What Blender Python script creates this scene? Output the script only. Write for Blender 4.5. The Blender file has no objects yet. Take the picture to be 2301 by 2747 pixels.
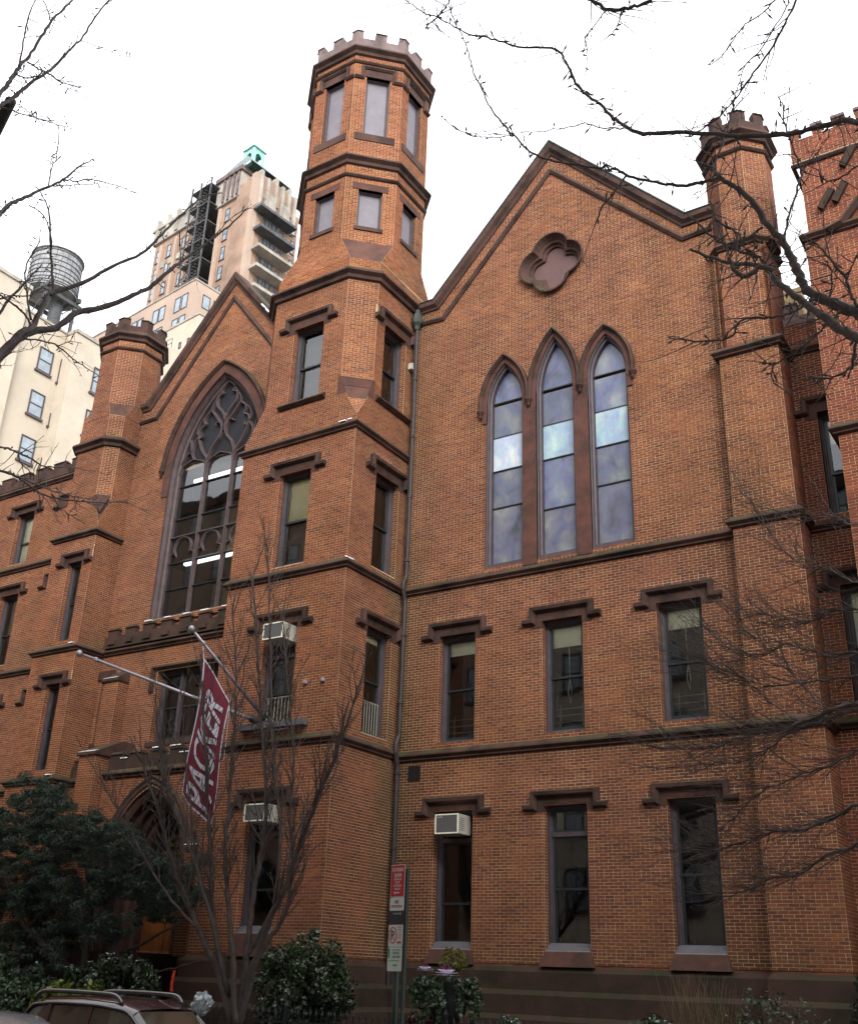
import bpy, bmesh, math, random
import numpy as np
from mathutils import Vector, Matrix, noise
from mathutils.geometry import tessellate_polygon
random.seed(7)
S = bpy.context.scene
COL = S.collection
PI = math.pi

# ------------------------------------------------------------------ camera
CAM = Vector((0.0, -22.2, 1.6))
YAW, PITCH, ROLL, FPX = math.radians(-33.409), math.radians(23.797), math.radians(2.088), 2830.75
_f = Vector((math.sin(YAW)*math.cos(PITCH), math.cos(YAW)*math.cos(PITCH), math.sin(PITCH)))
_r0 = Vector((math.cos(YAW), -math.sin(YAW), 0)); _u0 = _r0.cross(_f)
_r = _r0*math.cos(ROLL) + _u0*math.sin(ROLL)
_u = _u0*math.cos(ROLL) - _r0*math.sin(ROLL)
cd = bpy.data.cameras.new('camera'); cam = bpy.data.objects.new('camera', cd); COL.objects.link(cam)
cam.matrix_world = Matrix(((_r.x, _u.x, -_f.x, CAM.x), (_r.y, _u.y, -_f.y, CAM.y), (_r.z, _u.z, -_f.z, CAM.z), (0, 0, 0, 1)))
cd.sensor_fit = 'VERTICAL'; cd.sensor_height = 36.0; cd.lens = 36.0*FPX/2747.0
cd.clip_end = 3000; cd.clip_start = 0.1
S.camera = cam
S.render.resolution_x = 857; S.render.resolution_y = 1024

# ------------------------------------------------------------------ world, sun, exposure
SUN_EL, SUN_AZ = math.radians(30), math.radians(140)     # azimuth clockwise from +Y (building normal is -Y)
w = bpy.data.worlds.new('World'); S.world = w; w.use_nodes = True
nt = w.node_tree; nt.nodes.clear()
sky = nt.nodes.new('ShaderNodeTexSky'); sky.sky_type = 'NISHITA'; sky.sun_disc = False
sky.sun_elevation = SUN_EL; sky.sun_rotation = SUN_AZ; sky.dust_density = 4.0; sky.air_density = 1.0; sky.ozone_density = 1.0
hs = nt.nodes.new('ShaderNodeHueSaturation'); hs.inputs['Saturation'].default_value = 0.18; hs.inputs['Value'].default_value = 1.0
mixc = nt.nodes.new('ShaderNodeMix'); mixc.data_type = 'RGBA'; mixc.inputs[0].default_value = 0.6
bg = nt.nodes.new('ShaderNodeBackground'); bg.inputs['Strength'].default_value = 0.15
wo = nt.nodes.new('ShaderNodeOutputWorld')
nt.links.new(sky.outputs[0], hs.inputs['Color'])
nt.links.new(hs.outputs[0], mixc.inputs[6]); mixc.inputs[7].default_value = (9.0, 9.2, 9.6, 1)   # even cloud layer
nt.links.new(mixc.outputs[2], bg.inputs[0]); nt.links.new(bg.outputs[0], wo.inputs[0])
sd = bpy.data.lights.new('sun', 'SUN'); sun = bpy.data.objects.new('sun', sd); COL.objects.link(sun)
sd.energy = 1.0; sd.angle = math.radians(20); sd.color = (1.0, 0.95, 0.88)
_sd = Vector((math.sin(SUN_AZ)*math.cos(SUN_EL), math.cos(SUN_AZ)*math.cos(SUN_EL), math.sin(SUN_EL)))
sun.rotation_euler = _sd.to_track_quat('Z', 'Y').to_euler()
S.view_settings.view_transform = 'Standard'; S.view_settings.look = 'None'
S.view_settings.exposure = 1.12; S.view_settings.gamma = 1.0; S.view_settings.use_curve_mapping = False

def ray(px, py):
    """direction through a point of the 1759x2100 overview of the photograph"""
    k = 2301/1759.0
    x = (px*k-1150.5)/FPX; y = -(py*k-1373.5)/FPX
    return _r*x + _u*y + _f
def at(px, py, Y):
    d = ray(px, py); t = (Y-CAM.y)/d.y
    return CAM + d*t
def atD(px, py, D):
    return CAM + ray(px, py)*D

# ------------------------------------------------------------------ object helpers
def mesh_obj(name, verts, faces, mat=None, parent=None, kind=None, smooth=False, mats=None, midx=None):
    me = bpy.data.meshes.new(name)
    me.from_pydata([tuple(v) for v in verts], [], faces); me.update()
    if mats:
        for m in mats: me.materials.append(m)
        if midx: me.polygons.foreach_set('material_index', midx)
    elif mat: me.materials.append(mat)
    if smooth: me.polygons.foreach_set('use_smooth', [True]*len(faces))
    o = bpy.data.objects.new(name, me); COL.objects.link(o)
    if parent: o.parent = parent
    if kind: o['kind'] = kind
    return o
def thing(name, label, cat, loc=(0, 0, 0), rz=0, group=None):
    o = bpy.data.objects.new(name, None); COL.objects.link(o)
    o.location = loc; o.rotation_euler = (0, 0, rz); o['label'] = label; o['category'] = cat
    o.empty_display_size = 0.3
    if group: o['group'] = group
    return o
def tag(o, label, cat, group=None):
    o['label'] = label; o['category'] = cat
    if group: o['group'] = group
    return o
def copy_tree(o, parent=None):
    c = o.copy(); COL.objects.link(c)
    if parent: c.parent = parent
    for ch in list(o.children): copy_tree(ch, c)
    return c

class MB:
    def __init__(s): s.v = []; s.f = []
    def add(s, verts, faces):
        n = len(s.v); s.v += [Vector(v) for v in verts]; s.f += [[i+n for i in f] for f in faces]
    def quad(s, a, b, c, d): s.add([a, b, c, d], [[0, 1, 2, 3]])
    def box(s, x0, x1, y0, y1, z0, z1):
        s.add([(x0,y0,z0),(x1,y0,z0),(x1,y1,z0),(x0,y1,z0),(x0,y0,z1),(x1,y0,z1),(x1,y1,z1),(x0,y1,z1)],
              [[0,3,2,1],[4,5,6,7],[0,1,5,4],[1,2,6,5],[2,3,7,6],[3,0,4,7]])
    def obox(s, F, u0, u1, v0, v1, d0, d1):
        """box in a wall frame; d outward from the wall"""
        P = F.P
        s.add([P(u0,v0,d0),P(u1,v0,d0),P(u1,v0,d1),P(u0,v0,d1),P(u0,v1,d0),P(u1,v1,d0),P(u1,v1,d1),P(u0,v1,d1)],
              [[0,3,2,1],[4,5,6,7],[0,1,5,4],[1,2,6,5],[2,3,7,6],[3,0,4,7]])
    def tube(s, pts, rad, n=6, cap=True):
        pts = [Vector(p) for p in pts]
        if not hasattr(rad, '__len__'): rad = [rad]*len(pts)
        base = len(s.v); up = Vector((0.13, 0.21, 0.97))
        prev = None
        for i, p in enumerate(pts):
            t = (pts[min(i+1, len(pts)-1)] - pts[max(i-1, 0)])
            if t.length < 1e-9: t = Vector((0, 0, 1))
            t.normalize()
            if prev is None:
                a = t.cross(up)
                if a.length < 0.05: a = t.cross(Vector((1, 0, 0)))
            else:
                a = prev - t*prev.dot(t)
                if a.length < 1e-6: a = t.cross(up)
            a.normalize(); prev = a; b = t.cross(a)
            for k in range(n):
                an = 2*PI*k/n
                s.v.append(p + (a*math.cos(an) + b*math.sin(an))*rad[i])
        for i in range(len(pts)-1):
            for k in range(n):
                k2 = (k+1) % n
                s.f.append([base+i*n+k, base+i*n+k2, base+(i+1)*n+k2, base+(i+1)*n+k])
        if cap:
            s.f.append([base+k for k in range(n)][::-1]); s.f.append([base+(len(pts)-1)*n+k for k in range(n)])
    def sweep(s, O, A, B, C, path, prof, closed=False, cap=True, sign=1):
        """path in plane (A,B); profile points (p,q): p along the left normal (times sign), q along C"""
        n = len(path); pts = [Vector((p[0], p[1])) for p in path]
        base = len(s.v); m = len(prof)
        for i in range(n):
            if closed: a, b = pts[i]-pts[i-1], pts[(i+1) % n]-pts[i]
            else:
                a = pts[i]-pts[i-1] if i > 0 else pts[1]-pts[0]
                b = pts[i+1]-pts[i] if i < n-1 else pts[-1]-pts[-2]
            a.normalize(); b.normalize()
            na = Vector((-a.y, a.x)); nb = Vector((-b.y, b.x))
            nn = na+nb
            if nn.length < 1e-6: nn = na
            nn.normalize(); k = 1.0/max(nn.dot(na), 0.35)
            for (p, q) in prof:
                s.v.append(O + A*(pts[i].x+nn.x*p*k*sign) + B*(pts[i].y+nn.y*p*k*sign) + C*q)
        rng = n if closed else n-1
        for i in range(rng):
            j = (i+1) % n
            for k in range(m):
                k2 = (k+1) % m
                s.f.append([base+i*m+k, base+j*m+k, base+j*m+k2, base+i*m+k2])
        if cap and not closed:
            s.f.append([base+k for k in range(m)]); s.f.append([base+(n-1)*m+k for k in range(m)][::-1])
    def lathe(s, c, prof, n=16, cap=True):
        base = len(s.v); c = Vector(c)
        for (r, zz) in prof:
            for k in range(n): s.v.append(c+Vector((r*math.cos(2*PI*k/n), r*math.sin(2*PI*k/n), zz)))
        for i in range(len(prof)-1):
            for k in range(n):
                k2 = (k+1) % n
                s.f.append([base+i*n+k, base+i*n+k2, base+(i+1)*n+k2, base+(i+1)*n+k])
        if cap:
            s.f.append([base+k for k in range(n)][::-1]); s.f.append([base+(len(prof)-1)*n+k for k in range(n)])
    def poly(s, loops, fn):
        """filled polygon with holes; loops of 2-D points, fn maps (a,b) to a 3-D point"""
        tl = [[Vector((p[0], p[1], 0)) for p in L] for L in loops]
        fl = [p for L in loops for p in L]
        tris = tessellate_polygon(tl)
        s.add([fn(p[0], p[1]) for p in fl], [list(t) for t in tris])
    def build(s, name, mat, parent=None, kind=None, smooth=False):
        return mesh_obj(name, s.v, s.f, mat, parent, kind, smooth)

class Frame:
    def __init__(s, O, U, N, V=(0, 0, 1)):
        s.O = Vector(O); s.U = Vector(U).normalized(); s.N = Vector(N).normalized(); s.V = Vector(V).normalized()
    def P(s, u, v, d=0.0): return s.O + s.U*u + s.V*v + s.N*d

# ------------------------------------------------------------------ materials
def mat_new(name):
    m = bpy.data.materials.new(name); m.use_nodes = True
    nt = m.node_tree; b = nt.nodes['Principled BSDF']
    return m, nt, b
def N_(nt, t, **kw):
    n = nt.nodes.new(t)
    for k, v in kw.items():
        if k.startswith('i_'): n.inputs[int(k[2:])].default_value = v
        else: setattr(n, k, v)
    return n
def ramp(nt, stops):
    r = nt.nodes.new('ShaderNodeValToRGB'); e = r.color_ramp.elements
    e[0].position = stops[0][0]; e[0].color = (*stops[0][1], 1)
    e[1].position = stops[-1][0]; e[1].color = (*stops[-1][1], 1)
    for p, c in stops[1:-1]:
        k = e.new(p); k.color = (*c, 1)
    return r
def simple(name, col, rough=0.6, scale=3.0, var=0.25, bump=0.15, bscale=None, metal=0.0, spec=0.4, detail=6, coat=0.0):
    m, nt, b = mat_new(name)
    tc = N_(nt, 'ShaderNodeTexCoord')
    n1 = N_(nt, 'ShaderNodeTexNoise'); n1.inputs['Scale'].default_value = scale; n1.inputs['Detail'].default_value = detail; n1.inputs['Roughness'].default_value = 0.65
    nt.links.new(tc.outputs['Object'], n1.inputs['Vector'])
    a = tuple(max(c*(1-var), 0) for c in col); c2 = tuple(min(c*(1+var), 1) for c in col)
    r = ramp(nt, [(0.3, a), (0.7, c2)]); nt.links.new(n1.outputs[0], r.inputs[0]); nt.links.new(r.outputs[0], b.inputs['Base Color'])
    b.inputs['Roughness'].default_value = rough; b.inputs['Metallic'].default_value = metal
    b.inputs['Specular IOR Level'].default_value = spec
    if coat: b.inputs['Coat Weight'].default_value = coat
    if bump:
        n2 = N_(nt, 'ShaderNodeTexNoise'); n2.inputs['Scale'].default_value = bscale or scale*8; n2.inputs['Detail'].default_value = 4
        nt.links.new(tc.outputs['Object'], n2.inputs['Vector'])
        bp = N_(nt, 'ShaderNodeBump'); bp.inputs['Strength'].default_value = bump; bp.inputs['Distance'].default_value = 0.02
        nt.links.new(n2.outputs[0], bp.inputs['Height']); nt.links.new(bp.outputs[0], b.inputs['Normal'])
    return m

def stained(name, base, dark, moss, moss_amt=0.5, scale=1.3):
    """weathered stone: large tonal patches, soot blotches, moss on the weathered upper slopes"""
    m, nt, b = mat_new(name); L = nt.links
    tc = N_(nt, 'ShaderNodeTexCoord'); ge = N_(nt, 'ShaderNodeNewGeometry')
    n1 = N_(nt, 'ShaderNodeTexNoise'); n1.inputs['Scale'].default_value = scale; n1.inputs['Detail'].default_value = 8; n1.inputs['Roughness'].default_value = 0.7
    L.new(tc.outputs['Object'], n1.inputs['Vector'])
    r1 = ramp(nt, [(0.35, dark), (0.55, base), (0.75, tuple(min(1, c*1.35) for c in base))]); L.new(n1.outputs[0], r1.inputs[0])
    n2 = N_(nt, 'ShaderNodeTexNoise'); n2.inputs['Scale'].default_value = 2.7; n2.inputs['Detail'].default_value = 7
    L.new(tc.outputs['Object'], n2.inputs['Vector'])
    sx = N_(nt, 'ShaderNodeSeparateXYZ'); L.new(ge.outputs['True Normal'], sx.inputs[0])
    mr = N_(nt, 'ShaderNodeMapRange'); mr.inputs[1].default_value = 0.15; mr.inputs[2].default_value = 0.6; L.new(sx.outputs[2], mr.inputs[0])
    r2 = ramp(nt, [(0.40, (0, 0, 0)), (0.60, (1, 1, 1))]); L.new(n2.outputs[0], r2.inputs[0])
    mu = N_(nt, 'ShaderNodeMath', operation='MULTIPLY'); L.new(mr.outputs[0], mu.inputs[0]); L.new(r2.outputs[0], mu.inputs[1])
    mu2 = N_(nt, 'ShaderNodeMath', operation='MULTIPLY'); L.new(mu.outputs[0], mu2.inputs[0]); mu2.inputs[1].default_value = moss_amt
    mx = N_(nt, 'ShaderNodeMix', data_type='RGBA'); L.new(mu2.outputs[0], mx.inputs[0]); L.new(r1.outputs[0], mx.inputs[6]); mx.inputs[7].default_value = (*moss, 1)
    L.new(mx.outputs[2], b.inputs['Base Color']); b.inputs['Roughness'].default_value = 0.85; b.inputs['Specular IOR Level'].default_value = 0.25
    n3 = N_(nt, 'ShaderNodeTexNoise'); n3.inputs['Scale'].default_value = 28; n3.inputs['Detail'].default_value = 5; L.new(tc.outputs['Object'], n3.inputs['Vector'])
    bp = N_(nt, 'ShaderNodeBump'); bp.inputs['Strength'].default_value = 0.35; bp.inputs['Distance'].default_value = 0.01
    L.new(n3.outputs[0], bp.inputs['Height']); L.new(bp.outputs[0], b.inputs['Normal'])
    return m

def brick_mat(name, from_object):
    m, nt, b = mat_new(name); L = nt.links
    tc = N_(nt, 'ShaderNodeTexCoord')
    if from_object: src = N_(nt, 'ShaderNodeObjectInfo').outputs['Color']
    else: src = N_(nt, 'ShaderNodeAttribute', attribute_name='bcol').outputs['Color']
    ge = N_(nt, 'ShaderNodeNewGeometry')
    n1 = N_(nt, 'ShaderNodeTexNoise'); n1.inputs['Scale'].default_value = 22; n1.inputs['Detail'].default_value = 5
    L.new(ge.outputs['Position'], n1.inputs['Vector'])
    mr = N_(nt, 'ShaderNodeMapRange'); mr.inputs[3].default_value = 0.72; mr.inputs[4].default_value = 1.28; L.new(n1.outputs[0], mr.inputs[0])
    vm = N_(nt, 'ShaderNodeVectorMath', operation='SCALE'); L.new(src, vm.inputs[0]); L.new(mr.outputs[0], vm.inputs['Scale'])
    L.new(vm.outputs[0], b.inputs['Base Color']); b.inputs['Roughness'].default_value = 0.88; b.inputs['Specular IOR Level'].default_value = 0.25
    n3 = N_(nt, 'ShaderNodeTexNoise'); n3.inputs['Scale'].default_value = 60; L.new(ge.outputs['Position'], n3.inputs['Vector'])
    bp = N_(nt, 'ShaderNodeBump'); bp.inputs['Strength'].default_value = 0.3; bp.inputs['Distance'].default_value = 0.006
    L.new(n3.outputs[0], bp.inputs['Height']); L.new(bp.outputs[0], b.inputs['Normal'])
    return m

M = {}
M['brick'] = brick_mat('weathered_brick', False)
M['brick1'] = brick_mat('single_brick', True)
M['mortar'] = simple('lime_mortar', (0.47, 0.35, 0.20), 0.95, 0.9, 0.3, 0.3, 40)
M['mortar_pale'] = simple('pale_repointing', (0.52, 0.40, 0.25), 0.95, 1.5, 0.25, 0.2, 40)
M['stone'] = stained('brownstone', (0.076, 0.041, 0.033), (0.024, 0.016, 0.013), (0.060, 0.062, 0.026), 0.8)
M['redstone'] = stained('red_brownstone', (0.105, 0.046, 0.036), (0.045, 0.027, 0.022), (0.07, 0.07, 0.03), 0.3)
M['base_stone'] = stained('mossy_base_stone', (0.060, 0.034, 0.026), (0.026, 0.022, 0.014), (0.030, 0.036, 0.014), 0.6, 0.9)
M['palestone'] = stained('pale_parapet_stone', (0.175, 0.130, 0.125), (0.09, 0.07, 0.065), (0.12, 0.13, 0.09), 0.4)
M['frame'] = simple('purple_brown_frame_paint', (0.068, 0.052, 0.060), 0.55, 4, 0.25, 0.1)
M['sash'] = simple('dark_green_sash_paint', (0.020, 0.027, 0.030), 0.4, 5, 0.2, 0.05)
M['tracery'] = simple('tracery_paint', (0.075, 0.052, 0.054), 0.6, 4, 0.3, 0.2)
M['slate'] = simple('grey_sill_stone', (0.105, 0.10, 0.112), 0.7, 5, 0.2, 0.2)
M['board'] = simple('grey_window_board', (0.185, 0.17, 0.195), 0.7, 3, 0.12, 0.05)
M['pinkboard'] = simple('dusty_pink_board', (0.125, 0.072, 0.070), 0.8, 2, 0.15, 0.05)
M['blackvoid'] = simple('dark_tracery_glass', (0.022, 0.022, 0.027), 0.55, 3, 0.2, 0.02, spec=0.12)
M['pipe'] = simple('lead_grey_pipe', (0.038, 0.031, 0.031), 0.6, 6, 0.35, 0.1, metal=0.1)
M['copperhead'] = simple('green_copper_hopper', (0.042, 0.052, 0.044), 0.6, 8, 0.3, 0.1)
M['copper'] = simple('verdigris_copper', (0.30, 0.58, 0.50), 0.7, 2, 0.2, 0.05)
M['slateroof'] = simple('slate_roof', (0.16, 0.20, 0.20), 0.7, 2, 0.25, 0.1)
M['snow'] = simple('thin_snow', (0.82, 0.84, 0.88), 0.6, 9, 0.06, 0.3)
M['ac'] = simple('air_conditioner_beige', (0.44, 0.42, 0.36), 0.5, 4, 0.12, 0.05)
M['acgrille'] = simple('air_conditioner_grille', (0.10, 0.10, 0.10), 0.6, 40, 0.3, 0.4, 90)
M['black_metal'] = simple('black_iron_paint', (0.012, 0.013, 0.014), 0.45, 9, 0.3, 0.1)
M['white_metal'] = simple('white_bar_paint', (0.32, 0.31, 0.25), 0.5, 9, 0.15, 0.05)
M['pole'] = simple('brushed_pole', (0.30, 0.28, 0.31), 0.35, 12, 0.15, 0.05, metal=0.5)
M['blind'] = simple('cream_blind', (0.74, 0.66, 0.42), 0.8, 3, 0.08, 0.05)
M['whiteblind'] = simple('pale_blind', (0.85, 0.86, 0.68), 0.8, 3, 0.08, 0.05)
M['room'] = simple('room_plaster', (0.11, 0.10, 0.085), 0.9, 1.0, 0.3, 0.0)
M['wood'] = simple('orange_door_wood', (0.17, 0.058, 0.016), 0.35, 3, 0.35, 0.1, coat=0.3)
M['gold'] = simple('gold_lettering', (0.55, 0.38, 0.07), 0.4, 5, 0.1, 0.0, metal=0.4)
M['asphalt'] = simple('asphalt', (0.05, 0.05, 0.052), 0.9, 6, 0.3, 0.5, 90)
M['concrete'] = simple('pavement_concrete', (0.24, 0.23, 0.215), 0.9, 2, 0.2, 0.3, 60)
M['soil'] = simple('garden_soil', (0.035, 0.027, 0.018), 1.0, 3, 0.4, 0.6, 30)
M['bark'] = simple('dark_bark', (0.050, 0.037, 0.032), 0.85, 7, 0.45, 0.5, 45)
M['barkpale'] = simple('grey_bark_bloom', (0.085, 0.070, 0.066), 0.85, 9, 0.45, 0.5, 45)  # grey bark, paled to imitate bloom around the left tree's limbs
M['lightstrip'] = None

def glass_mat(name, tint=(0.75, 0.8, 0.78), refl=0.12, rough=0.02, wav=0.13):
    m = bpy.data.materials.new(name); m.use_nodes = True; nt = m.node_tree; nt.nodes.clear(); L = nt.links
    o = nt.nodes.new('ShaderNodeOutputMaterial'); mx = nt.nodes.new('ShaderNodeMixShader')
    t = nt.nodes.new('ShaderNodeBsdfTransparent'); t.inputs[0].default_value = (*tint, 1)
    g = nt.nodes.new('ShaderNodeBsdfGlossy'); g.inputs['Roughness'].default_value = rough; g.inputs[0].default_value = (0.95, 0.97, 1, 1)
    fr = nt.nodes.new('ShaderNodeFresnel'); fr.inputs[0].default_value = 1.5
    ad = N_(nt, 'ShaderNodeMath', operation='MULTIPLY_ADD'); ad.inputs[1].default_value = 1.6; ad.inputs[2].default_value = refl; ad.use_clamp = True
    tc = nt.nodes.new('ShaderNodeNewGeometry'); nn = nt.nodes.new('ShaderNodeTexNoise'); nn.inputs['Scale'].default_value = 1.1; nn.inputs['Detail'].default_value = 1
    bp = nt.nodes.new('ShaderNodeBump'); bp.inputs['Strength'].default_value = wav; bp.inputs['Distance'].default_value = 0.02
    L.new(tc.outputs['Position'], nn.inputs['Vector']); L.new(nn.outputs[0], bp.inputs['Height']); L.new(bp.outputs[0], g.inputs['Normal'])
    L.new(fr.outputs[0], ad.inputs[0]); L.new(ad.outputs[0], mx.inputs[0]); L.new(t.outputs[0], mx.inputs[1]); L.new(g.outputs[0], mx.inputs[2]); L.new(mx.outputs[0], o.inputs[0])
    return m
M['glass'] = glass_mat('window_glass', (0.93, 0.95, 0.94), 0.015)
M['glass_far'] = simple('far_window_glass', (0.22, 0.27, 0.31), 0.10, 0.6, 0.5, 0.0, spec=1.0)

def panel_mat(name, base, seed, amt=0.5):
    """protective glazing panel over stained glass: sky reflection and glass tints painted as clouds, softly reflective"""
    m, nt, b = mat_new(name); L = nt.links
    tc = N_(nt, 'ShaderNodeTexCoord'); mp = N_(nt, 'ShaderNodeMapping'); mp.inputs['Location'].default_value = (seed*3.1, seed, seed*1.7); mp.inputs['Scale'].default_value = (1, 1, 0.7)
    L.new(tc.outputs['Object'], mp.inputs[0])
    n1 = N_(nt, 'ShaderNodeTexNoise'); n1.inputs['Scale'].default_value = 1.6; n1.inputs['Detail'].default_value = 6; n1.inputs['Distortion'].default_value = 0.6; L.new(mp.outputs[0], n1.inputs['Vector'])
    b0 = Vector(base)
    r = ramp(nt, [(0.30, tuple(b0*(1-amt))), (0.45, (b0.x*0.85, b0.y*0.85, b0.z*1.15)), (0.58, tuple(b0*1.15)), (0.74, (min(b0.x*1.5+.05, 1), min(b0.y*1.45+.05, 1), min(b0.z*1.25+.04, 1)))])
    L.new(n1.outputs[0], r.inputs[0])
    n2 = N_(nt, 'ShaderNodeTexNoise'); n2.inputs['Scale'].default_value = 9; n2.inputs['Detail'].default_value = 5; L.new(mp.outputs[0], n2.inputs['Vector'])
    mx = N_(nt, 'ShaderNodeMix', data_type='RGBA', blend_type='OVERLAY'); mx.inputs[0].default_value = 0.35; L.new(r.outputs[0], mx.inputs[6]); L.new(n2.outputs[1], mx.inputs[7])
    L.new(mx.outputs[2], b.inputs['Base Color']); b.inputs['Roughness'].default_value = 0.3; b.inputs['Specular IOR Level'].default_value = 0.45
    return m
M['panel_a'] = panel_mat('panel_blue_grey', (0.140, 0.160, 0.210), 1.0)
M['panel_b'] = panel_mat('panel_slate_grey', (0.115, 0.128, 0.155), 4.0)
M['panel_c'] = panel_mat('panel_pale_aqua', (0.30, 0.41, 0.43), 7.0, 0.2)
M['panel_d'] = panel_mat('panel_cloud_reflection', (0.135, 0.142, 0.165), 11.0, 0.55)
M['panel_e'] = panel_mat('panel_white', (0.45, 0.52, 0.53), 2.0, 0.15)
M['panels_blue'] = M['panel_a']

# ------------------------------------------------------------------ brickwork: every brick is a small raised block
PITCH_Z, PITCH_L, JOINT = 0.0667, 0.2127, 0.0115
class Brickwork:
    def __init__(s): s.rec = []          # centre, U, V, N, half-length, half-height, colour
BW_NOW = None
def brick_colour(p, rnd, tone):
    n = noise.noise(p*0.33) ; n2 = noise.noise(p*1.1+Vector((7, 3, 1))); n3 = noise.noise(Vector((p.x*0.22, p.y*0.22, p.z*0.06))+Vector((3, 9, 4)))
    a = rnd.random(); k = rnd.random()
    base = Vector((0.195, 0.065, 0.038))
    if a < 0.18: base = Vector((0.140, 0.048, 0.035))            # burnt
    elif a < 0.17: base = Vector((0.125, 0.046, 0.036))          # dark headers
    elif a < 0.30: base = Vector((0.240, 0.086, 0.042))          # orange
    o = max(0.0, min(1.0, 0.5+1.3*n))
    base = base.lerp(Vector((base.x*1.20, base.y*1.22, base.z*0.90)), o*0.6)
    base = base*(0.95+0.26*n2)*(0.93+0.14*k)
    soot = max(0.0, n3-0.05)*0.9
    base = base*(1-0.6*min(1, soot)); n4 = noise.noise(Vector((p.x*1.6, p.y*1.6, p.z*.22))); base = base*(1-.22*max(0, n4))
    st = 0.0; gr = 0.0
    j = noise.noise(p*1.7)*.5+.5
    if abs(p.x+15.25) < .9 and p.y > -.9 and p.z > 2: gr = max(gr, (1-abs(p.x+15.25)/.9)*(.25+.75*j)*(1 if p.z < 12 else .6))
    if p.z < 3.0: gr = max(gr, (3.0-p.z)/1.1*.55*j)
    if abs(p.x+10.8) < .30 and 18.3 < p.z < 19.5 and p.y > -.1: st = .45*(1-abs(p.x+10.8)/.30)
    if p.x < -26 and -.9 < p.y+0 and 11.0 < p.z < 12.2: gr = max(gr, .9*(12.2-p.z)/1.2*j)
    if -27.4 < p.x < -26.0 and 17.0 < p.z < 20.2: st = max(st, .5*j)
    if -6.6 < p.x < -6.2 and p.z > 11: st = max(st, .5*j)
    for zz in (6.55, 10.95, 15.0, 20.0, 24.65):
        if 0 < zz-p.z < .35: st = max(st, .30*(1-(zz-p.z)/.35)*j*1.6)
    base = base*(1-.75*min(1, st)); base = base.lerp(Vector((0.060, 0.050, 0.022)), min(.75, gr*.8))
    return (base.x*tone[0], base.y*tone[1], base.z*tone[2])

def clip_intervals(loops, v):
    xs = []
    for L in loops:
        n = len(L)
        for i in range(n):
            (a0, b0), (a1, b1) = L[i], L[(i+1) % n]
            if (b0 <= v < b1) or (b1 <= v < b0): xs.append(a0 + (a1-a0)*(v-b0)/(b1-b0))
    xs.sort()
    return [(xs[i], xs[i+1]) for i in range(0, len(xs)-1, 2)]

def brick_face(F, loops, parent, bw, tone=(1, 1, 1), mortar=True, shift=0.0, name='wall', proud=0.005, seed=0):
    """mortar bed with openings + bricks laid in common bond with a header course every eighth"""
    rnd = random.Random(seed*7919+len(bw.rec))
    vs = [p[1] for p in loops[0]]; k0 = int(math.floor(min(vs)/PITCH_Z)); k1 = int(math.ceil(max(vs)/PITCH_Z))
    for k in range(k0, k1+1):
        vc = (k+0.5)*PITCH_Z
        head = (k % 8 == 0)
        pit = PITCH_L/2 if head else PITCH_L
        off = shift + (0 if k % 2 else pit/2) + (PITCH_L/4 if head else 0)
        for (a, b) in clip_intervals(loops, vc):
            if b-a < 0.03: continue
            g = off + math.floor((a-off)/pit)*pit
            cuts = [a]; x = g+pit
            while x < b:
                if x-a > 0.045 and b-x > 0.045: cuts.append(x+rnd.uniform(-.004, .004))
                x += pit
            cuts.append(b)
            for i in range(len(cuts)-1):
                l, r = cuts[i]+JOINT/2, cuts[i+1]-JOINT/2
                if r-l < 0.02: continue
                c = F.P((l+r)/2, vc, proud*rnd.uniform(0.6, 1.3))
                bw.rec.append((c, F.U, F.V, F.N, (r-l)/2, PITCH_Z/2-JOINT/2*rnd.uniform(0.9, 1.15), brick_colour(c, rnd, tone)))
    if mortar:
        m = MB(); m.poly(loops, lambda a, b: F.P(a, b, 0)); return m.build(name, M['mortar'], parent)

def quad_face(p, parent, bw, **kw):
    """brick face on a planar polygon given by 3-D points, first edge horizontal"""
    p = [Vector(q) for q in p]
    U = (p[1]-p[0]).normalized()
    e = p[2]-p[0]; N = U.cross(e).normalized(); V = N.cross(U).normalized()
    O = p[0] - V*(p[0].z/max(V.z, .2))
    F = Frame(O, U, N, V)
    brick_face(F, [[((q-O).dot(U), (q-O).dot(V)) for q in p]], parent, bw, **kw)
    return F

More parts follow.
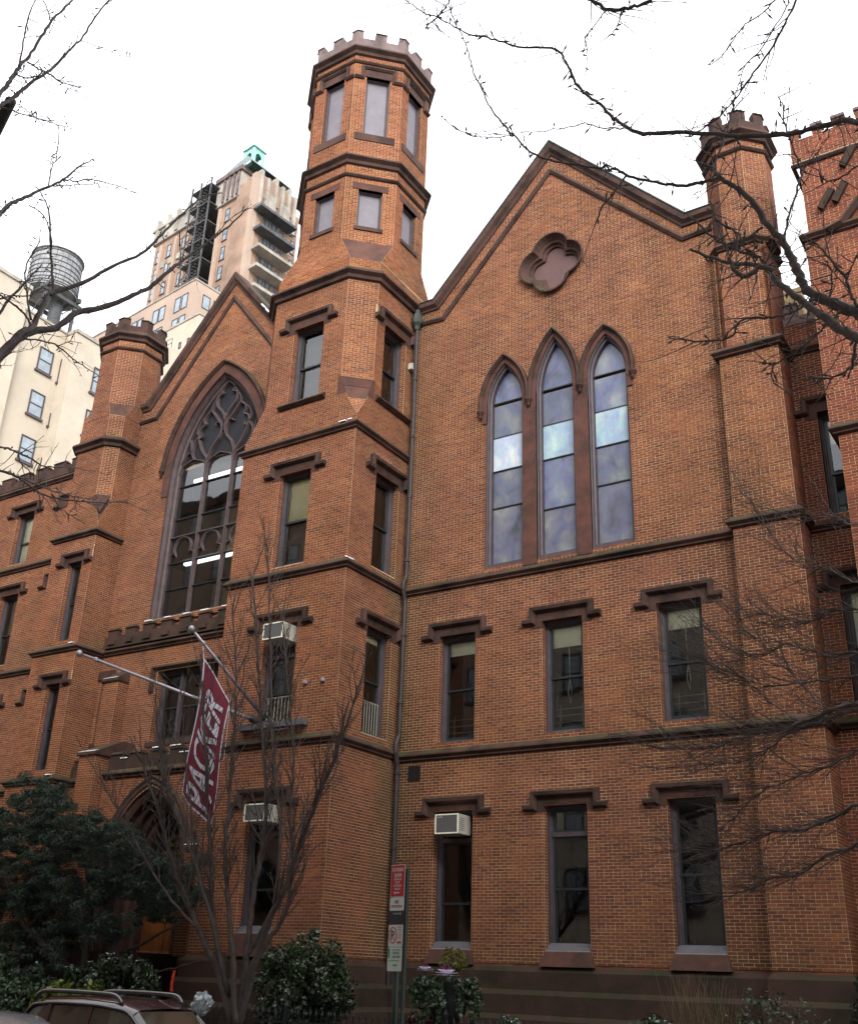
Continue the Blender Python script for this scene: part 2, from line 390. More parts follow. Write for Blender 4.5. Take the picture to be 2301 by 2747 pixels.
def finish_bricks(bw, parent, single=300):
    rec = bw.rec
    def vis(r):
        d = CAM-r[0]; return d.dot(r[3]) > 0
    # how large a brick shows: area over squared distance, inside the frame
    def score(r):
        d = CAM-r[0]; L = d.length
        if d.dot(r[3]) <= 0: return 0
        q = r[0]-CAM; z = q.dot(_f)
        if z <= 0: return 0
        x = q.dot(_r)/z*FPX; y = q.dot(_u)/z*FPX
        if abs(x) > 1140 or abs(y) > 1360: return 0
        if r[4] < 0.07: return 0
        return r[4]*r[5]*d.dot(r[3])/L**3
    if single:
        order = sorted(range(len(rec)), key=lambda i: -score(rec[i]))[:single]
        shared = {}
        for i in order:
            c, U, V, Nn, hl, hh, col = rec[i]
            key = round(hl*2, 2)
            if key not in shared:
                me = bpy.data.meshes.new('brick'); h = key/2; z = PITCH_Z/2-JOINT/2
                vv = [(-h,-z,-.03),(h,-z,-.03),(h,z,-.03),(-h,z,-.03),(-h,-z,0),(h,-z,0),(h,z,0),(-h,z,0)]
                me.from_pydata(vv, [], [[4,5,6,7],[0,1,5,4],[1,2,6,5],[2,3,7,6],[3,0,4,7],[0,3,2,1]]); me.materials.append(M['brick1']); shared[key] = me
            o = bpy.data.objects.new('brick', shared[key]); COL.objects.link(o); o.parent = parent
            R = Matrix((U, V, Nn)).transposed().to_4x4(); R.translation = c; o.matrix_world = R
            o.color = (*col, 1)
        s = set(order); rec = [r for i, r in enumerate(rec) if i not in s]
    n = len(rec)
    C = np.array([r[0][:] for r in rec]); U = np.array([r[1][:] for r in rec]); V = np.array([r[2][:] for r in rec]); Nn = np.array([r[3][:] for r in rec])
    hl = np.array([r[4] for r in rec])[:, None]; hh = np.array([r[5] for r in rec])[:, None]; col = np.array([r[6] for r in rec])
    P = np.zeros((n, 8, 3)); i = 0
    for dz in (-0.012, 0.0):
        for (a, b) in ((-1, -1), (1, -1), (1, 1), (-1, 1)):
            P[:, i, :] = C + U*hl*a + V*hh*b + Nn*dz; i += 1
    q = np.array([[4,5,6,7],[0,1,5,4],[1,2,6,5],[2,3,7,6],[3,0,4,7]])
    Fc = (q[None, :, :] + (np.arange(n)*8)[:, None, None]).reshape(-1)
    me = bpy.data.meshes.new('brickwork')
    me.vertices.add(n*8); me.vertices.foreach_set('co', P.reshape(-1))
    me.loops.add(len(Fc)); me.loops.foreach_set('vertex_index', Fc)
    me.polygons.add(n*5); me.polygons.foreach_set('loop_start', np.arange(n*5)*4); me.polygons.foreach_set('loop_total', np.full(n*5, 4))
    me.polygons.foreach_set('use_smooth', np.zeros(n*5, dtype=bool)); me.update(calc_edges=True)
    at_ = me.color_attributes.new('bcol', 'FLOAT_COLOR', 'POINT')
    cc = np.ones((n, 8, 4)); cc[:, :, :3] = col[:, None, :]
    at_.data.foreach_set('color', cc.reshape(-1))
    me.materials.append(M['brick'])
    o = bpy.data.objects.new('brickwork', me); COL.objects.link(o); o.parent = parent; o['kind'] = 'stuff'
    return n

# ------------------------------------------------------------------ curves for arches
def arch(c, a, zs, h, n=14, z0=None):
    """pointed arch from left to right: half-width a, springing zs, rise h"""
    R = (a*a+h*h)/(2*a); pts = []
    if z0 is not None: pts.append((c-a, z0))
    an = math.atan2(h, R-a)
    for i in range(n+1):
        t = an*i/n; pts.append((c-a + R - R*math.cos(t), zs + R*math.sin(t)))
    mirror = [(2*c-p[0], p[1]) for p in pts[:-1]][::-1]
    return pts+mirror
def quatre(cx, cz, r, d, n=10):
    """outline of four lobes of radius r set d from the centre"""
    t = 0.4
    while t < PI and r*math.sin(t) < d+r*math.cos(t): t += 0.002
    pts = []
    for k in range(4):
        ca = k*PI/2
        for j in range(n):
            tt = -t+2*t*j/n; x = d+r*math.cos(tt); y = r*math.sin(tt)
            pts.append((cx+x*math.cos(ca)-y*math.sin(ca), cz+x*math.sin(ca)+y*math.cos(ca)))
    return pts
def catmull(pts, n=6, closed=False):
    P = [Vector(p) for p in pts]; out = []; m = len(P)
    for i in range(m if closed else m-1):
        g = lambda k: P[k % m] if closed else P[max(0, min(m-1, k))]
        p0, p1, p2, p3 = g(i-1), g(i), g(i+1), g(i+2)
        for j in range(n):
            t = j/n
            out.append(0.5*((2*p1)+(p2-p0)*t+(2*p0-5*p1+4*p2-p3)*t*t+(3*p1-p0-3*p2+p3)*t**3))
    if not closed: out.append(P[-1])
    return out

# ------------------------------------------------------------------ building details
X_, Y_, Z_ = Vector((1, 0, 0)), Vector((0, 1, 0)), Vector((0, 0, 1))
STRING = [(0, .11), (.035, .10), (.125, .005), (.135, -.035), (.06, -.10), (.065, -.13), (0, -.165)]
CORNICE = [(0, .16), (.06, .14), (.20, .01), (.21, -.06), (.10, -.14), (.08, -.24), (0, -.28)]
ROUNDM = [(0, .06), (.07, .03), (.09, -.02), (.05, -.07), (0, -.09)]
def string_course(path, z, parent, prof=STRING, mat='stone', sign=-1, name='string_course', closed=False):
    """horizontal moulding along plan path; sign -1 puts it right of the direction of travel"""
    m = MB(); pr = [(p, q) for p, q in prof]
    m.sweep(Vector((0, 0, z)), X_, Y_, Z_, path, pr, closed=closed, sign=sign)
    return m.build(name, M[mat], parent)

def hood_rect(F, cu, top, parent, w=1.66, foot=0.20, drop=0.43, mat='stone', name='hood_mould'):
    h = w/2-0.07; t = top-0.07; zb = top-drop+0.06
    path = [(cu-h-foot-.07, zb), (cu-h, zb), (cu-h, t), (cu+h, t), (cu+h, zb), (cu+h+foot+.07, zb)]
    m = MB(); prof = [(-.07, 0.0), (-.075, .05), (-.03, .13), (.045, .145), (.075, .10), (.075, 0.0)]
    m.sweep(F.O, F.U, F.V, F.N, path, prof)
    r_ = random.Random(int(cu*100+top*10)); g = MB()
    if r_.random() < .75:
        k = 0
        for dz in range(r_.randint(3, 6)):
            a = r_.uniform(-.1, .35)*(1+dz*.25); b = r_.uniform(-.1, .35)*(1+dz*.25); z = math.floor((top+.02)/PITCH_Z)*PITCH_Z+dz*PITCH_Z
            g.quad(F.P(cu-w/2-.08+a, z, .0015), F.P(cu+w/2+.08-b, z, .0015), F.P(cu+w/2+.08-b, z+PITCH_Z, .0015), F.P(cu-w/2-.08+a, z+PITCH_Z, .0015))
        for sg in (-1, 1):
            e = cu+sg*(w/2+.02); g.quad(F.P(e, top-.38, .0015), F.P(e+sg*.17, top-.38, .0015), F.P(e+sg*.17, top, .0015), F.P(e, top, .0015))
        g.build('repointing', M['mortar_pale'], parent)
    return m.build(name, M[mat], parent)

def make_window(F, cu, z0, z1, w, parent, bw, hood=None, split=0.5, sill='string', blind=None, blindmat='blind', bars=None,
                transom=None, depth=0.20, ac=False, tone=(1,1,1), board=None, lintel=True, muntin=False, room=True, framew=0.11, head_stone='stone', cord=False):
    """sash window set back in a brick reveal. returns the window part"""
    l, r = cu-w/2, cu+w/2
    f = MB()
    P = F.P
    # outer frame: two stepped mouldings
    rect = [(l, z0), (r, z0), (r, z1), (l, z1)]
    f.sweep(F.O-F.N*depth, F.U, F.V, F.N, rect, [(0, 0.02), (0.035, 0.02), (0.04, -0.02), (framew*.7, -0.03), (framew*.75, -0.06), (framew, -0.065), (framew, -0.14), (0, -0.14)], closed=True)
    win = f.build('window', M['frame'], parent)
    il, ir, iz0, iz1 = l+framew, r-framew, z0+framew*0.7, z1-framew*0.9
    # brick jambs and stone soffit
    d = depth
    for uu, sg in ((l, 1), (r, -1)):
        Fj = Frame(F.P(uu, 0, 0), -F.N, F.U*sg, F.V)
        brick_face(Fj, [[(0, z0), (d, z0), (d, z1), (0, z1)]], win, bw, tone=tone, name='jamb')
    hs_ = MB(); hs_.quad(P(l, z1, 0), P(r, z1, 0), P(r, z1, -d), P(l, z1, -d))
    if lintel:
        fl = 0.17      # splayed stone head and shoulders inside the label
        hs_.sweep(F.O, F.U, F.V, F.N, [(l-.02, z1-.16), (l-.02, z1+.03), (r+.02, z1+.03), (r+.02, z1-.16)], [(-.03, -.05), (-.03, .012), (fl+.07, .022), (fl+.07, 0)])
    hs_.build('lintel', M[head_stone], win)
    if hood is not None: hood_rect(F, cu, hood, win, w=w+0.60)
    if sill == 'string':
        s = MB(); b = z0-0.20
        s.add([P(l-.02, z0+.02, -d), P(r+.02, z0+.02, -d), P(r+.06, b, .03), P(l-.06, b, .03), P(l-.02, b-.05, -d), P(r+.02, b-.05, -d)], [[0,1,2,3],[0,3,4],[1,5,2]])
        s.build('sill', M['redstone'], win)
        s = MB(); s.obox(F, l+.03, r-.03, z0-.01, z0+.05, -d-.02, -d+.06); s.build('sill_board', M['slate'], win)
    elif sill == 'ledge':
        s = MB(); s.sweep(F.O+F.V*(z0-.06), F.U, F.N, F.V, [(l-.27, 0), (r+.27, 0)], [(-.2, .10), (.03, .09), (.13, .01), (.14, -.03), (.05, -.10), (0, -.12), (-.2, -.12)])
        s.build('sill', M['stone'], win)
    elif sill == 'base':
        s = MB(); b = 1.90
        s.add([P(l-.0, z0+.16, -d), P(r+.0, z0+.16, -d), P(r-.0, z0-.02, .014), P(l+.0, z0-.02, .014)], [[0,1,2,3]])
        s.build('sill', M['slate'], win)
        s = MB()
        s.add([P(l-.0, z0-.02, .013), P(r, z0-.02, .013), P(r+.10, b, .12), P(l-.10, b, .12), P(l-.0, z0-.06, -.1), P(r, z0-.06, -.1), P(l-.10, b, 0), P(r+.10, b, 0), P(r+.0,z0+.1,-.02), P(l, z0+.1, -.02)],
              [[0,1,2,3],[0,3,6,9],[1,8,7,2]])
        s.build('apron', M['redstone'], win)
    elif sill == 'flat':
        s = MB(); s.obox(F, l-.06, r+.06, z0-.13, z0, -d, .05); s.build('sill', M['stone'], win)
    if board:
        b = MB(); b.obox(F, il-.01, ir+.01, iz0-.01, iz1+.01, -depth-.12, -depth-.07); b.build('board', M[board], win); return win
    top = iz1
    if transom:
        t = MB(); t.obox(F, il-.01, ir+.01, transom-.05, transom+.05, -depth-.13, -depth-.02); t.build('transom_bar', M['frame'], win)
        if not ac:
            g = MB(); g.obox(F, il+.04, ir-.04, transom+.09, iz1-.04, -depth-.105, -depth-.10); g.build('pane', M['glass'], win)
            g = MB(); g.sweep(F.O-F.N*(depth+.06), F.U, F.V, F.N, [(il, transom+.05), (ir, transom+.05), (ir, iz1), (il, iz1)], [(0, 0), (.045, 0), (.045, -.05), (0, -.05)], closed=True); g.build('upper_light', M['sash'], win)
        top = transom-.05
    mid = iz0+(top-iz0)*split
    for nm, a, b_, dd in (('upper_sash', mid-.03, top, .06), ('lower_sash', iz0, mid+.03, .10)):
        sw = .05 if nm == 'upper_sash' else .055
        g = MB(); g.sweep(F.O-F.N*(depth+dd), F.U, F.V, F.N, [(il, a), (ir, a), (ir, b_), (il, b_)], [(0, 0), (sw, 0), (sw, -.04), (0, -.04)], closed=True)
        if nm == 'lower_sash': g.obox(F, il, ir, a, a+.11, -depth-dd-.04, -depth-dd+.001)
        if muntin: g.obox(F, (il+ir)/2-.015, (il+ir)/2+.015, a+.03, b_-.03, -depth-dd-.035, -depth-dd-.004)
        sh = g.build(nm, M['sash'], win)
        q = MB(); q.quad(P(il+.03, a+.03, -depth-dd-.025), P(ir-.03, a+.03, -depth-dd-.025), P(ir-.03, b_-.03, -depth-dd-.025), P(il+.03, b_-.03, -depth-dd-.025)); q.build('pane', M['glass'], win)
    if blind:
        zb = top-(top-iz0)*blind
        q = MB(); q.obox(F, il+.02, ir-.02, zb, top, -depth-.155, -depth-.145)
        q.obox(F, il+.02, ir-.02, zb-.03, zb, -depth-.17, -depth-.145); q.build('blind', M[blindmat], win)
    if cord:
        q = MB(); q.tube([P(cu, top, -depth-.17), P(cu+.01, mid, -depth-.17), P(cu+.05, mid-.35, -depth-.17), P(cu+.02, mid-.62, -depth-.17), P(cu-.04, mid-.35, -depth-.17), P(cu+.01, mid, -depth-.17)], .008, 5); q.build('blind_cord', M['whiteblind'], win)
    if bars == 'rail':
        q = MB()
        for zz in (.14, .30, .46): q.tube([P(il, iz0+.1+zz, -depth-.2), P(ir, iz0+.1+zz, -depth-.2)], .012, 5)
        for uu in (il+.18, ir-.10): q.tube([P(uu, iz0+.1, -depth-.17), P(uu, iz0+.65, -depth-.17)], .013, 5)
        q.build('guard_rail', M['white_metal'], win)
    elif bars == 'upright':
        for i in range(8):
            uu = il+(ir-il)*(i+.5)/8
            q = MB(); q.tube([P(uu, iz0+.02, -depth-.02), P(uu, iz0+.80, -depth-.02)], .011, 5); q.build('guard_bar', M['white_metal'], win)
        q = MB(); q.tube([P(il, iz0+.80, -depth-.02), P(ir, iz0+.80, -depth-.02)], .012, 5); q.build('guard_rail', M['white_metal'], win)
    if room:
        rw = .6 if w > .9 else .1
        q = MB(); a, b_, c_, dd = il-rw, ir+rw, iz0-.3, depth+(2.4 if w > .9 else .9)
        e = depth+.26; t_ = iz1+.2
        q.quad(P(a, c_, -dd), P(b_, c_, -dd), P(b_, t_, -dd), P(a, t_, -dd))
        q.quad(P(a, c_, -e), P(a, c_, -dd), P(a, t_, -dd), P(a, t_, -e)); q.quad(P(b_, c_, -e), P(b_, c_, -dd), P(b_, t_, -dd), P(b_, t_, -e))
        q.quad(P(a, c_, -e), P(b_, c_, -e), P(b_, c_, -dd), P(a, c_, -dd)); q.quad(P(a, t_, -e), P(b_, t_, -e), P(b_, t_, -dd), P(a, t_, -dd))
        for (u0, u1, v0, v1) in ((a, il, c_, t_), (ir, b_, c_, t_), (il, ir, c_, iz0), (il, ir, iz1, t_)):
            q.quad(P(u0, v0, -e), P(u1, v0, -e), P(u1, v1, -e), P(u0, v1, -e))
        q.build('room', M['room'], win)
    return win

def merlons(path, z, parent, mat='stone', L=0.42, gap=0.40, h=0.30, base=0.42, th=0.22, out=0.05, sign=-1, closed=False, ends=True, base_name='parapet', start=0.0):
    """crenellated parapet: base band, then each merlon with its cap a piece of its own"""
    m = MB(); m.sweep(Vector((0, 0, z)), X_, Y_, Z_, path, [(out, 0), (out, base), (out-th, base), (out-th, 0)], closed=closed, sign=sign); m.build(base_name, M[mat], parent)
    n = len(path); rng = n if closed else n-1
    for i in range(rng):
        a = Vector((*path[i], 0)); b = Vector((*path[(i+1) % n], 0)); d = b-a; T = d.length; d.normalize(); nn = Vector((-d.y, d.x, 0))*sign
        x = start
        while x+L <= T+0.02:
            q = MB(); F = Frame(a+Z_*(z+base), d, nn)
            q.obox(F, x, x+L, 0, h-.06, out-th, out)
            q.add([F.P(x-.03, h-.06, out+.04), F.P(x+L+.03, h-.06, out+.04), F.P(x+L+.03, h-.06, out-th-.04), F.P(x-.03, h-.06, out-th-.04),
                   F.P(x+.03, h+.03, out-.05), F.P(x+L-.03, h+.03, out-.05), F.P(x+L-.03, h+.03, out-th+.05), F.P(x+.03, h+.03, out-th+.05)],
                  [[0,1,5,4],[1,2,6,5],[2,3,7,6],[3,0,4,7],[4,5,6,7],[0,3,2,1]])
            q.build('merlon', M[mat], parent)
            x += L+gap

# =================================================================== GROUND
def ground():
    m = MB(); m.quad((-600, -600, -.62), (600, -600, -.62), (600, 900, -.62), (-600, 900, -.62)); m.build('ground', M['asphalt'], kind='structure')
    m = MB(); m.quad((-90, -17.0, -.60), (60, -17.0, -.60), (60, -8.6, -.60), (-90, -8.6, -.60)); m.build('road', M['asphalt'], kind='structure')
    m = MB(); m.box(-90, 60, -8.45, -4.6, -.9, -.45); m.build('pavement', M['concrete'], kind='structure')
    m = MB(); m.box(-90, 60, -8.60, -8.452, -.9, -.452); m.build('kerb', M['slate'], kind='structure')
    m = MB(); m.box(-90, 60, -27.0, -17.15, -.9, -.45); m.build('far_pavement', M['concrete'], kind='structure')
    m = MB(); m.box(-90, 60, -17.148, -17.0, -.9, -.452); m.build('far_kerb', M['slate'], kind='structure')
    m = MB(); m.box(-60, 30, -4.58, 0.5, -.9, -.25); m.build('garden_soil', M['soil'], kind='structure')
ground()

# =================================================================== THE SCHOOL
school = thing('brick_school', 'large red-brown brick Gothic school with octagonal tower, two gables and pointed windows', 'school', (0, 0, 0))
BW = Brickwork()
FW = Frame((0, 0, 0), (1, 0, 0), (0, -1, 0))
def rect(l, r, b, t): return [(l, b), (r, b), (r, t), (l, t)]

# ---- right wing with the big gable
W2C, W1C, W0C = -13.63, -10.68, -7.75
gable_path = [(-15.45, 20.13), (-14.62, 20.13), (-10.75, 24.37), (-6.90, 20.10), (-6.10, 20.10)]
LANC = [(-12.28, 17.38), (-10.77, 17.76), (-9.26, 17.36)]
holes = [rect(c-.54, c+.54, 2.22, 5.30) for c in (W2C, W1C, W0C)] + [rect(c-.54, c+.54, 6.92, 9.68) for c in (W2C, W1C, W0C)]
for c, ap in LANC:
    holes.append([(c-.55, 11.32)] + arch(c, .55, 16.2, ap-16.2, 10) + [(c+.55, 11.32)])
QC = (-10.77, 20.20)
holes.append(quatre(QC[0], QC[1], .47, .41, 8))
outer = [(-15.42, 1.88), (-6.0, 1.88)] + [(p[0], p[1]) for p in gable_path[::-1]]
outer = [(-15.42, 1.88), (-6.05, 1.88), (-6.05, 20.1), (-6.90, 20.1), (-10.75, 24.37), (-14.62, 20.13), (-15.42, 20.13)]
brick_face(FW, [outer]+holes, school, BW, tone=(0.95, 0.98, 1.0))
for i, c in enumerate((W2C, W1C, W0C)):
    make_window(FW, c, 6.92, 9.68, 1.08, school, BW, hood=10.04, sill='string', blind=(.13, .19, .17)[i], blindmat='whiteblind', bars='rail', split=.5, cord=i > 0)
make_window(FW, W2C, 2.22, 5.30, 1.08, school, BW, hood=5.60, sill='base', transom=4.62, ac=True, split=.40)
make_window(FW, W1C, 2.22, 5.30, 1.08, school, BW, hood=5.60, sill='base', transom=4.66, split=.52)
make_window(FW, W0C, 2.22, 5.30, 1.08, school, BW, hood=5.60, sill='base', split=.50)
string_course([(-15.37, 0), (-6.25, 0)], 6.68, school)
string_course([(-15.37, 0), (-6.25, 0)], 11.10, school)
# gable coping and inner moulding
m = MB(); m.sweep(FW.O, FW.U, FW.V, FW.N, gable_path, [(-.17, 0), (-.16, .05), (-.10, .07), (-.02, .16), (.12, .16), (.14, .10), (.14, -.5), (-.17, -.5)]); m.build('gable_coping', M['stone'], school)
m = MB(); m.sweep(FW.O, FW.U, FW.V, FW.N, gable_path, [(.12, .165), (.14, .19), (.175, .17), (.175, -.52), (.145, -.52), (.142, .10)]); m.build('coping_flashing', M['copperhead'], school)
m = MB(); m.sweep(FW.O, FW.U, FW.V, FW.N, [(-15.1, 19.62), (-14.38, 19.56), (-10.78, 23.56), (-6.98, 19.56), (-6.2, 19.60)], [(-.08, 0), (-.07, .05), (.0, .10), (.07, .06), (.08, 0)]); m.build('gable_moulding', M['stone'], school)
# lancets
for k, (c, ap) in enumerate(LANC):
    hp = [(c-.55, 11.32)] + arch(c, .55, 16.2, ap-16.2, 12)+[(c+.55, 11.32)]
    f = MB(); f.sweep(FW.O, FW.U, FW.V, FW.N, hp, [(0, .02), (0, -.03), (.03, -.04), (.045, -.10), (.085, -.12), (.09, -.30), (-.02, -.30)], closed=False, sign=-1)
    f.obox(FW, c-.55, c+.55, 11.30, 11.46, -.30, -.08)
    win = f.build('lancet_window', M['frame'], school); win['label'] = 'tall pointed window with panels painted with cloudy sky reflections'
    inner = arch(c, .455, 16.2, ap-.16-16.2, 12)
    zb = [11.46, (13.09 if k != 1 else 12.75), 14.18, 15.20, 16.28, 99]
    for j in range(5):
        lo, hi = zb[j], zb[j+1]
        pts = [(c-.455, lo)] + ([(c-.455, hi), (c+.455, hi)] if hi < 20 and hi <= 16.3 and j < 4 else [p for p in inner if p[1] > lo]) + [(c+.455, lo)]
        if j == 3: pts = [(c-.455, lo), (c-.455, 16.2)]+[p for p in inner if 16.2 < p[1] < hi and p[0] < c]+[p for p in inner if 16.2 < p[1] < hi and p[0] > c]+[(c+.455, 16.2), (c+.455, lo)]
        if j == 4: pts = [p for p in inner if p[1] >= hi-99 and p[1] > 16.28]
        g = MB(); g.poly([pts], lambda a, b, j=j: FW.P(a, b, -.235+(.02 if j == 2 else 0)))
        mt = ['panel_d', 'panel_b' if k != 1 else 'panel_a', 'panel_e' if k == 0 else 'panel_c', 'panel_b' if k != 2 else 'panel_a', 'panel_a'][j]
        g.build('pane', M[mt], win)
        if j:
            g = MB(); g.obox(FW, c-.455, c+.455, lo-.014, lo+.014, -.24, -.20); g.build('glazing_bar', M['sash'], win)
    # stone surround and hood
    hd = MB(); hd.sweep(FW.O, FW.U, FW.V, FW.N, [(c-.56, 15.6)]+arch(c, .56, 16.2, ap-16.2+.02, 12)+[(c+.56, 15.6)], [(-.01, -.02), (-.01, .03), (.13, .035), (.13, -.02)])
    hd.build('arch_stones', M['redstone'], win)
    hd = MB(); hd.sweep(FW.O, FW.U, FW.V, FW.N, [(c-.72, 15.98)]+arch(c, .72, 16.2, ap-16.2+.22, 12)+[(c+.72, 15.98)], [(-.06, .0), (-.055, .07), (.0, .15), (.05, .12), (.06, .0)])
    hd.build('hood_mould', M['stone'], win)
def stop(F, u, z, parent):
    s = MB(); s.lathe((0, 0, 0), [(.02, -.17), (.05, -.12), (.04, -.08), (.075, -.02), (.105, .03), (.10, .07), (.06, .09)], 10)
    s.v = [F.P(u, z, .07)+v for v in s.v]; s.build('hood_stop', M['stone'], parent)
for u in (-13.01, -11.52, -10.01, -8.53): stop(FW, u, 15.93, school)
for a, b in ((-11.73, -11.32), (-10.22, -9.81)):
    m = MB(); m.obox(FW, a, b, 11.22, 16.35, -.28, .028); m.build('mullion', M['redstone'], school)
m = MB(); m.add([FW.P(-12.85, 11.34, -.2), FW.P(-8.68, 11.34, -.2), FW.P(-8.60, 11.18, .06), FW.P(-12.95, 11.18, .06)], [[0, 1, 2, 3]]); m.build('sill', M['stone'], school)
# quatrefoil
m = MB(); m.sweep(FW.O, FW.U, FW.V, FW.N, quatre(QC[0], QC[1], .47, .41, 10), [(-.02, .02), (-.08, .06), (-.12, .14), (-.08, .15), (-.02, .04), (.04, -.04), (.10, -.06), (.13, -.14), (.18, -.16), (.20, -.26), (.0, -.26), (-.02, -.1)], closed=True, sign=1)
q = m.build('quatrefoil', M['stone'], school)
m = MB(); m.poly([quatre(QC[0], QC[1], .36, .38, 10)], lambda a, b: FW.P(a, b, -.225)); m.build('board', M['pinkboard'], q)
# small dark vent under the lower string course
m = MB(); m.obox(FW, -14.98, -14.62, 6.04, 6.42, -.02, .014); m.build('vent', M['black_metal'], school)

# ---- right buttress and its octagonal turret
FB = Frame((0, -.35, 0), (1, 0, 0), (0, -1, 0))
brick_face(FB, [rect(-6.25, -4.80, 1.88, 11.0)], school, BW)
brick_face(Frame((0, -.33, 0), (1, 0, 0), (0, -1, 0)), [rect(-6.22, -4.83, 11.2, 15.5)], school, BW, tone=(1.08, 1.12, 1.0))
for (y0, x, z0, z1) in ((-.35, -4.80, 1.88, 11.0), (-.33, -4.83, 11.2, 15.5), (-.31, -4.88, 15.6, 18.5)):
    brick_face(Frame((x, 0, 0), (0, 1, 0), (1, 0, 0)), [rect(y0, 1.2, z0, z1)], school, BW, tone=(1, 1, 1))
    brick_face(Frame((-11.03-x, 0, 0), (0, -1, 0), (-1, 0, 0)), [rect(-.0, -y0, z0, z1)], school, BW)
BP = [(-6.25, 0), (-6.25, -.35), (-4.80, -.35), (-4.80, .62)]
string_course(BP, 11.18, school); string_course(BP, 15.60, school)
string_course([(-6.25, 0), (-6.25, -.36), (-4.80, -.36), (-4.80, .62)], 6.62, school)
# chamfered stage 15.6-18.6
brick_face(Frame((0, -.31, 0), (1, 0, 0), (0, -1, 0)), [rect(-6.0, -5.10, 15.7, 18.6)], school, BW, tone=(1, 1, 1.05))
quad_face([(-5.10, -.31, 15.7), (-4.88, -.09, 15.7), (-4.88, -.09, 18.6), (-5.10, -.31, 18.6)], school, BW)
quad_face([(-6.20, -.09, 15.7), (-6.0, -.31, 15.7), (-6.0, -.31, 18.6), (-6.20, -.09, 18.6)], school, BW)
string_course([(-6.2, .3), (-6.20, -.09), (-6.0, -.31), (-5.10, -.31), (-4.88, -.09), (-4.88, 1.0)], 18.66, school)
def octagon(xc, yc, r): 
    R = r/math.cos(PI/8); return [(xc+R*math.cos(math.radians(a)), yc+R*math.sin(math.radians(a))) for a in (-157.5, -112.5, -67.5, -22.5, 22.5, 67.5, 112.5, 157.5)]
def turret(xc, yc, r, z0, z1, parent, tone=(1, 1, 1), faces=range(8)):
    o = octagon(xc, yc, r)
    for i in faces:
        a, b = o[i], o[(i+1) % 8]
        quad_face([(a[0], a[1], z0), (b[0], b[1], z0), (b[0], b[1], z1), (a[0], a[1], z1)], parent, BW, tone=tone, shift=.03*i)
    return o
ot = turret(-5.5, .45, .78, 18.75, 22.0, school, tone=(1.0, 1.02, 1.05))
string_course(octagon(-5.5, .45, .78), 21.55, school, prof=ROUNDM, closed=True)
string_course(octagon(-5.5, .45, .78), 22.08, school, prof=CORNICE, closed=True)
def ring_merlons(xc, yc, r, z, base, h, parent, mat, mid=.36, corner=.20, th=.2):
    o = octagon(xc, yc, r); m = MB()
    m.sweep(Vector((0, 0, z)), X_, Y_, Z_, o, [(0, 0), (0, base), (-th, base), (-th, 0)], closed=True, sign=-1); m.build('parapet', M[mat], parent)
    for i in range(8):
        a, b, c = Vector(o[i-1]), Vector(o[i]), Vector(o[(i+1) % 8])
        pth = [b+(a-b).normalized()*corner, b, b+(c-b).normalized()*corner]
        q = MB(); q.sweep(Vector((0, 0, z+base)), X_, Y_, Z_, pth, [(0, 0), (0, h-.07), (.04, h-.06), (0, h), (-th, h), (-th-.04, h-.06), (-th, h-.07), (-th, 0)], sign=-1); q.build('merlon', M[mat], parent)
        if mid:
            mm = (b+c)/2; t = (c-b).normalized()
            q = MB(); q.sweep(Vector((0, 0, z+base)), X_, Y_, Z_, [mm-t*mid/2, mm+t*mid/2], [(0, 0), (0, h-.07), (.04, h-.06), (0, h), (-th, h), (-th-.04, h-.06), (-th, h-.07), (-th, 0)], sign=-1); q.build('merlon', M[mat], parent)
    m = MB(); m.poly([o], lambda a, b: Vector((a, b, z+.1))); m.build('turret_roof', M['slateroof'], parent)
ring_merlons(-5.5, .45, .82, 22.2, .28, .34, school, 'stone', mid=0, corner=.22)
# pale stone corner blocks of the turret
m = MB(); a, b = Vector((*ot[0], 0)), Vector((*ot[1], 0)); m.quad(a+Z_*18.9+Vector((-.01, -.015, 0)), b+Z_*18.9+Vector((-.01, -.015, 0)), b+Z_*20.1+Vector((-.01, -.015, 0)), a+Z_*20.1+Vector((-.01, -.015, 0))); m.build('broach_stone', M['redstone'], school)

# ---- plinth
PL = [(0, 0), (0, -.05), (.10, -.16), (.10, -.52), (.20, -.62), (.20, -1.0), (.30, -1.10), (.30, -2.3), (0, -2.3)]
string_course([(-29.25, -.0), (-29.25, -1.2), (-27.1, -1.2), (-27.1, -.5), (-25.85, -.5), (-25.85, -1.5), (-24.95, -1.5), (-24.9, -1.05)], 1.95, school, prof=PL, mat='base_stone', name='plinth')
string_course([(-21.05, -1.05), (-19.33, -1.05), (-19.33, -2.58), (-15.37, -2.58), (-15.37, 0), (-6.25, 0), (-6.25, -.35), (-4.80, -.35), (-4.80, .6), (-3.7, .6)], 1.95, school, prof=PL, mat='base_stone', name='plinth')
string_course([(-40, 0), (-29.3, 0)], 1.95, school, prof=PL, mat='base_stone', name='plinth')

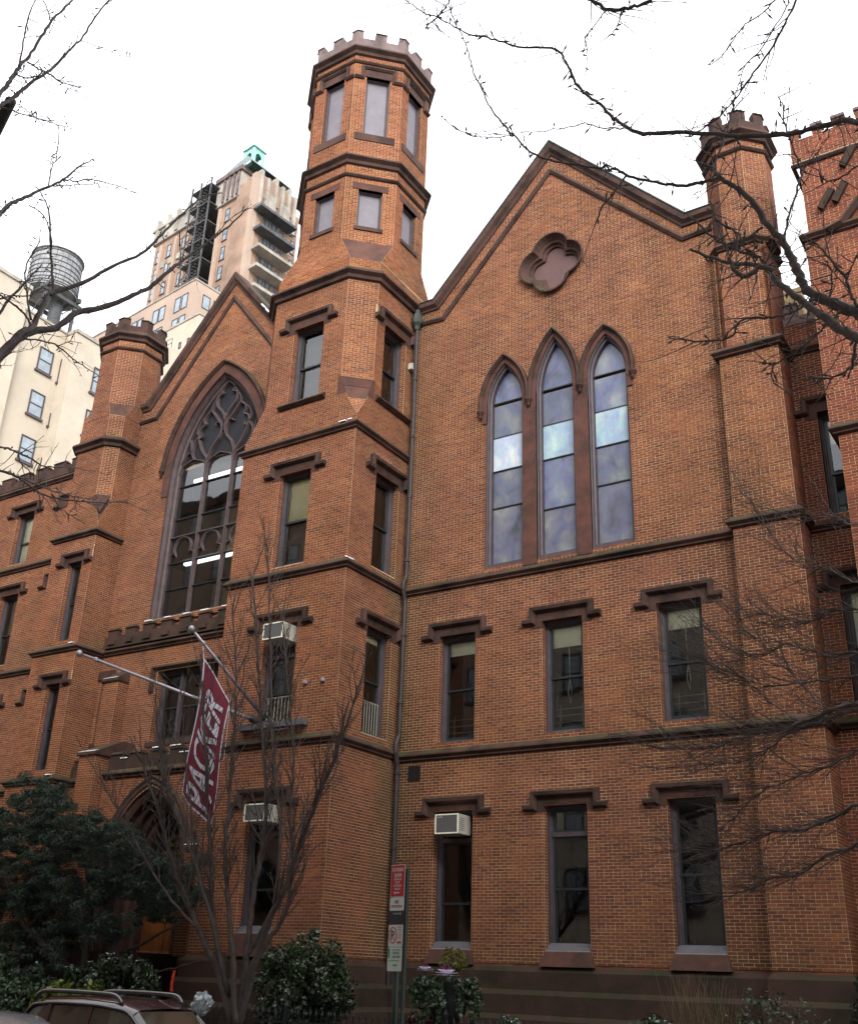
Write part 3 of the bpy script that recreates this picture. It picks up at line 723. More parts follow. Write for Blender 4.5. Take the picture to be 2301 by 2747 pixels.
# ---- tower, square stages
TX0, TX1, TY = -19.33, -15.37, -2.58
FT = Frame((0, TY, 0), (1, 0, 0), (0, -1, 0)); FTR = Frame((TX1, 0, 0), (0, 1, 0), (1, 0, 0)); FTL = Frame((TX0, 0, 0), (0, -1, 0), (-1, 0, 0))
TC = -17.33
tw = [(2.40, 5.34), (7.02, 9.76), (11.36, 14.10)]
brick_face(FT, [rect(TX0, TX1, 1.88, 15.1)]+[rect(TC-.55, TC+.55, a, b) for a, b in tw], school, BW, tone=(1.05, 1.02, .98))
brick_face(FTR, [rect(TY, 0, 1.88, 15.1)]+[rect(-1.55, -.45, a, b) for a, b in tw[1:]], school, BW, tone=(1, 1, 1))
brick_face(FTL, [rect(0, -TY, 1.88, 15.1)], school, BW)
w0 = make_window(FT, TC, 2.40, 5.34, 1.10, school, BW, hood=5.64, sill='base', transom=4.60, ac=True, split=.42)
w1 = make_window(FT, TC, 7.02, 9.76, 1.10, school, BW, hood=10.08, sill='string', transom=8.95, ac=True, split=.5, bars='upright')
w2 = make_window(FT, TC, 11.36, 14.10, 1.10, school, BW, hood=14.46, sill='string', split=.5, blind=.47)
make_window(FTR, -1.0, 7.02, 9.76, 1.10, school, BW, hood=10.08, sill='string', split=.52, bars='upright', blind=.06)
make_window(FTR, -1.0, 11.36, 14.10, 1.10, school, BW, hood=14.46, sill='string', split=.5)
TP = [(TX0, 0), (TX0, TY), (TX1, TY), (TX1, 0)]
for z in (6.74, 11.13, 15.10): string_course(TP, z, school)
# stage 3 with broached corners
front3 = [(-19.33, 15.1), (-15.37, 15.1), (-15.37, 15.38), (-16.0, 16.45), (-16.0, 20.2), (-18.68, 20.2), (-18.68, 16.45), (-19.33, 15.38)]
brick_face(FT, [front3, rect(TC-.55, TC+.55, 16.32, 18.84)], school, BW, tone=(1.0, 1.0, 1.0))
brick_face(FTR, [[(TY, 15.1), (.05, 15.1), (.05, 20.2), (-1.95, 20.2), (-1.95, 16.45), (TY, 15.38)], rect(-1.55, -.45, 16.32, 18.84)], school, BW, tone=(1, 1, 1))
make_window(FT, TC, 16.32, 18.84, 1.10, school, BW, hood=19.22, sill='ledge', split=.5)
make_window(FTR, -1.0, 16.32, 18.84, 1.10, school, BW, hood=19.22, sill='ledge', split=.5)
quad_face([(-16.0, TY, 16.45), (TX1, -1.95, 16.45), (TX1, -1.95, 20.2), (-16.0, TY, 20.2)], school, BW)
quad_face([(TX0, -1.95, 16.45), (-18.68, TY, 16.45), (-18.68, TY, 20.2), (TX0, -1.95, 20.2)], school, BW)
m = MB()
A_, B_, C_ = Vector((TX1, TY, 15.38)), Vector((TX1, -1.95, 16.45)), Vector((-16.0, TY, 16.45))
quad_face([A_.lerp(C_, .02), A_.lerp(B_, .02), A_.lerp(B_, .55), A_.lerp(C_, .55)], school, BW)
m.add([A_.lerp(C_, .5), A_.lerp(B_, .5), B_, C_], [[0, 1, 2, 3]])
nd = Vector((.7071, -.7071, 0))*.015
for (a_, b_, c_, d_) in (((-16.0, TY, 16.44), (TX1, -1.95, 16.44), (TX1, -1.95, 16.72), (-16.0, TY, 16.72)), ((-16.10, TY, 16.15), (-15.80, TY, 16.15), (-16.0, TY, 16.72), (-16.10, TY, 16.72)), ((TX1, -2.16, 16.15), (TX1, -1.85, 16.15), (TX1, -1.85, 16.72), (TX1, -1.95, 16.72))): m.quad(*[Vector(v)+nd for v in (a_, b_, c_, d_)])
m.build('broach_stone', M['redstone'], school)
m = MB(); m.add([(TX0, TY, 15.38), (-18.68, TY, 16.45), (TX0, -1.95, 16.45)], [[0, 1, 2]]); m.build('broach_stone', M['redstone'], school)
brick_face(FTL, [rect(0, 1.95, 15.1, 20.2)], school, BW)
string_course([(TX0, 1.2), (TX0, -1.95), (-18.68, TY), (-16.0, TY), (TX1, -1.95), (TX1, 1.2)], 20.25, school, prof=CORNICE)
# octagonal lantern of the tower
OC = (-17.35, -.5); OR = 1.9; O8 = octagon(OC[0], OC[1], OR)     # O8[0..7] from left-front
r0 = [(TX0, -1.95), (-18.68, TY), (-16.0, TY), (TX1, -1.95), (TX1, 1.0), (-15.75, 1.40), (-18.95, 1.40), (TX0, 1.0)]
lev = [(20.25, r0), (20.74, [(a[0]+(b[0]-a[0])*(.25 if i not in (1, 2, 3, 0) else 0.02), a[1]+(b[1]-a[1])*(.25 if i not in (0, 1, 2, 3) else .02)) for i, (a, b) in enumerate(zip(r0, O8))]), (21.77, O8)]
tone5 = (1.18, 1.16, 1.0)
for i in range(8):
    j = (i+1) % 8
    for (za, ra), (zb_, rb) in zip(lev[:-1], lev[1:]):
        pts = [Vector((*ra[i], za)), Vector((*ra[j], za)), Vector((*rb[j], zb_)), Vector((*rb[i], zb_))]
        if i in (0, 2) and za > 20.5:
            q = MB(); q.quad(*[p for p in pts]); q.quad(pts[0]-Z_*.14, pts[1]-Z_*.14, pts[1], pts[0]); q.build('broach_stone', M['redstone'], school)
        else: quad_face(pts, school, BW, tone=tone5)
def oct_face(i):
    a, b = Vector((*O8[i], 0)), Vector((*O8[(i+1) % 8], 0)); U = (b-a).normalized(); N = Vector((U.y, -U.x, 0))
    return Frame((a+b)/2, U, N), (b-a).length/2
for i in range(8):
    F8, h = oct_face(i)
    loops = [rect(-h, h, 21.77, 29.35)]
    if i in (0, 1, 2, 3, 7): loops += [rect(-.38, .38, 22.30, 23.72), rect(-.39, .39, 25.95, 28.32)]
    brick_face(F8, loops, school, BW, tone=tone5, shift=.02*i)
    if i in (0, 1, 2, 3, 7):
        make_window(F8, 0, 22.30, 23.72, .76, school, BW, sill='flat', board='board', depth=.12, framew=.08, lintel=False)
        q = MB(); q.obox(F8, -.56, .56, 23.72, 23.96, -.1, .02); q.build('lintel', M['redstone'], school)
        make_window(F8, 0, 25.95, 28.32, .78, school, BW, sill=None, board='board', depth=.12, framew=.08, lintel=False, head_stone='stone')
        q = MB(); q.obox(F8, -.64, .64, 25.66, 25.93, -.1, .03); q.build('sill', M['stone'], school)
        q = MB(); q.obox(F8, -.44, .44, 28.32, 28.60, -.1, .03); q.build('lintel', M['stone'], school)
        q = MB(); q.sweep(F8.O, F8.U, F8.V, F8.N, [(-.785, 28.25), (-.52, 28.25), (-.52, 28.68), (.52, 28.68), (.52, 28.25), (.785, 28.25)], [(-.06, 0), (-.06, .05), (0, .11), (.06, .08), (.06, 0)]); q.build('hood_mould', M['stone'], school)
string_course(O8, 24.22, school, prof=ROUNDM, closed=True)
string_course(O8, 24.88, school, prof=CORNICE, closed=True)
string_course(O8, 28.92, school, prof=ROUNDM, closed=True)
string_course(O8, 29.45, school, prof=CORNICE, closed=True)
ring_merlons(OC[0], OC[1], OR+.05, 29.52, .42, .34, school, 'palestone', mid=.38, corner=.21)

# ---- great gable, Y = 0
GC = -23.2
gpath = [(-27.2, 19.98), (-26.75, 19.98), (-23.2, 24.28), (-19.6, 19.95), (-19.2, 19.95)]
GW = arch(GC, 1.97, 16.75, 3.60, 16)
brick_face(FW, [[(-27.2, 1.9), (-19.2, 1.9), (-19.2, 19.95), (-19.6, 19.95), (-23.2, 24.28), (-26.75, 19.98), (-27.2, 19.98)],
                [(GC-1.97, 11.75)]+GW+[(GC+1.97, 11.75)], rect(-24.45, -21.9, 7.78, 9.98), rect(-27.0, -26.45, 7.95, 9.98), [(-24.4, 2.0)]+arch(-22.95, 1.45, 4.3, 1.95, 8)+[(-21.5, 2.0)]], school, BW, tone=(1.0, 1.0, 1.0))
m = MB(); m.sweep(FW.O, FW.U, FW.V, FW.N, gpath, [(-.17, 0), (-.16, .05), (-.10, .07), (-.02, .16), (.12, .16), (.14, .10), (.14, -.5), (-.17, -.5)]); m.build('gable_coping', M['stone'], school)
m = MB(); m.sweep(FW.O, FW.U, FW.V, FW.N, [(-27.2, 19.40), (-26.3, 19.40), (-23.2, 23.42), (-20.0, 19.4), (-19.2, 19.4)], [(-.08, 0), (-.07, .05), (.0, .10), (.07, .06), (.08, 0)]); m.build('gable_moulding', M['stone'], school)
# great window: splayed jamb, mullions, transoms, curvilinear tracery
hp = [(GC-1.97, 11.75)]+GW+[(GC+1.97, 11.75)]
f = MB(); f.sweep(FW.O, FW.U, FW.V, FW.N, hp, [(0, .02), (0, -.04), (.06, -.14), (.09, -.13), (.11, -.20), (.16, -.24), (.17, -.44), (-.02, -.44)], sign=-1)
gwin = f.build('great_window', M['tracery'], school)
TD = -.30
def bar(path, wd=.05, d=.13, closed=False, name='tracery_bar', mat='tracery'):
    q = MB(); q.sweep(FW.O+FW.N*TD, FW.U, FW.V, FW.N, path, [(-wd, -d*.5), (-wd*.9, 0), (-wd*.35, d*.7), (wd*.35, d*.7), (wd*.9, 0), (wd, -d*.5)], closed=closed)
    return q.build(name, M[mat], gwin)
m1, m2 = GC-.61, GC+.61
for u in (m1, m2): bar([(u, 11.75), (u, 17.0)], .06, .14, name='mullion')
for z in (16.48, 15.27, 13.70, 12.78): 
    for a, b in ((GC-1.80, m1), (m1, m2), (m2, GC+1.80)): bar([(a+.05, z), (b-.05, z)], .028, .06, name='transom', mat='sash')
bar([(GC-1.82, 14.62), (GC+1.82, 14.62)], .05, .12, name='transom')
bar([(GC-1.82, 17.30), (GC+1.82, 17.30)], .025, .05, name='transom')
bar([(GC-1.82, 11.86), (GC+1.82, 11.86)], .06, .12, name='transom')
# trefoil heads of the lower lights
for c in (GC-1.22, GC, GC+1.22):
    for s_ in (-1, 1):
        pts = catmull([(c+s_*.60, 13.72), (c+s_*.52, 13.98), (c+s_*.34, 14.06), (c+s_*.30, 14.00), (c+s_*.38, 14.22), (c+s_*.24, 14.50), (c, 14.58)], 4)
        bar([(p.x, p.y) for p in pts] if s_ > 0 else [(p.x, p.y) for p in pts], .035, .09)
# heads of the upper lights + intersecting curves
def cv(pts, wd=.05): 
    p = catmull(pts, 5); bar([(q.x, q.y) for q in p], wd, .13)
for c in (GC-1.22, GC, GC+1.22):
    for s_ in (-1, 1): cv([(c+s_*.60, 16.95), (c+s_*.50, 17.22), (c+s_*.22, 17.34), (c, 17.42)], .04)
def shape(pts, wd=.052): cv([(GC+sx_*u, z) for u, z in pts], wd)
for sx_ in (-1, 1):
    shape([(.61, 16.95), (.62, 17.30), (.86, 17.62), (1.02, 17.92), (1.13, 18.28), (1.08, 18.52), (.86, 18.66)])
    shape([(.86, 18.66), (.95, 18.80), (.88, 18.98), (.66, 19.16)])
    shape([(.60, 17.30), (.42, 17.72), (.16, 18.02), (.08, 18.28), (.16, 18.52), (.42, 18.86), (.66, 19.16)])
    shape([(.24, 18.60), (.36, 18.58), (.40, 18.50)], .035); shape([(1.10, 18.16), (.98, 18.20), (.93, 18.32)], .035)
    shape([(.0, 18.22), (.02, 18.72), (.20, 19.02), (.42, 19.26), (.47, 19.46), (.40, 19.64), (.22, 19.70)])
    shape([(.22, 19.70), (.30, 19.84), (.20, 19.98), (.0, 20.14)])
    shape([(.66, 19.16), (.62, 19.40), (.44, 19.66), (.30, 19.84)], .04)
    shape([(1.13, 18.28), (1.22, 18.50), (1.10, 18.80), (.88, 18.98)], .04)
    shape([(1.22, 17.42), (1.36, 17.70), (1.30, 18.05), (1.13, 18.28)], .045); shape([(1.36, 17.70), (1.58, 17.66), (1.78, 17.36)], .045)
    shape([(1.36, 17.70), (1.44, 18.0), (1.50, 18.24)], .035)
# panes: grid below, dark glass in the tracery
zs = [11.80, 12.78, 13.70, 14.62, 15.27, 16.48, 17.30]
for (a, b) in ((GC-1.83, m1), (m1, m2), (m2, GC+1.83)):
    for z0, z1 in zip(zs[:-1], zs[1:]):
        q = MB(); q.quad(FW.P(a, z0, TD-.03), FW.P(b, z0, TD-.03), FW.P(b, z1, TD-.03), FW.P(a, z1, TD-.03)); q.build('pane', M['glass'], gwin)
top = [(GC-1.83, 17.30)]+[p for p in arch(GC, 1.83, 16.75, 3.45, 16) if p[1] > 17.30]+[(GC+1.83, 17.30)]
q = MB(); q.poly([top], lambda a, b: FW.P(a, b, TD-.03)); q.build('tracery_pane', M['blackvoid'], gwin)
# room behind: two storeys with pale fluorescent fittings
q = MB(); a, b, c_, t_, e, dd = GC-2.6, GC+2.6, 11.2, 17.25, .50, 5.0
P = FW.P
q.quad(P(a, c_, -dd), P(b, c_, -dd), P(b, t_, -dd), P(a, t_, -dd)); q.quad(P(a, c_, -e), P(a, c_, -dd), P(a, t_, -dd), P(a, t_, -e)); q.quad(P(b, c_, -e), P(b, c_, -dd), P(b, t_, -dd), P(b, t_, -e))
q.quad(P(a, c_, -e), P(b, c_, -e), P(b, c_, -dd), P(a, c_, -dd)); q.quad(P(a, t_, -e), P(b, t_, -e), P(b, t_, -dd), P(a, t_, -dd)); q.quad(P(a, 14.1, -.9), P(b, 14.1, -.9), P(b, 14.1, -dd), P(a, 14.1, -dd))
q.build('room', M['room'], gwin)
ml, nl, bl = mat_new('lit_tube'); bl.inputs['Emission Color'].default_value = (.93, .96, 1, 1); bl.inputs['Emission Strength'].default_value = 0.85; M['lightstrip'] = ml
for (z, d) in ((17.05, .9), (14.02, .95)):
    q = MB(); q.obox(FW, GC-1.8, GC+1.8, z-.10, z+.02, -d-.12, -d); q.build('fluorescent_fitting', M['lightstrip'], gwin)
# stones and hood of the great arch
m = MB(); m.sweep(FW.O, FW.U, FW.V, FW.N, [(GC-1.98, 16.1)]+arch(GC, 1.98, 16.75, 3.62, 16)+[(GC+1.98, 16.1)], [(-.0, -.02), (-.0, .03), (.30, .04), (.30, -.02)]); m.build('arch_stones', M['redstone'], gwin)
m = MB(); m.sweep(FW.O, FW.U, FW.V, FW.N, [(GC-2.34, 17.1)]+arch(GC, 2.34, 16.95, 3.82, 16)[1:-1]+[(GC+2.34, 17.1)], [(-.07, 0), (-.065, .07), (.0, .17), (.06, .14), (.07, 0)]); m.build('hood_mould', M['stone'], gwin)
stop(FW, GC-2.38, 17.05, school)
m = MB(); m.add([P(GC-1.97, 11.80, -.4), P(GC+1.97, 11.80, -.4), P(GC+2.0, 11.55, .08), P(GC-2.0, 11.55, .08)], [[0, 1, 2, 3]]); m.build('sill', M['stone'], gwin)

# ---- balcony parapet under the great window and the string course
merlons([(-26.95, -.06), (-19.33, -.06)], 10.98, school, mat='base_stone', L=.46, gap=.34, h=.26, base=.38, th=.20, out=.10, start=.1)
for i in range(9): m = MB(); m.obox(FW, -26.75+i*.80, -26.45+i*.80, 11.08, 11.22, .16, .21); m.build('parapet_block', M['base_stone'], school)
string_course([(-27.0, 0), (-19.33, 0)], 10.90, school)

# ---- middle window over the entrance (three lights) and the narrow one
def mullioned(l, r, z0, z1, n, label=None):
    w_ = make_window(FW, (l+r)/2, z0, z1, r-l, school, BW, sill='flat', split=.5, lintel=False, depth=.25)
    for i in range(1, n):
        u = l+(r-l)*i/n
        q = MB(); q.obox(FW, u-.06, u+.06, z0+.05, z1-.05, -.36, -.22); q.build('mullion', M['frame'], w_)
    return w_
mw = mullioned(-24.45, -21.9, 7.78, 9.98, 3)
m = MB(); m.sweep(FW.O, FW.U, FW.V, FW.N, [(-24.62, 9.35), (-24.62, 10.08), (-21.75, 10.08), (-21.75, 9.35)], [(-.07, 0), (-.06, .05), (0, .12), (.07, .08), (.07, 0)]); m.build('hood_mould', M['stone'], mw)
nw = make_window(FW, -26.72, 7.95, 9.98, .55, school, BW, sill='flat', lintel=False, framew=.07)
m = MB(); m.obox(FW, -27.1, -26.35, 9.98, 10.25, 0, .07); m.build('lintel', M['stone'], nw)

# ---- porch
FP = Frame((0, -1.05, 0), (1, 0, 0), (0, -1, 0))
AC = -22.88
pa = arch(AC, 1.45, 4.3, 1.95, 14)
brick_face(FP, [[(-24.95, 1.9), (-19.33, 1.9), (-19.33, 6.75), (-24.95, 6.75)], [(AC-1.45, 1.95)]+pa+[(AC+1.45, 1.95)]], school, BW, tone=(1.05, 1.0, .95))
string_course([(-24.9, -1.05), (-19.33, -1.05)], 6.70, school)
merlons([(-24.8, -1.05), (-19.33, -1.05)], 6.80, school, mat='base_stone', L=.46, gap=.34, h=.20, base=.30, th=.25, out=.02, start=.05)
merlons([(-27.1, -.5), (-25.85, -.5)], 6.80, school, mat='base_stone', L=.40, gap=.3, h=.22, base=.34, th=.2, out=.02, start=.1)
m = MB(); m.quad((-24.95, -1.05, 6.78), (-19.33, -1.05, 6.78), (-19.33, 0, 6.95), (-24.95, 0, 6.95)); m.quad((-27.1, -.5, 6.78), (-25.7, -.5, 6.78), (-25.7, 0, 6.95), (-27.1, 0, 6.95)); m.build('porch_roof', M['slateroof'], school)
brick_face(Frame((0, -.5, 0), (1, 0, 0), (0, -1, 0)), [rect(-27.1, -25.5, 1.9, 6.72)], school, BW, tone=(1, 1, 1))
string_course([(-27.1, -.5), (-25.85, -.5)], 6.70, school)
# slender piers: lower shaft with weathered cap, upper shaft
def pier(x0, x1, yf, z0, z1, yb, cap=True, snowcap=True):
    F = Frame((0, yf, 0), (1, 0, 0), (0, -1, 0)); brick_face(F, [rect(x0, x1, z0, z1)], school, BW, tone=(1.1, 1.05, .95))
    brick_face(Frame((x1, 0, 0), (0, 1, 0), (1, 0, 0)), [rect(yf, yb, z0, z1)], school, BW, tone=(1, 1, 1))
    brick_face(Frame((x0, 0, 0), (0, -1, 0), (-1, 0, 0)), [rect(-yb, -yf, z0, z1)], school, BW)
pier(-25.85, -25.0, -1.52, 1.9, 4.55, -.5); pier(-25.78, -25.08, -1.35, 4.85, 7.25, -.4); pier(-26.35, -25.71, -.42, 7.75, 9.75, 0)
def weathering(x0, x1, yf, yb, z0, z1, snow=True):
    q = MB(); q.add([(x0-.05, yf-.07, z0), (x1+.05, yf-.07, z0), (x1+.05, yf-.07, z0+.09), (x0-.05, yf-.07, z0+.09), (x0, yb, z1), (x1, yb, z1), (x0-.05, 0.05, z0), (x1+.05, .05, z0), (x0, .05, z1), (x1, .05, z1)],
                    [[0,1,2,3],[3,2,5,4],[1,7,9,5,2],[0,3,4,8,6],[4,5,9,8],[0,6,7,1]]); q.build('weathering', M['stone'], school)
    if snow:
        s = MB(); s.add([(x0, yf-.06, z0+.105), (x1, yf-.06, z0+.105), (x1, yb-(yb-yf)*.35, z0+(z1-z0)*.62+.02), (x0+.08, yb-(yb-yf)*.35, z0+(z1-z0)*.62+.02), (x0, yf-.05, z0+.06), (x1, yf-.05, z0+.06)], [[0,1,2,3],[4,5,1,0]]); SN.append(s)
SN = []
weathering(-25.85, -25.0, -1.52, -1.32, 4.55, 4.88); weathering(-25.80, -25.06, -1.35, -.40, 7.25, 7.80); weathering(-26.35, -25.71, -.42, -.0, 9.75, 10.15)
pier(-20.85, -20.2, -1.52, 1.9, 4.45, -1.05); weathering(-20.85, -20.2, -1.52, -1.1, 4.45, 4.80)
# arch orders of the doorway, stepping back into the wall
for (a, y, zt, wd, dp) in ((1.60, -1.05, 2.18, .16, .18), (1.40, -.92, 1.95, .14, .26), (1.24, -.66, 1.78, .12, .26), (1.10, -.42, 1.62, .10, .26), (.98, -.18, 1.48, .10, .30)):
    F = Frame((0, y, 0), (1, 0, 0), (0, -1, 0)); q = MB()
    q.sweep(F.O, F.U, F.V, F.N, [(AC-a, 1.95)]+arch(AC, a, 4.25, zt, 14)+[(AC+a, 1.95)], [(-wd, -dp), (-wd, -.02), (-wd*.4, .05), (0, .02), (wd*.5, .07), (wd, 0), (wd, -dp)]); q.build('arch_order', M['stone'], school)
m = MB(); m.obox(Frame((0, 0, 0), (1, 0, 0), (0, -1, 0)), AC-1.0, AC+1.0, 4.05, 4.17, .0, .2); m.build('door_transom', M['wood'], school)
for s_ in (-1, 1):
    q = MB(); F = Frame((0, .1, 0), (1, 0, 0), (0, -1, 0))
    x0, x1 = (AC-.93, AC-.02) if s_ < 0 else (AC+.02, AC+.93)
    q.sweep(F.O, F.U, F.V, F.N, rect(x0, x1, 1.95, 4.05), [(0, 0), (.16, 0), (.16, -.08), (0, -.08)], closed=True); q.obox(F, x0+.14, x1-.14, 1.98, 2.85, -.07, -.02); q.obox(F, x0+.14, x1-.14, 2.80, 2.95, -.08, 0)
    d_ = q.build('door', M['wood'], school)
    q = MB(); q.quad(F.P(x0+.15, 2.92, -.05), F.P(x1-.15, 2.92, -.05), F.P(x1-.15, 3.92, -.05), F.P(x0+.15, 3.92, -.05)); q.build('pane', M['glass'], d_)
    q = MB(); q.tube([F.P((x1 if s_ < 0 else x0)-s_*.0, 2.75, .05), F.P((x1 if s_ < 0 else x0), 3.0, .05)], .02, 6); q.build('handle', M['gold'], d_)
q = MB(); F = Frame((0, .15, 0), (1, 0, 0), (0, -1, 0)); q.poly([[(AC-1.05, 4.15)]+arch(AC, 1.05, 4.25, 1.55, 10)+[(AC+1.05, 4.15)]], lambda a, b: F.P(a, b, 0)); q.build('tympanum', M['blackvoid'], school)
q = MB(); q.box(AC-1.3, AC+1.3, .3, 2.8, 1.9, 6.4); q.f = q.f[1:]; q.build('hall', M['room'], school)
m = MB(); m.box(AC-1.7, AC+1.7, -2.6, .2, 1.55, 1.93); m.box(AC-1.9, AC+1.9, -3.0, .2, .9, 1.54); m.box(AC-2.1, AC+2.1, -3.5, .2, -.3, .89); m.build('entrance_steps', M['base_stone'], school)

def text_faces(body, size=1.0, offset=0.0):
    cu = bpy.data.curves.new('t', 'FONT'); cu.body = body; cu.align_x = 'CENTER'; cu.align_y = 'CENTER'; cu.size = size; cu.resolution_u = 2; cu.offset = offset
    o = bpy.data.objects.new('t', cu); COL.objects.link(o)
    me = bpy.data.meshes.new_from_object(o.evaluated_get(bpy.context.evaluated_depsgraph_get()))
    v = [(p.co.x, p.co.y) for p in me.vertices]; f = [list(p.vertices) for p in me.polygons]
    bpy.data.objects.remove(o); bpy.data.curves.remove(cu); bpy.data.meshes.remove(me)
    return v, f
def put_text(mb, body, F, u, z, h, d=.006, wfit=None, rot=False, bold=0):
    v, f = text_faces(body, 1.0)
    xs = [p[0] for p in v]; ys = [p[1] for p in v]; W = max(xs)-min(xs); H = max(ys)-min(ys); cx = (max(xs)+min(xs))/2; cy = (max(ys)+min(ys))/2
    k = h/H; kx = k if not wfit else wfit/W
    pp = [((p[0]-cx)*kx, (p[1]-cy)*k) for p in v]
    for ox in ((0,) if not bold else (-bold, 0, bold)):
        mb.add([F.P(u+a+ox, z+b, d+abs(ox)*.02) for a, b in pp], f)
q = MB()
FS = Frame((0, .13, 0), (1, 0, 0), (0, -1, 0))
for t_, z in (('THE', 5.02), ('PACKER', 4.80), ('COLLEGIATE', 4.58), ('INSTITUTE', 4.36)): put_text(q, t_, FS, AC+.02, z, .12, .01, bold=.006)
q.build('gold_lettering', M['gold'], school)

# ---- left buttress (stair turret) with windows
LB0, LB1, LBY = -29.2, -27.12, -1.1
FL = Frame((0, LBY, 0), (1, 0, 0), (0, -1, 0)); FLR = Frame((LB1, 0, 0), (0, 1, 0), (1, 0, 0))
BWIN = -27.92
brick_face(Frame((0, -1.16, 0), (1, 0, 0), (0, -1, 0)), [rect(LB0-.05, LB1+.06, 1.9, 6.75)], school, BW, tone=(1.08, 1.03, .95))
brick_face(Frame((LB1+.06, 0, 0), (0, 1, 0), (1, 0, 0)), [rect(-1.16, 0, 1.9, 6.75)], school, BW, tone=(1, 1, 1))
brick_face(FL, [rect(LB0, LB1, 6.75, 14.9), rect(BWIN-.34, BWIN+.34, 7.0, 9.72), rect(BWIN-.34, BWIN+.34, 11.12, 13.86)], school, BW, tone=(1.06, 1.0, .95))
brick_face(FLR, [rect(LBY, 0, 6.75, 14.9)], school, BW, tone=(1, 1, 1))
for z0, z1 in ((7.0, 9.72), (11.12, 13.86)):
    make_window(FL, BWIN, z0, z1, .68, school, BW, hood=z1+.34, sill='string', split=.5, framew=.085)
LP = [(LB0, 0), (LB0, LBY), (LB1, LBY), (LB1, 0)]
string_course([(LB0-.05, 0), (LB0-.05, -1.16), (LB1+.06, -1.16), (LB1+.06, -.5)], 6.72, school); string_course(LP, 10.88, school); string_course(LP, 14.86, school)
# stage 4: chamfered, broach at its foot
brick_face(FL, [[(LB0+.02, 14.9), (LB1, 14.9), (LB1, 15.2), (-27.48, 16.1), (-27.48, 18.3), (-28.86, 18.3), (-28.86, 16.1), (LB0+.02, 15.2)]], school, BW)
brick_face(FLR, [[(LBY, 14.9), (.2, 14.9), (.2, 18.3), (-.74, 18.3), (-.74, 16.1), (LBY, 15.2)]], school, BW, tone=(1, 1, 1))
quad_face([(-27.48, LBY, 16.1), (LB1, -.74, 16.1), (LB1, -.74, 18.3), (-27.48, LBY, 18.3)], school, BW)
m = MB(); m.add([(LB1+.004, LBY-.004, 15.2), (LB1+.004, -.74, 16.1), (-27.48, LBY-.004, 16.1)], [[0, 1, 2]]); m.add([(LB1+.012, LBY-.012, 15.5), (LB1+.012, -.80, 16.25), (-27.44, LBY-.012, 16.25), (-27.6, LBY-.012, 16.2), (-27.6, LBY-.012, 15.9)], [[0, 1, 2], [0, 2, 3, 4]]); m.build('broach_stone', M['redstone'], school)
string_course([(LB0+.02, 0.6), (LB0+.02, -.74), (-28.86, LBY), (-27.48, LBY), (LB1, -.74), (LB1, .1)], 18.36, school, prof=CORNICE)
# turret octagon
LC = (-28.15, 0.0); O8b = octagon(LC[0], LC[1], 1.05)
rA = [(LB0+.02, -.74), (-28.86, LBY), (-27.48, LBY), (LB1, -.74), (LB1, .6), (-27.4, 1.05), (-28.9, 1.05), (LB0+.02, .6)]
for i in range(8):
    j = (i+1) % 8
    for (za, ra), (zb_, rb) in (((18.4, rA), (19.35, [(a[0]*.97+b[0]*.03, a[1]*.97+b[1]*.03) for a, b in zip(rA, O8b)])), ((19.35, [(a[0]*.97+b[0]*.03, a[1]*.97+b[1]*.03) for a, b in zip(rA, O8b)]), (19.9, O8b)), ((19.9, O8b), (22.7, O8b))):
        pts = [Vector((*ra[i], za)), Vector((*ra[j], za)), Vector((*rb[j], zb_)), Vector((*rb[i], zb_))]
        if i == 2 and za == 19.35:
            q = MB(); q.quad(*pts); q.build('broach_stone', M['redstone'], school)
        else: quad_face(pts, school, BW, tone=(1, .98, 1))
string_course(O8b, 22.22, school, prof=ROUNDM, closed=True); string_course(O8b, 22.80, school, prof=CORNICE, closed=True)
ring_merlons(LC[0], LC[1], 1.08, 22.86, .34, .32, school, 'stone', mid=0, corner=.26)

# ---- leftmost range
ww = [(-32.73, 15.02, 17.08), (-32.73, 11.15, 13.84), (-32.73, 7.0, 9.70)]
brick_face(FW, [rect(-46, -29.2, 1.9, 18.15)]+[rect(c-.5, c+.5, a, b) for c, a, b in ww]+[rect(c-4.0, c-3.0, a, b) for c, a, b in ww]+[rect(-29.86, -29.4, a+.3, b-.3) for c, a, b in ww[:0]], school, BW, tone=(1, 1, 1))
for c, a, b in ww:
    make_window(FW, c, a, b, 1.0, school, BW, hood=b+.34, sill='string', split=.45, blind=.9 if a > 15 else None, blindmat='whiteblind', bars='rail' if a > 15 else None)
    make_window(FW, c-3.5, a, b, 1.0, school, BW, hood=b+.34, sill='string', split=.45)
for z in (6.72, 10.80, 14.80, 18.12): string_course([(-46, 0), (-29.2, 0)], z, school)
merlons([(-44, 0), (-29.2, 0)], 18.24, school, mat='stone', L=.62, gap=.40, h=.26, base=.34, th=.25, out=.05, start=.2)
# blind hood fragments beside the turret
for z in (17.0, 13.92, 9.75):
    q = MB(); q.sweep(FW.O, FW.U, FW.V, FW.N, [(-31.08, z-.12), (-30.78, z-.12), (-30.78, z+.30), (-30.38, z+.30)], [(-.07, 0), (-.07, .05), (0, .13), (.07, .09), (.07, 0)]); q.obox(FW, -30.72, -30.40, z-.15, z+.24, 0, .03); q.build('hood_mould', M['stone'], school)
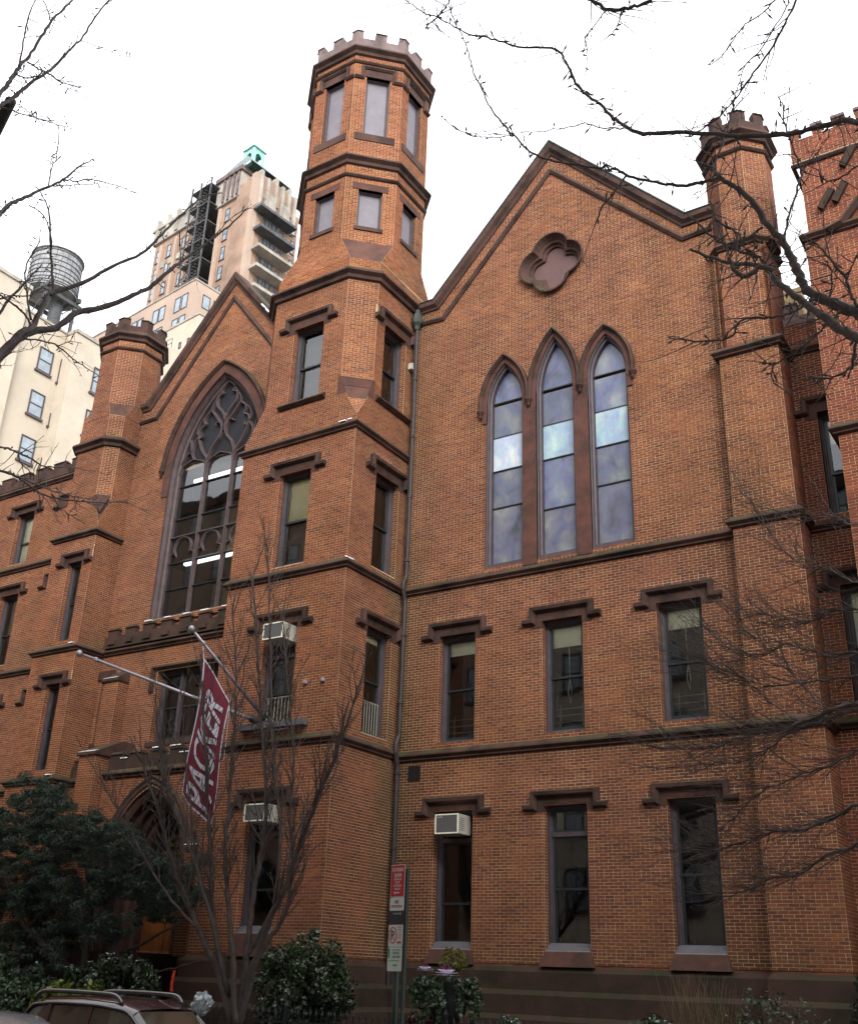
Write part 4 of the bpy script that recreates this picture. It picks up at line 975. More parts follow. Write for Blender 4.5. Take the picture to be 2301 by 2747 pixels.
# ---- roofs behind the gables, side walls
m = MB()
for (c, hw, zp, zb_) in ((-10.75, 3.95, 24.4, 20.05), (-23.2, 3.55, 24.2, 19.9)):
    for s_ in (-1, 1): m.quad((c, .3, zp), (c, 16, zp), (c+s_*(hw+.3), 16, zb_-.4), (c+s_*(hw+.3), .3, zb_-.4))
m.build('roof', M['slateroof'], school)
m = MB(); m.box(-29.2, -4.85, 3.2, 16, 0, 19.3); m.box(-46, -29.2, .9, 16, 0, 18.0); m.build('rear_block', M['mortar'], school)

# ---- downpipe with hopper in the corner of tower and wing
m = MB(); px, py = -15.22, -.13
m.tube([(px, py, 1.0), (px, py, 6.4), (px+.0, py-.12, 6.75), (px, py-.12, 6.95), (px, py, 7.2), (px, py, 10.8), (px, py-.12, 11.1), (px, py-.12, 11.25), (px, py, 11.5), (px, py, 19.45)], .062, 8)
for z in (2.6, 4.4, 6.2, 8.0, 9.8, 11.9, 13.8, 15.7, 17.6): m.lathe((px, py, z), [(.062, 0), (.082, .01), (.082, .08), (.062, .09)], 8)
dp = m.build('downpipe', M['pipe'], school)
m = MB(); m.lathe((px, py-.02, 19.35), [(.07, 0), (.10, .12), (.17, .22), (.19, .38), (.15, .40), (.15, .52), (.08, .54), (.08, .70)], 8); m.build('hopper', M['copperhead'], dp)
m = MB(); m.tube([(px, py-.10, 12.3), (px+.02, py-.10, 16.0), (px, py-.1, 19.0)], .012, 4); m.build('cable', M['pipe'], dp)

# =================================================================== ANNEX TO THE RIGHT
annex = thing('brick_annex', 'second red brick building with battlements at the right edge, beyond the shaded recess', 'building')
BA = Brickwork()
FA = Frame((0, .62, 0), (1, 0, 0), (0, -1, 0)); AN = -3.72
brick_face(FA, [rect(-4.85, -2.4, 1.9, 16.6), rect(-4.35, -3.2, 11.35, 13.95), rect(-4.35, -3.2, 7.0, 9.7)], annex, BA, tone=(.9, .72, .8))
make_window(FA, -3.78, 11.35, 13.95, 1.15, annex, BA, hood=14.35, sill='string', split=.42, blind=.25, blindmat='whiteblind')
make_window(FA, -3.78, 7.0, 9.7, 1.15, annex, BA, hood=10.04, sill='string', split=.5, blind=.8, blindmat='whiteblind')
for z in (6.7, 11.12, 15.72): string_course([(-4.80, .62), (-2.4, .62)], z, annex)
merlons([(-4.85, .62), (-2.6, .62)], 16.45, annex, mat='palestone', L=.3, gap=.34, h=.42, base=.22, th=.2, out=.02, start=.05)
# stair tower of the annex
FN = Frame((0, -1.0, 0), (1, 0, 0), (0, -1, 0))
tA = (1.02, .80, .88)
brick_face(FN, [rect(-3.66, 2.0, 7.6, 12.40)], annex, BA, tone=tA)
brick_face(FN, [rect(-3.80, 2.0, 12.5, 17.55)], annex, BA, tone=tA)
brick_face(FN, [rect(-3.70, 2.0, 17.65, 19.7)], annex, BA, tone=tA)
brick_face(Frame((0, -1.06, 0), (1, 0, 0), (0, -1, 0)), [rect(-3.84, 2.0, 19.8, 20.45)], annex, BA, tone=tA)
for x, z0, z1 in ((-3.66, 7.6, 12.4), (-3.80, 12.5, 17.55), (-3.70, 17.65, 20.45)):
    brick_face(Frame((x, 0, 0), (0, -1, 0), (-1, 0, 0)), [rect(-2.5, 1.0, z0, z1)], annex, BA, tone=tA)
string_course([(-3.70, 1.0), (-3.70, -1.0), (-3.2, -1.0), (2, -1.0)], 12.58, annex)
string_course([(-3.78, 1.0), (-3.78, -1.0), (-3.2, -1.0), (2, -1.0)], 17.66, annex)
string_course([(-3.80, 1.0), (-3.80, -1.0), (2, -1.0)], 19.76, annex, prof=ROUNDM)
F_ = Frame((0, -1.02, 0), (1, 0, 0), (0, -1, 0))
q = MB(); q.sweep(F_.O, F_.U, F_.V, F_.N, [(-3.25, 17.60), (-2.95, 17.68), (-2.0, 18.75), (-.6, 20.3)], [(-.09, 0), (-.08, .08), (0, .18), (.08, .12), (.09, 0)]); q.build('raking_string', M['stone'], annex)
for (a, b, z, L_) in ((-3.35, -3.05, 18.55, .42), (-3.02, -2.75, 18.62, .42), (-2.75, -2.45, 19.55, .40)):
    q = MB(); q.sweep(F_.O, F_.U, F_.V, F_.N, [(a, z-.3), (b, z+.15)], [(-.07, 0), (-.07, .10), (.07, .14), (.07, 0)]); q.build('sloping_stone', M['base_stone'], annex)
for i, (a, b) in enumerate(((-3.84, -3.62), (-3.30, -3.08), (-2.82, -2.56), (-2.3, -2.0), (-1.7, -1.4))):
    brick_face(Frame((0, -1.06, 0), (1, 0, 0), (0, -1, 0)), [rect(a, b, 20.45, 20.72)], annex, BA, tone=tA)
    q = MB(); q.box(a-.03, b+.03, -1.10, -.80, 20.72, 20.80); q.build('merlon_cap', M['palestone'], annex)
q = MB(); q.box(-3.0, 2.0, -.7, 10, 0, 19.5); q.box(-3.55, 2, -.85, 3, 7.6, 19.6); q.build('rear_block', M['mortar'], annex)

# thin snow on ledges
sn = MB()
for s in SN: sn.add(s.v, s.f)
def snow_strip(a, b, w_=.09, h=.03, rnd=random.Random(3)):
    a, b = Vector(a), Vector(b); n = max(1, int((b-a).length/.25)); t = (b-a)/n
    for i in range(n):
        if rnd.random() < .25: continue
        p0, p1 = a+t*(i+rnd.uniform(0, .3)), a+t*(i+rnd.uniform(.7, 1.0)); k = w_*rnd.uniform(.5, 1)
        sn.add([p0+Vector((0, -.01, 0)), p1+Vector((0, -.01, 0)), p1+Vector((0, k, .02)), p0+Vector((0, k, .02)), p0+Vector((0, 0, h)), p1+Vector((0, 0, h)), p1+Vector((0, k, h)), p0+Vector((0, k, h))], [[0,1,5,4],[4,5,6,7],[1,2,6,5],[0,4,7,3],[2,3,7,6]])
for i in range(10):
    x = -26.95+.1+i*.80
    if x > -25.8: snow_strip((x, -.17, 11.66), (x+.44, -.17, 11.66))
    x = -24.8+.05+i*.8
    if x < -20: snow_strip((x, -1.09, 7.32), (x+.44, -1.09, 7.32)); snow_strip((x+.4, -1.09, 7.11), (x+.74, -1.09, 7.11), .05)
snow_strip((-27.6, -1.30, 6.80), (-27.05, -1.30, 6.80), .2); snow_strip((-27.5, -1.22, 10.96), (-27.1, -1.22, 10.96), .12); snow_strip((-27.4, -1.22, 14.93), (-27.1, -1.22, 14.93), .12)
snow_strip((-15.9, -2.7, 15.17), (-15.4, -2.7, 15.17)); snow_strip((-15.35, -2.68, 11.22), (-15.3, -2.3, 11.22)); snow_strip((-21.6, -.3, 22.42), (-19.9, -.3, 20.35), .2, .06)
snow_strip((-24.0, -.55, 5.0), (-23.9, -.55, 5.0))
o = sn.build('snow', M['snow'], kind='stuff'); tag(o, 'thin patches of snow lying on the ledges and battlements', 'snow')
nb = finish_bricks(BW, school, 300)
BAc = finish_bricks(BA, annex, 0)
print('bricks', nb, BAc)

# =================================================================== BACKGROUND BUILDINGS
M['cream'] = simple('cream_brick', (0.44, 0.385, 0.31), 0.9, 0.35, 0.12, 0.1, 6)
M['cream2'] = simple('cream_brick_worn', (0.47, 0.41, 0.33), 0.9, 0.8, 0.12, 0.1, 6)
M['peach'] = simple('peach_stucco', (0.40, 0.30, 0.235), 0.9, 0.15, 0.16, 0.05, 5)
M['tan'] = simple('tan_brick', (0.30, 0.20, 0.145), 0.9, 0.30, 0.35, 0.1, 4)
M['limestone'] = simple('stained_limestone', (0.33, 0.30, 0.26), 0.9, 0.5, 0.4, 0.1, 5)
M['sootdark'] = simple('sooty_steel', (0.075, 0.078, 0.082), 0.7, 1, 0.4, 0.1)
M['tankwood'] = simple('weathered_tank_boards', (0.26, 0.265, 0.275), 0.9, 2.0, 0.35, 0.3, 20)
WMESH = {}
def far_window(F, u0, u1, z0, z1, parent, dark='frame', muntin=1, sill=True, mull=0):
    """far window: frame part with its pane, meshes shared by size"""
    key = (round(u1-u0, 2), round(z1-z0, 2), dark, muntin, mull)
    if key not in WMESH:
        w_, h_ = u1-u0, z1-z0
        L = Frame((0, 0, 0), (1, 0, 0), (0, -1, 0))
        f = MB(); f.sweep(L.O, L.U, L.V, L.N, rect(0, w_, 0, h_), [(0, 0), (0, .07), (.07, .07), (.075, .012), (.075, 0)], closed=True)
        if muntin: f.obox(L, .06, w_-.06, h_*.48-.04, h_*.48+.04, 0, .035)
        for k in range(mull): f.obox(L, w_*(k+1)/(mull+1)-.04, w_*(k+1)/(mull+1)+.04, .05, h_-.05, 0, .035)
        if sill: f.obox(L, -.1, w_+.1, -.14, 0, 0, .12)
        a = f.build('window', M[dark]); p = MB(); p.quad(L.P(.05, .05, .014), L.P(w_-.05, .05, .014), L.P(w_-.05, h_-.05, .014), L.P(.05, h_-.05, .014)); b = p.build('pane', M['glass_far'])
        WMESH[key] = (a.data, b.data); bpy.data.objects.remove(a); bpy.data.objects.remove(b)
    ma, mb = WMESH[key]
    R = Matrix((F.U, -F.N, F.V)).transposed().to_4x4(); R.translation = F.P(u0, z0, .01)
    a = bpy.data.objects.new('window', ma); COL.objects.link(a); a.parent = parent; a.matrix_world = R
    b = bpy.data.objects.new('pane', mb); COL.objects.link(b); b.parent = a
    return a
# -- cream apartment block, far left
cb = thing('cream_apartment_block', 'cream brick apartment block at the far left with sash windows, below the water tank', 'building')
def slab(name, x0, x1, y0, y1, z0, z1, mat, parent):
    q = MB(); q.box(x0, x1, y0, y1, z0, z1); return q.build(name, M[mat], parent)
slab('wall', -75, -51.9, 9.8, 13.24, 0, 38.85, 'cream', cb); slab('wall', -75, -51.4, -14, 9.8, 0, 40.0, 'cream2', cb); slab('wall', -75, -50.87, 13.24, 40, 0, 38.7, 'cream2', cb)
slab('parapet', -75, -50.78, 13.2, 40, 38.7, 38.95, 'limestone', cb); slab('parapet', -75, -51.3, -14, 9.85, 40.0, 40.25, 'limestone', cb); slab('parapet', -75, -51.82, 9.85, 13.2, 38.85, 39.0, 'limestone', cb)
CA = Frame((-51.9, 0, 0), (0, 1, 0), (1, 0, 0)); CB_ = Frame((-50.87, 0, 0), (0, 1, 0), (1, 0, 0)); CC = Frame((-51.4, 0, 0), (0, 1, 0), (1, 0, 0))
for k in range(9):
    z1 = 37.05-3.12*k
    if z1 < 12: break
    far_window(CA, 11.58, 12.62, z1-1.65, z1, cb); far_window(CB_, 15.0, 16.1, z1-1.85, z1, cb); far_window(CB_, 18.2, 19.3, z1-1.85, z1, cb)
    far_window(CA, 13.2, (13.46 if k == 0 else 13.18+.38), z1-1.8, z1-.1 if k == 0 else z1-.9, cb, muntin=0)
    far_window(CC, 4.8, 6.0, z1-1.7, z1, cb); far_window(CC, 1.0, 2.2, z1-1.7, z1, cb)
# -- water tank on its roof
wt = thing('water_tank', 'grey wooden rooftop water tank with hoops on dark steel legs', 'water tank', (-54.0, 12.9, 39.0))
TZ = 42.3-39.0
q = MB(); n_ = 28
for i in range(n_):
    a0, a1 = 2*PI*i/n_+.01, 2*PI*(i+1)/n_-.01
    p = [(1.70*math.cos(a), 1.70*math.sin(a)) for a in (a0, a1)]; p2 = [(1.62*math.cos(a), 1.62*math.sin(a)) for a in (a0, a1)]
    o_ = [(*p[0], TZ), (*p[1], TZ), (p2[1][0], p2[1][1], TZ+2.9), (p2[0][0], p2[0][1], TZ+2.9)]
    b_ = MB(); b_.quad(*o_); b_.quad((p[0][0]*.95, p[0][1]*.95, TZ), (p[1][0]*.95, p[1][1]*.95, TZ), (p[1][0], p[1][1], TZ), (p[0][0], p[0][1], TZ)); b_.build('board', M['tankwood'], wt)
q.lathe((0, 0, TZ), [(1.66, 0), (1.60, 2.85)], 28); q.build('tank', M['tankwood'], wt)
for k in range(9):
    z = TZ+.12+2.6*(k/8.0)**1.35; r_ = 1.715-.08*(z-TZ)/2.9
    q = MB(); q.lathe((0, 0, z), [(r_, 0), (r_+.03, .0), (r_+.03, .045), (r_, .045)], 28, cap=False); q.build('hoop', M['sootdark'], wt)
q = MB(); q.lathe((0, 0, TZ+2.9), [(1.75, 0), (1.75, .06), (.05, .62)], 28); q.build('tank_roof', M['tankwood'], wt)
q = MB(); q.box(-1.6, 1.6, -1.3, -1.1, TZ-.3, TZ); q.box(-1.6, 1.6, 1.1, 1.3, TZ-.3, TZ); q.box(-1.3, -1.1, -1.6, 1.6, TZ-.55, TZ-.3); q.box(1.1, 1.3, -1.6, 1.6, TZ-.55, TZ-.3); q.build('beams', M['sootdark'], wt)
for sx in (-1, 1):
    for sy in (-1, 1):
        q = MB(); q.box(sx*1.15-.09, sx*1.15+.09, sy*1.15-.09, sy*1.15+.09, -.05, TZ-.5); q.build('leg', M['sootdark'], wt)
q = MB(); q.lathe((.4, .3, 0), [(.42, 0), (.42, TZ)], 12); q.build('riser_pipe', M['sootdark'], wt)
for a_, b_ in (((-1.15, -1.15, .1), (1.15, -1.15, TZ-.6)), ((1.15, -1.15, .1), (1.15, 1.15, TZ-.6))):
    q = MB(); q.tube([a_, b_], .04, 5); q.build('brace', M['sootdark'], wt)

# -- peach stepped block
th = math.radians(-7); BU = Vector((math.cos(th), math.sin(th), 0)); BV = Vector((-math.sin(th), math.cos(th), 0))
def rbox(mb, C, u0, u1, v0, v1, z0, z1):
    p = [C+BU*u+BV*v for u, v in ((u0, v0), (u1, v0), (u1, v1), (u0, v1))]
    mb.add([(*a[:2], z0) for a in p]+[(*a[:2], z1) for a in p], [[0,3,2,1],[4,5,6,7],[0,1,5,4],[1,2,6,5],[2,3,7,6],[3,0,4,7]])
def rslab(name, C, u0, u1, v0, v1, z0, z1, mat, parent):
    q = MB(); rbox(q, C, u0, u1, v0, v1, z0, z1); return q.build(name, M[mat], parent)
pb = thing('peach_apartment_block', 'peach coloured apartment block with paired windows, in front of the tall brick tower', 'building')
C0 = Vector((-81.27, 48.93, 0))
rslab('wall', C0, -40, 0, 0, 9, 0, 76.6, 'peach', pb); rslab('parapet', C0, -40.1, .1, -.1, 9.1, 76.6, 76.8, 'limestone', pb)
FPL = Frame(C0, BU, -BV); FPR = Frame(C0, BV, BU)
for k in range(4):
    z1 = 75.25-3.05*k
    for u in (-1.05, -2.4, -5.4, -6.7, -9.8, -11.1): far_window(FPL, u-1.15, u, z1-2.05, z1, pb, muntin=0, sill=False)
    for u in (1.3, 2.9, 6.0): far_window(FPR, u, u+1.1, z1-1.85, z1, pb, muntin=0, sill=False)
lb = thing('lower_cream_block', 'lower cream block with roof railing, between the left turret and the gable', 'building')
C2 = Vector((-67.19, 37.68, 0))
rslab('wall', C2, -22, 0, 0, 12, 0, 60.2, 'cream2', lb); rslab('parapet', C2, -22, .1, -.1, 12, 60.2, 60.4, 'limestone', lb)
FCL = Frame(C2, BU, -BV)
for u in (-1.0, -2.3): far_window(FCL, u-.35, u, 57.2, 57.9, lb, muntin=0, sill=False)
rslab('terrace_wall', C2, -20, 2, -4.0, 0, 0, 53.6, 'cream', lb)
FCT = Frame(C2+BV*-4.0, BU, -BV); FTR2 = Frame(C2+BU*2, BV, BU)
for k in range(3):
    for u in (-.3, -3.6, -6.9): far_window(FCT, u-2.6, u, 51.4-3.0*k-1.6, 51.4-3.0*k, lb, muntin=1, sill=False, mull=2)
    far_window(FTR2, -3.4, -.8, 51.4-3.0*k-1.6, 51.4-3.0*k, lb, muntin=1, sill=False, mull=2)
q = MB()
for i in range(23): q.tube([C2+BU*(-20+i)-BV*3.9+Z_*53.6, C2+BU*(-20+i)-BV*3.9+Z_*54.6], .03, 4)
for z in (54.1, 54.6): q.tube([C2+BU*-20-BV*3.9+Z_*z, C2+BU*2-BV*3.9+Z_*z], .03, 4)
q.build('roof_railing', M['sootdark'], lb)
# -- tall brick tower with balconies, fire stair and copper cupola
tb = thing('brick_apartment_tower', 'tall old tan brick tower with stacked balconies, fire stair and a green copper cupola', 'building')
C1 = Vector((-81.84, 57.16, 0))
rslab('wall', C1, -7.5, 0, 0, 8.0, 0, 97.0, 'tan', tb)                       # front pier block
rslab('wall', C1, -21.5, -10.9, 0, 9.0, 0, 97.5, 'tan', tb); rslab('wall', C1, -10.9, -7.5, 2.2, 9.0, 0, 97.5, 'tan', tb)
rslab('corner_pier', C1, -3.4, .25, -.25, 1.3, 0, 98.6, 'tan', tb); rslab('corner_pier', C1, -.5, .35, -.35, .5, 0, 99.2, 'peach', tb)
for u in (-19.6, -16.2, -13.4, -6.7): rslab('pilaster', C1, u-.25, u+.25, -.35, 0, 0, 96.5, 'peach', tb)
rslab('attic', C1, -7.8, -2.9, -.35, 6, 97.0, 101.2, 'limestone', tb); rslab('cornice', C1, -8.1, -2.6, -.65, 6.3, 101.2, 101.9, 'palestone', tb)
rslab('attic', C1, -21.8, -10.6, -.35, 6, 97.3, 99.6, 'limestone', tb); rslab('cornice', C1, -22.1, -10.3, -.6, 6.3, 99.6, 100.1, 'limestone', tb)
rslab('attic', C1, -2.2, .2, .2, 6.9, 96.0, 99.6, 'tan', tb)
for v, z in ((.6, 99.5), (1.8, 98.9), (3.2, 99.8), (4.4, 99.2), (5.6, 99.6), (6.8, 99.0)): rslab('buttress', C1, -.3, .55, v-.25, v+.25, 93.2, z+.5, 'limestone', tb)
for v in (2.4, 5.0): rslab('oriel', C1, 0, 1.0, v-.55, v+.55, 94.2, 96.4, 'limestone', tb); 
q = MB()
for (u0, u1, v0, v1, zb_, zt) in ((-8.0, -1.0, -.4, 7.0, 101.9, 105.0),):
    a = [C1+BU*u+BV*v+Z_*zb_ for u, v in ((u0, v0), (u1, v0), (u1, v1), (u0, v1))]; b = [C1+BU*u+BV*v+Z_*zt for u, v in ((u0+2.4, v0+1.3), (u1-2.6, v0+1.3), (u1-2.6, v1-3), (u0+2.4, v1-3))]
    for i in range(4): q.quad(a[i], a[(i+1) % 4], b[(i+1) % 4], b[i])
q.build('slate_roof', M['slateroof'], tb)
CU = C1+BU*-4.5+BV*2.6
cu_ = rslab('cupola', CU, -1.1, 1.1, -1.1, 1.1, 103.6, 104.4, 'copper', tb)
for a in (-1, 1):
    for b in (-1, 1): q = MB(); rbox(q, CU, a*.9-.16, a*.9+.16, b*.9-.16, b*.9+.16, 104.4, 107.0); q.build('post', M['copper'], cu_)
q = MB()
for (s0, N0) in ((BU, -BV), (BV, BU), (BU, BV), (BV, -BU)):
    F = Frame(CU+N0*.95, s0, N0); q.poly([rect(-.95, .95, 104.4, 107.2), [(-.5, 104.7)]+arch(0, .5, 105.9, .6, 6)+[(.5, 104.7)]], lambda a, b, F=F: F.P(a, b, 0))
q.build('arcade', M['copper'], cu_)
q = MB(); a = [CU+BU*u+BV*v+Z_*107.2 for u, v in ((-1.25, -1.25), (1.25, -1.25), (1.25, 1.25), (-1.25, 1.25))]; t = CU+Z_*109.0
for i in range(4): q.add([a[i], a[(i+1) % 4], t], [[0, 1, 2]])
q.add(a, [[0, 3, 2, 1]]); q.build('cupola_roof', M['copper'], cu_)
FTL_ = Frame(C1, BU, -BV); FTR_ = Frame(C1, BV, BU)
for k in range(7):
    z1 = 96.0-3.18*k
    far_window(FTL_, -5.7, -4.8, z1-2.1, z1, tb); far_window(FTL_, -14.9, -13.9, z1-2.1, z1, tb); far_window(FTL_, -12.6, -11.6, z1-2.1, z1, tb)
    far_window(FTL_, -18.4, -17.5, z1-2.1, z1, tb); far_window(FTL_, -20.9, -20.0, z1-2.1, z1, tb)
    far_window(FTR_, .5, 1.4, z1-2.3, z1-.2, tb); far_window(FTR_, 4.6, 5.5, z1-2.3, z1-.2, tb); far_window(FTR_, 7.0, 7.6, z1-2.3, z1-.2, tb)
    zb_ = 90.3-3.1*k
    if k < 5:
        b = rslab('balcony', C1, .2, 1.9, .2, 6.3, zb_-.45, zb_, 'limestone' if k else 'sootdark', tb)
        q = MB()
        for v in (.25, 1.7, 3.2, 4.7, 6.2): p = C1+BU*1.85+BV*v+Z_*zb_; q.tube([p, p+Z_*1.0], .035, 4)
        q.tube([C1+BU*1.85+BV*.25+Z_*(zb_+1), C1+BU*1.85+BV*6.2+Z_*(zb_+1)], .035, 4); q.build('railing', M['sootdark'], b)
b = rslab('balcony', C1, .2, 1.9, -.1, 6.3, 93.0, 93.4, 'sootdark', tb)
for k in range(6):
    z = 95.6-3.1*k
    for v in (2.2, 3.4): far_window(FTR_, v, v+.8, z-4.2, z-2.3, tb)
for u in (-6.2, -5.2, -4.2, -3.3): rslab('attic_pier', C1, u-.18, u+.18, -.55, -.3, 97.2, 101.1, 'palestone', tb)
for u in (-20.9, -18.6, -16.4, -14.0, -12.0): rslab('pinnacle', C1, u-.28, u+.28, -.55, 0, 97.6, 101.4, 'limestone', tb)
for u in (-19.0, -17.3, -15.4, -13.2): rslab('spandrel', C1, u-.4, u+.4, -.12, 0, 92.4, 93.4, 'limestone', tb); rslab('spandrel', C1, u-.4, u+.4, -.12, 0, 86.0, 86.8, 'limestone', tb)
# fire stair in the recess
for k in range(7):
    z = 100.4-2.0*k*1.55
    if z < 80: break
    rslab('stair_landing', C1, -11.6, -7.3, -1.9, 2.1, z-.15, z, 'sootdark', tb)
    q = MB()
    for i in range(10):
        t = i/10; rbox(q, C1, -11.4+3.2*t, -11.1+3.2*t, -1.7, -.7, z-3.1+3.1*t*1.0, z-3.0+3.1*t)
    q.tube([C1+BU*-11.4-BV*1.7+Z_*(z-2.2), C1+BU*-8.1-BV*1.7+Z_*(z+.9)], .05, 4); q.tube([C1+BU*-11.5-BV*1.85+Z_*(z+1.0), C1+BU*-7.4-BV*1.85+Z_*(z+1.0)], .05, 4); q.tube([C1+BU*-11.5-BV*1.85+Z_*(z+.5), C1+BU*-7.4-BV*1.85+Z_*(z+.5)], .04, 4)
    q.build('stair_flight', M['sootdark'], tb)
for u in (-11.5, -9.6, -7.4): q = MB(); rbox(q, C1, u-.09, u+.09, -1.9, -1.72, 76, 101.4); q.build('stair_post', M['sootdark'], tb)

# -- terrace across the street, behind the camera: it shades the lower storeys and shows in the glass
def opposite(x0, x1, h, mat, label, seed):
    t = thing('terrace_house', label, 'house')
    F = Frame((0, -24.0, 0), (-1, 0, 0), (0, 1, 0)); r_ = random.Random(seed)
    q = MB(); q.box(x0, x1, -40, -24.0, -.6, h); q.build('wall', M[mat], t); q = MB(); q.box(x0-.05, x1+.05, -24.05, -23.6, h-.7, h+.1); q.build('cornice', M['stone'], t)
    n = int((x1-x0)/2.6)
    for i in range(n):
        for k in range(int(h/3.4)):
            u = -x1+(i+.5)*(x1-x0)/n
            far_window(F, u-.5, u+.5, 1.2+3.4*k, 3.1+3.4*k, t)
opposite(-26, 14, 24.0, 'cream2', 'cream apartment house across the street, seen only in reflections', 1)
opposite(-38, -26.1, 28.0, 'tan', 'brownstone apartment house across the street, seen only in reflections', 2)
opposite(-75, -38.1, 31.0, 'tan', 'tall tan brick apartment house across the street, seen only in reflections', 3)
opposite(14.1, 50, 25.0, 'stone', 'tall brownstone across the street, seen only in reflections', 4)

# =================================================================== THINGS ON THE FACADE
def air_con(x, z, yf, yb, wd, hh, label):
    t = thing('air_conditioner', label, 'air conditioner', (x, yb, z), group='window air conditioners')
    q = MB(); d = yb-yf
    q.box(0, wd, -d, .15, 0, hh); b = q.build('casing', M['ac'], t); bv = b.modifiers.new('b', 'BEVEL'); bv.width = .012; bv.segments = 2
    q = MB(); F = Frame((0, -d-.002, 0), (1, 0, 0), (0, -1, 0))
    q.quad(F.P(.03, .03, .004), F.P(wd-.03, .03, .004), F.P(wd-.03, hh-.03, .004), F.P(.03, hh-.03, .004)); q.build('grille', M['acgrille'], t)
    q = MB(); q.sweep(F.O, F.U, F.V, F.N, rect(0, wd, 0, hh), [(0, 0), (0, .014), (.028, .014), (.028, 0)], closed=True); q.build('grille_frame', M['whiteblind'], t)
    q = MB()
    for i in range(7): q.obox(Frame((wd, 0, 0), (0, 1, 0), (1, 0, 0)), -d+.06, -d+.26, .08+i*.045, .095+i*.045, 0, .004)
    q.build('side_louvres', M['acgrille'], t)
    return t, F
t_, F = air_con(-13.88, 4.70, -.40, .02, .64, .45, 'beige air conditioner in the ground floor window right of the downpipe')
q = MB(); put_text(q, 'Friedrich', F, .13, .385, .028, .008, bold=.001); q.build('lettering', M['whiteblind'], t_)
air_con(-17.52, 9.22, -3.02, -2.50, .64, .42, 'beige air conditioner high in the tower window above the white plank')
air_con(-17.54, 4.80, -3.02, -2.50, .64, .40, 'beige air conditioner in the lowest tower window, behind the bare tree')
q = MB(); q.box(-18.27, -16.18, -2.80, -2.60, 7.04, 7.18); o = q.build('plank', M['slate']); tag(o, 'pale grey plank fixed under the tower window where the flagpoles start', 'plank')
for x, lb_ in ((-16.36, 'small grey floodlight on the tower wall, left one'), (-15.82, 'small grey floodlight on the tower wall near its corner')):
    t = thing('floodlight', lb_, 'floodlight', (x, -2.62, 8.10), group='floodlights on the tower'); q = MB(); q.lathe((0, 0, 0), [(.02, -.05), (.06, -.02), (.06, .04), (.03, .07)], 8); q.build('lamp_head', M['pole'], t); q = MB(); q.tube([(0, 0, 0), (.0, .05, -.02)], .015, 5); q.build('bracket', M['pole'], t)
t = thing('floodlight', 'white box light high beside the downpipe', 'floodlight', (-15.30, -.22, 18.05)); q = MB(); q.box(-.07, .07, -.08, .08, -.10, .10); q.build('lamp_head', M['ac'], t); q = MB(); q.tube([(0, .08, 0), (0, .2, .02)], .02, 5); q.build('bracket', M['pipe'], t)
# flagpoles
def flagpole(base, tip, label):
    t = thing('flagpole', label, 'flagpole', base, group='flagpoles on the tower'); d = Vector(tip)-Vector(base)
    q = MB(); q.tube([(0, 0, 0), d], [.050, .034], 10); q.build('pole', M['pole'], t, smooth=True)
    q = MB(); q.tube([d*0, d*.05], .085, 10); q.build('socket', M['black_metal'], t)
    q = MB(); n = d.normalized(); q.lathe(d+n*.12, [(.02, -.09), (.065, -.06), (.085, 0), (.065, .06), (.02, .09)], 12); q.build('ball', M['snow' if 0 else 'pole'], t, smooth=True)
    q = MB(); q.lathe(d-n*.35, [(.036, -.05), (.055, -.02), (.055, .03), (.036, .06)], 8); q.build('truck', M['pole'], t)
B0 = Vector((-17.62, -2.72, 7.22)); T1 = Vector((-21.51, -5.2, 8.78)); T2 = Vector((-17.67, -5.2, 8.83))
flagpole(B0, T1, 'long pale flagpole slanting out to the left, passing behind the banner')
flagpole(B0+Vector((.16, 0, .08)), T2, 'flagpole slanting out over the street beside the banner')
# banner
M['maroon'] = simple('maroon_nylon', (0.13, 0.004, 0.020), 0.75, 3, 0.18, 0.1, 200)
M['white_cloth'] = simple('white_cloth', (0.50, 0.48, 0.54), 0.8, 4, 0.08, 0.1)
def bpoint(u, v):
    """banner surface: u 0..1 across (left to right), v 0..1 down"""
    A = at(418, 1348, -5.02); Bq = at(471, 1441, -4.55); Cq = at(430, 1702, -4.75); Dq = at(370, 1626, -5.15)
    top = A.lerp(Bq, u); bot = Dq.lerp(Cq, u); p = top.lerp(bot, v)
    fold = math.sin(u*7.5+v*2.1)*.06*(.3+v)+math.sin(v*6+u*3)*.05
    p.y += fold; p.x += math.sin(v*PI)*(.5-u)*.05
    return p
fl = thing('banner', 'hanging maroon banner with white capital letters, white edged, in front of the entrance', 'flag', bpoint(.5, 0))
off = Vector(fl.location)
NU, NV = 48, 120; vv = []; ff = []
for j in range(NV+1):
    for i in range(NU+1): vv.append(bpoint(i/NU, j/NV)-off)
for j in range(NV):
    for i in range(NU): a = j*(NU+1)+i; ff.append([a, a+1, a+NU+2, a+NU+1])
mesh_obj('cloth', vv, ff, M['maroon'], fl, smooth=True)
def bn(u, v):
    a = bpoint(u, v); du = bpoint(u+.01, v)-a; dv = bpoint(u, v+.01)-a; n = du.cross(dv).normalized()
    return n if n.y < 0 else -n
q = MB()
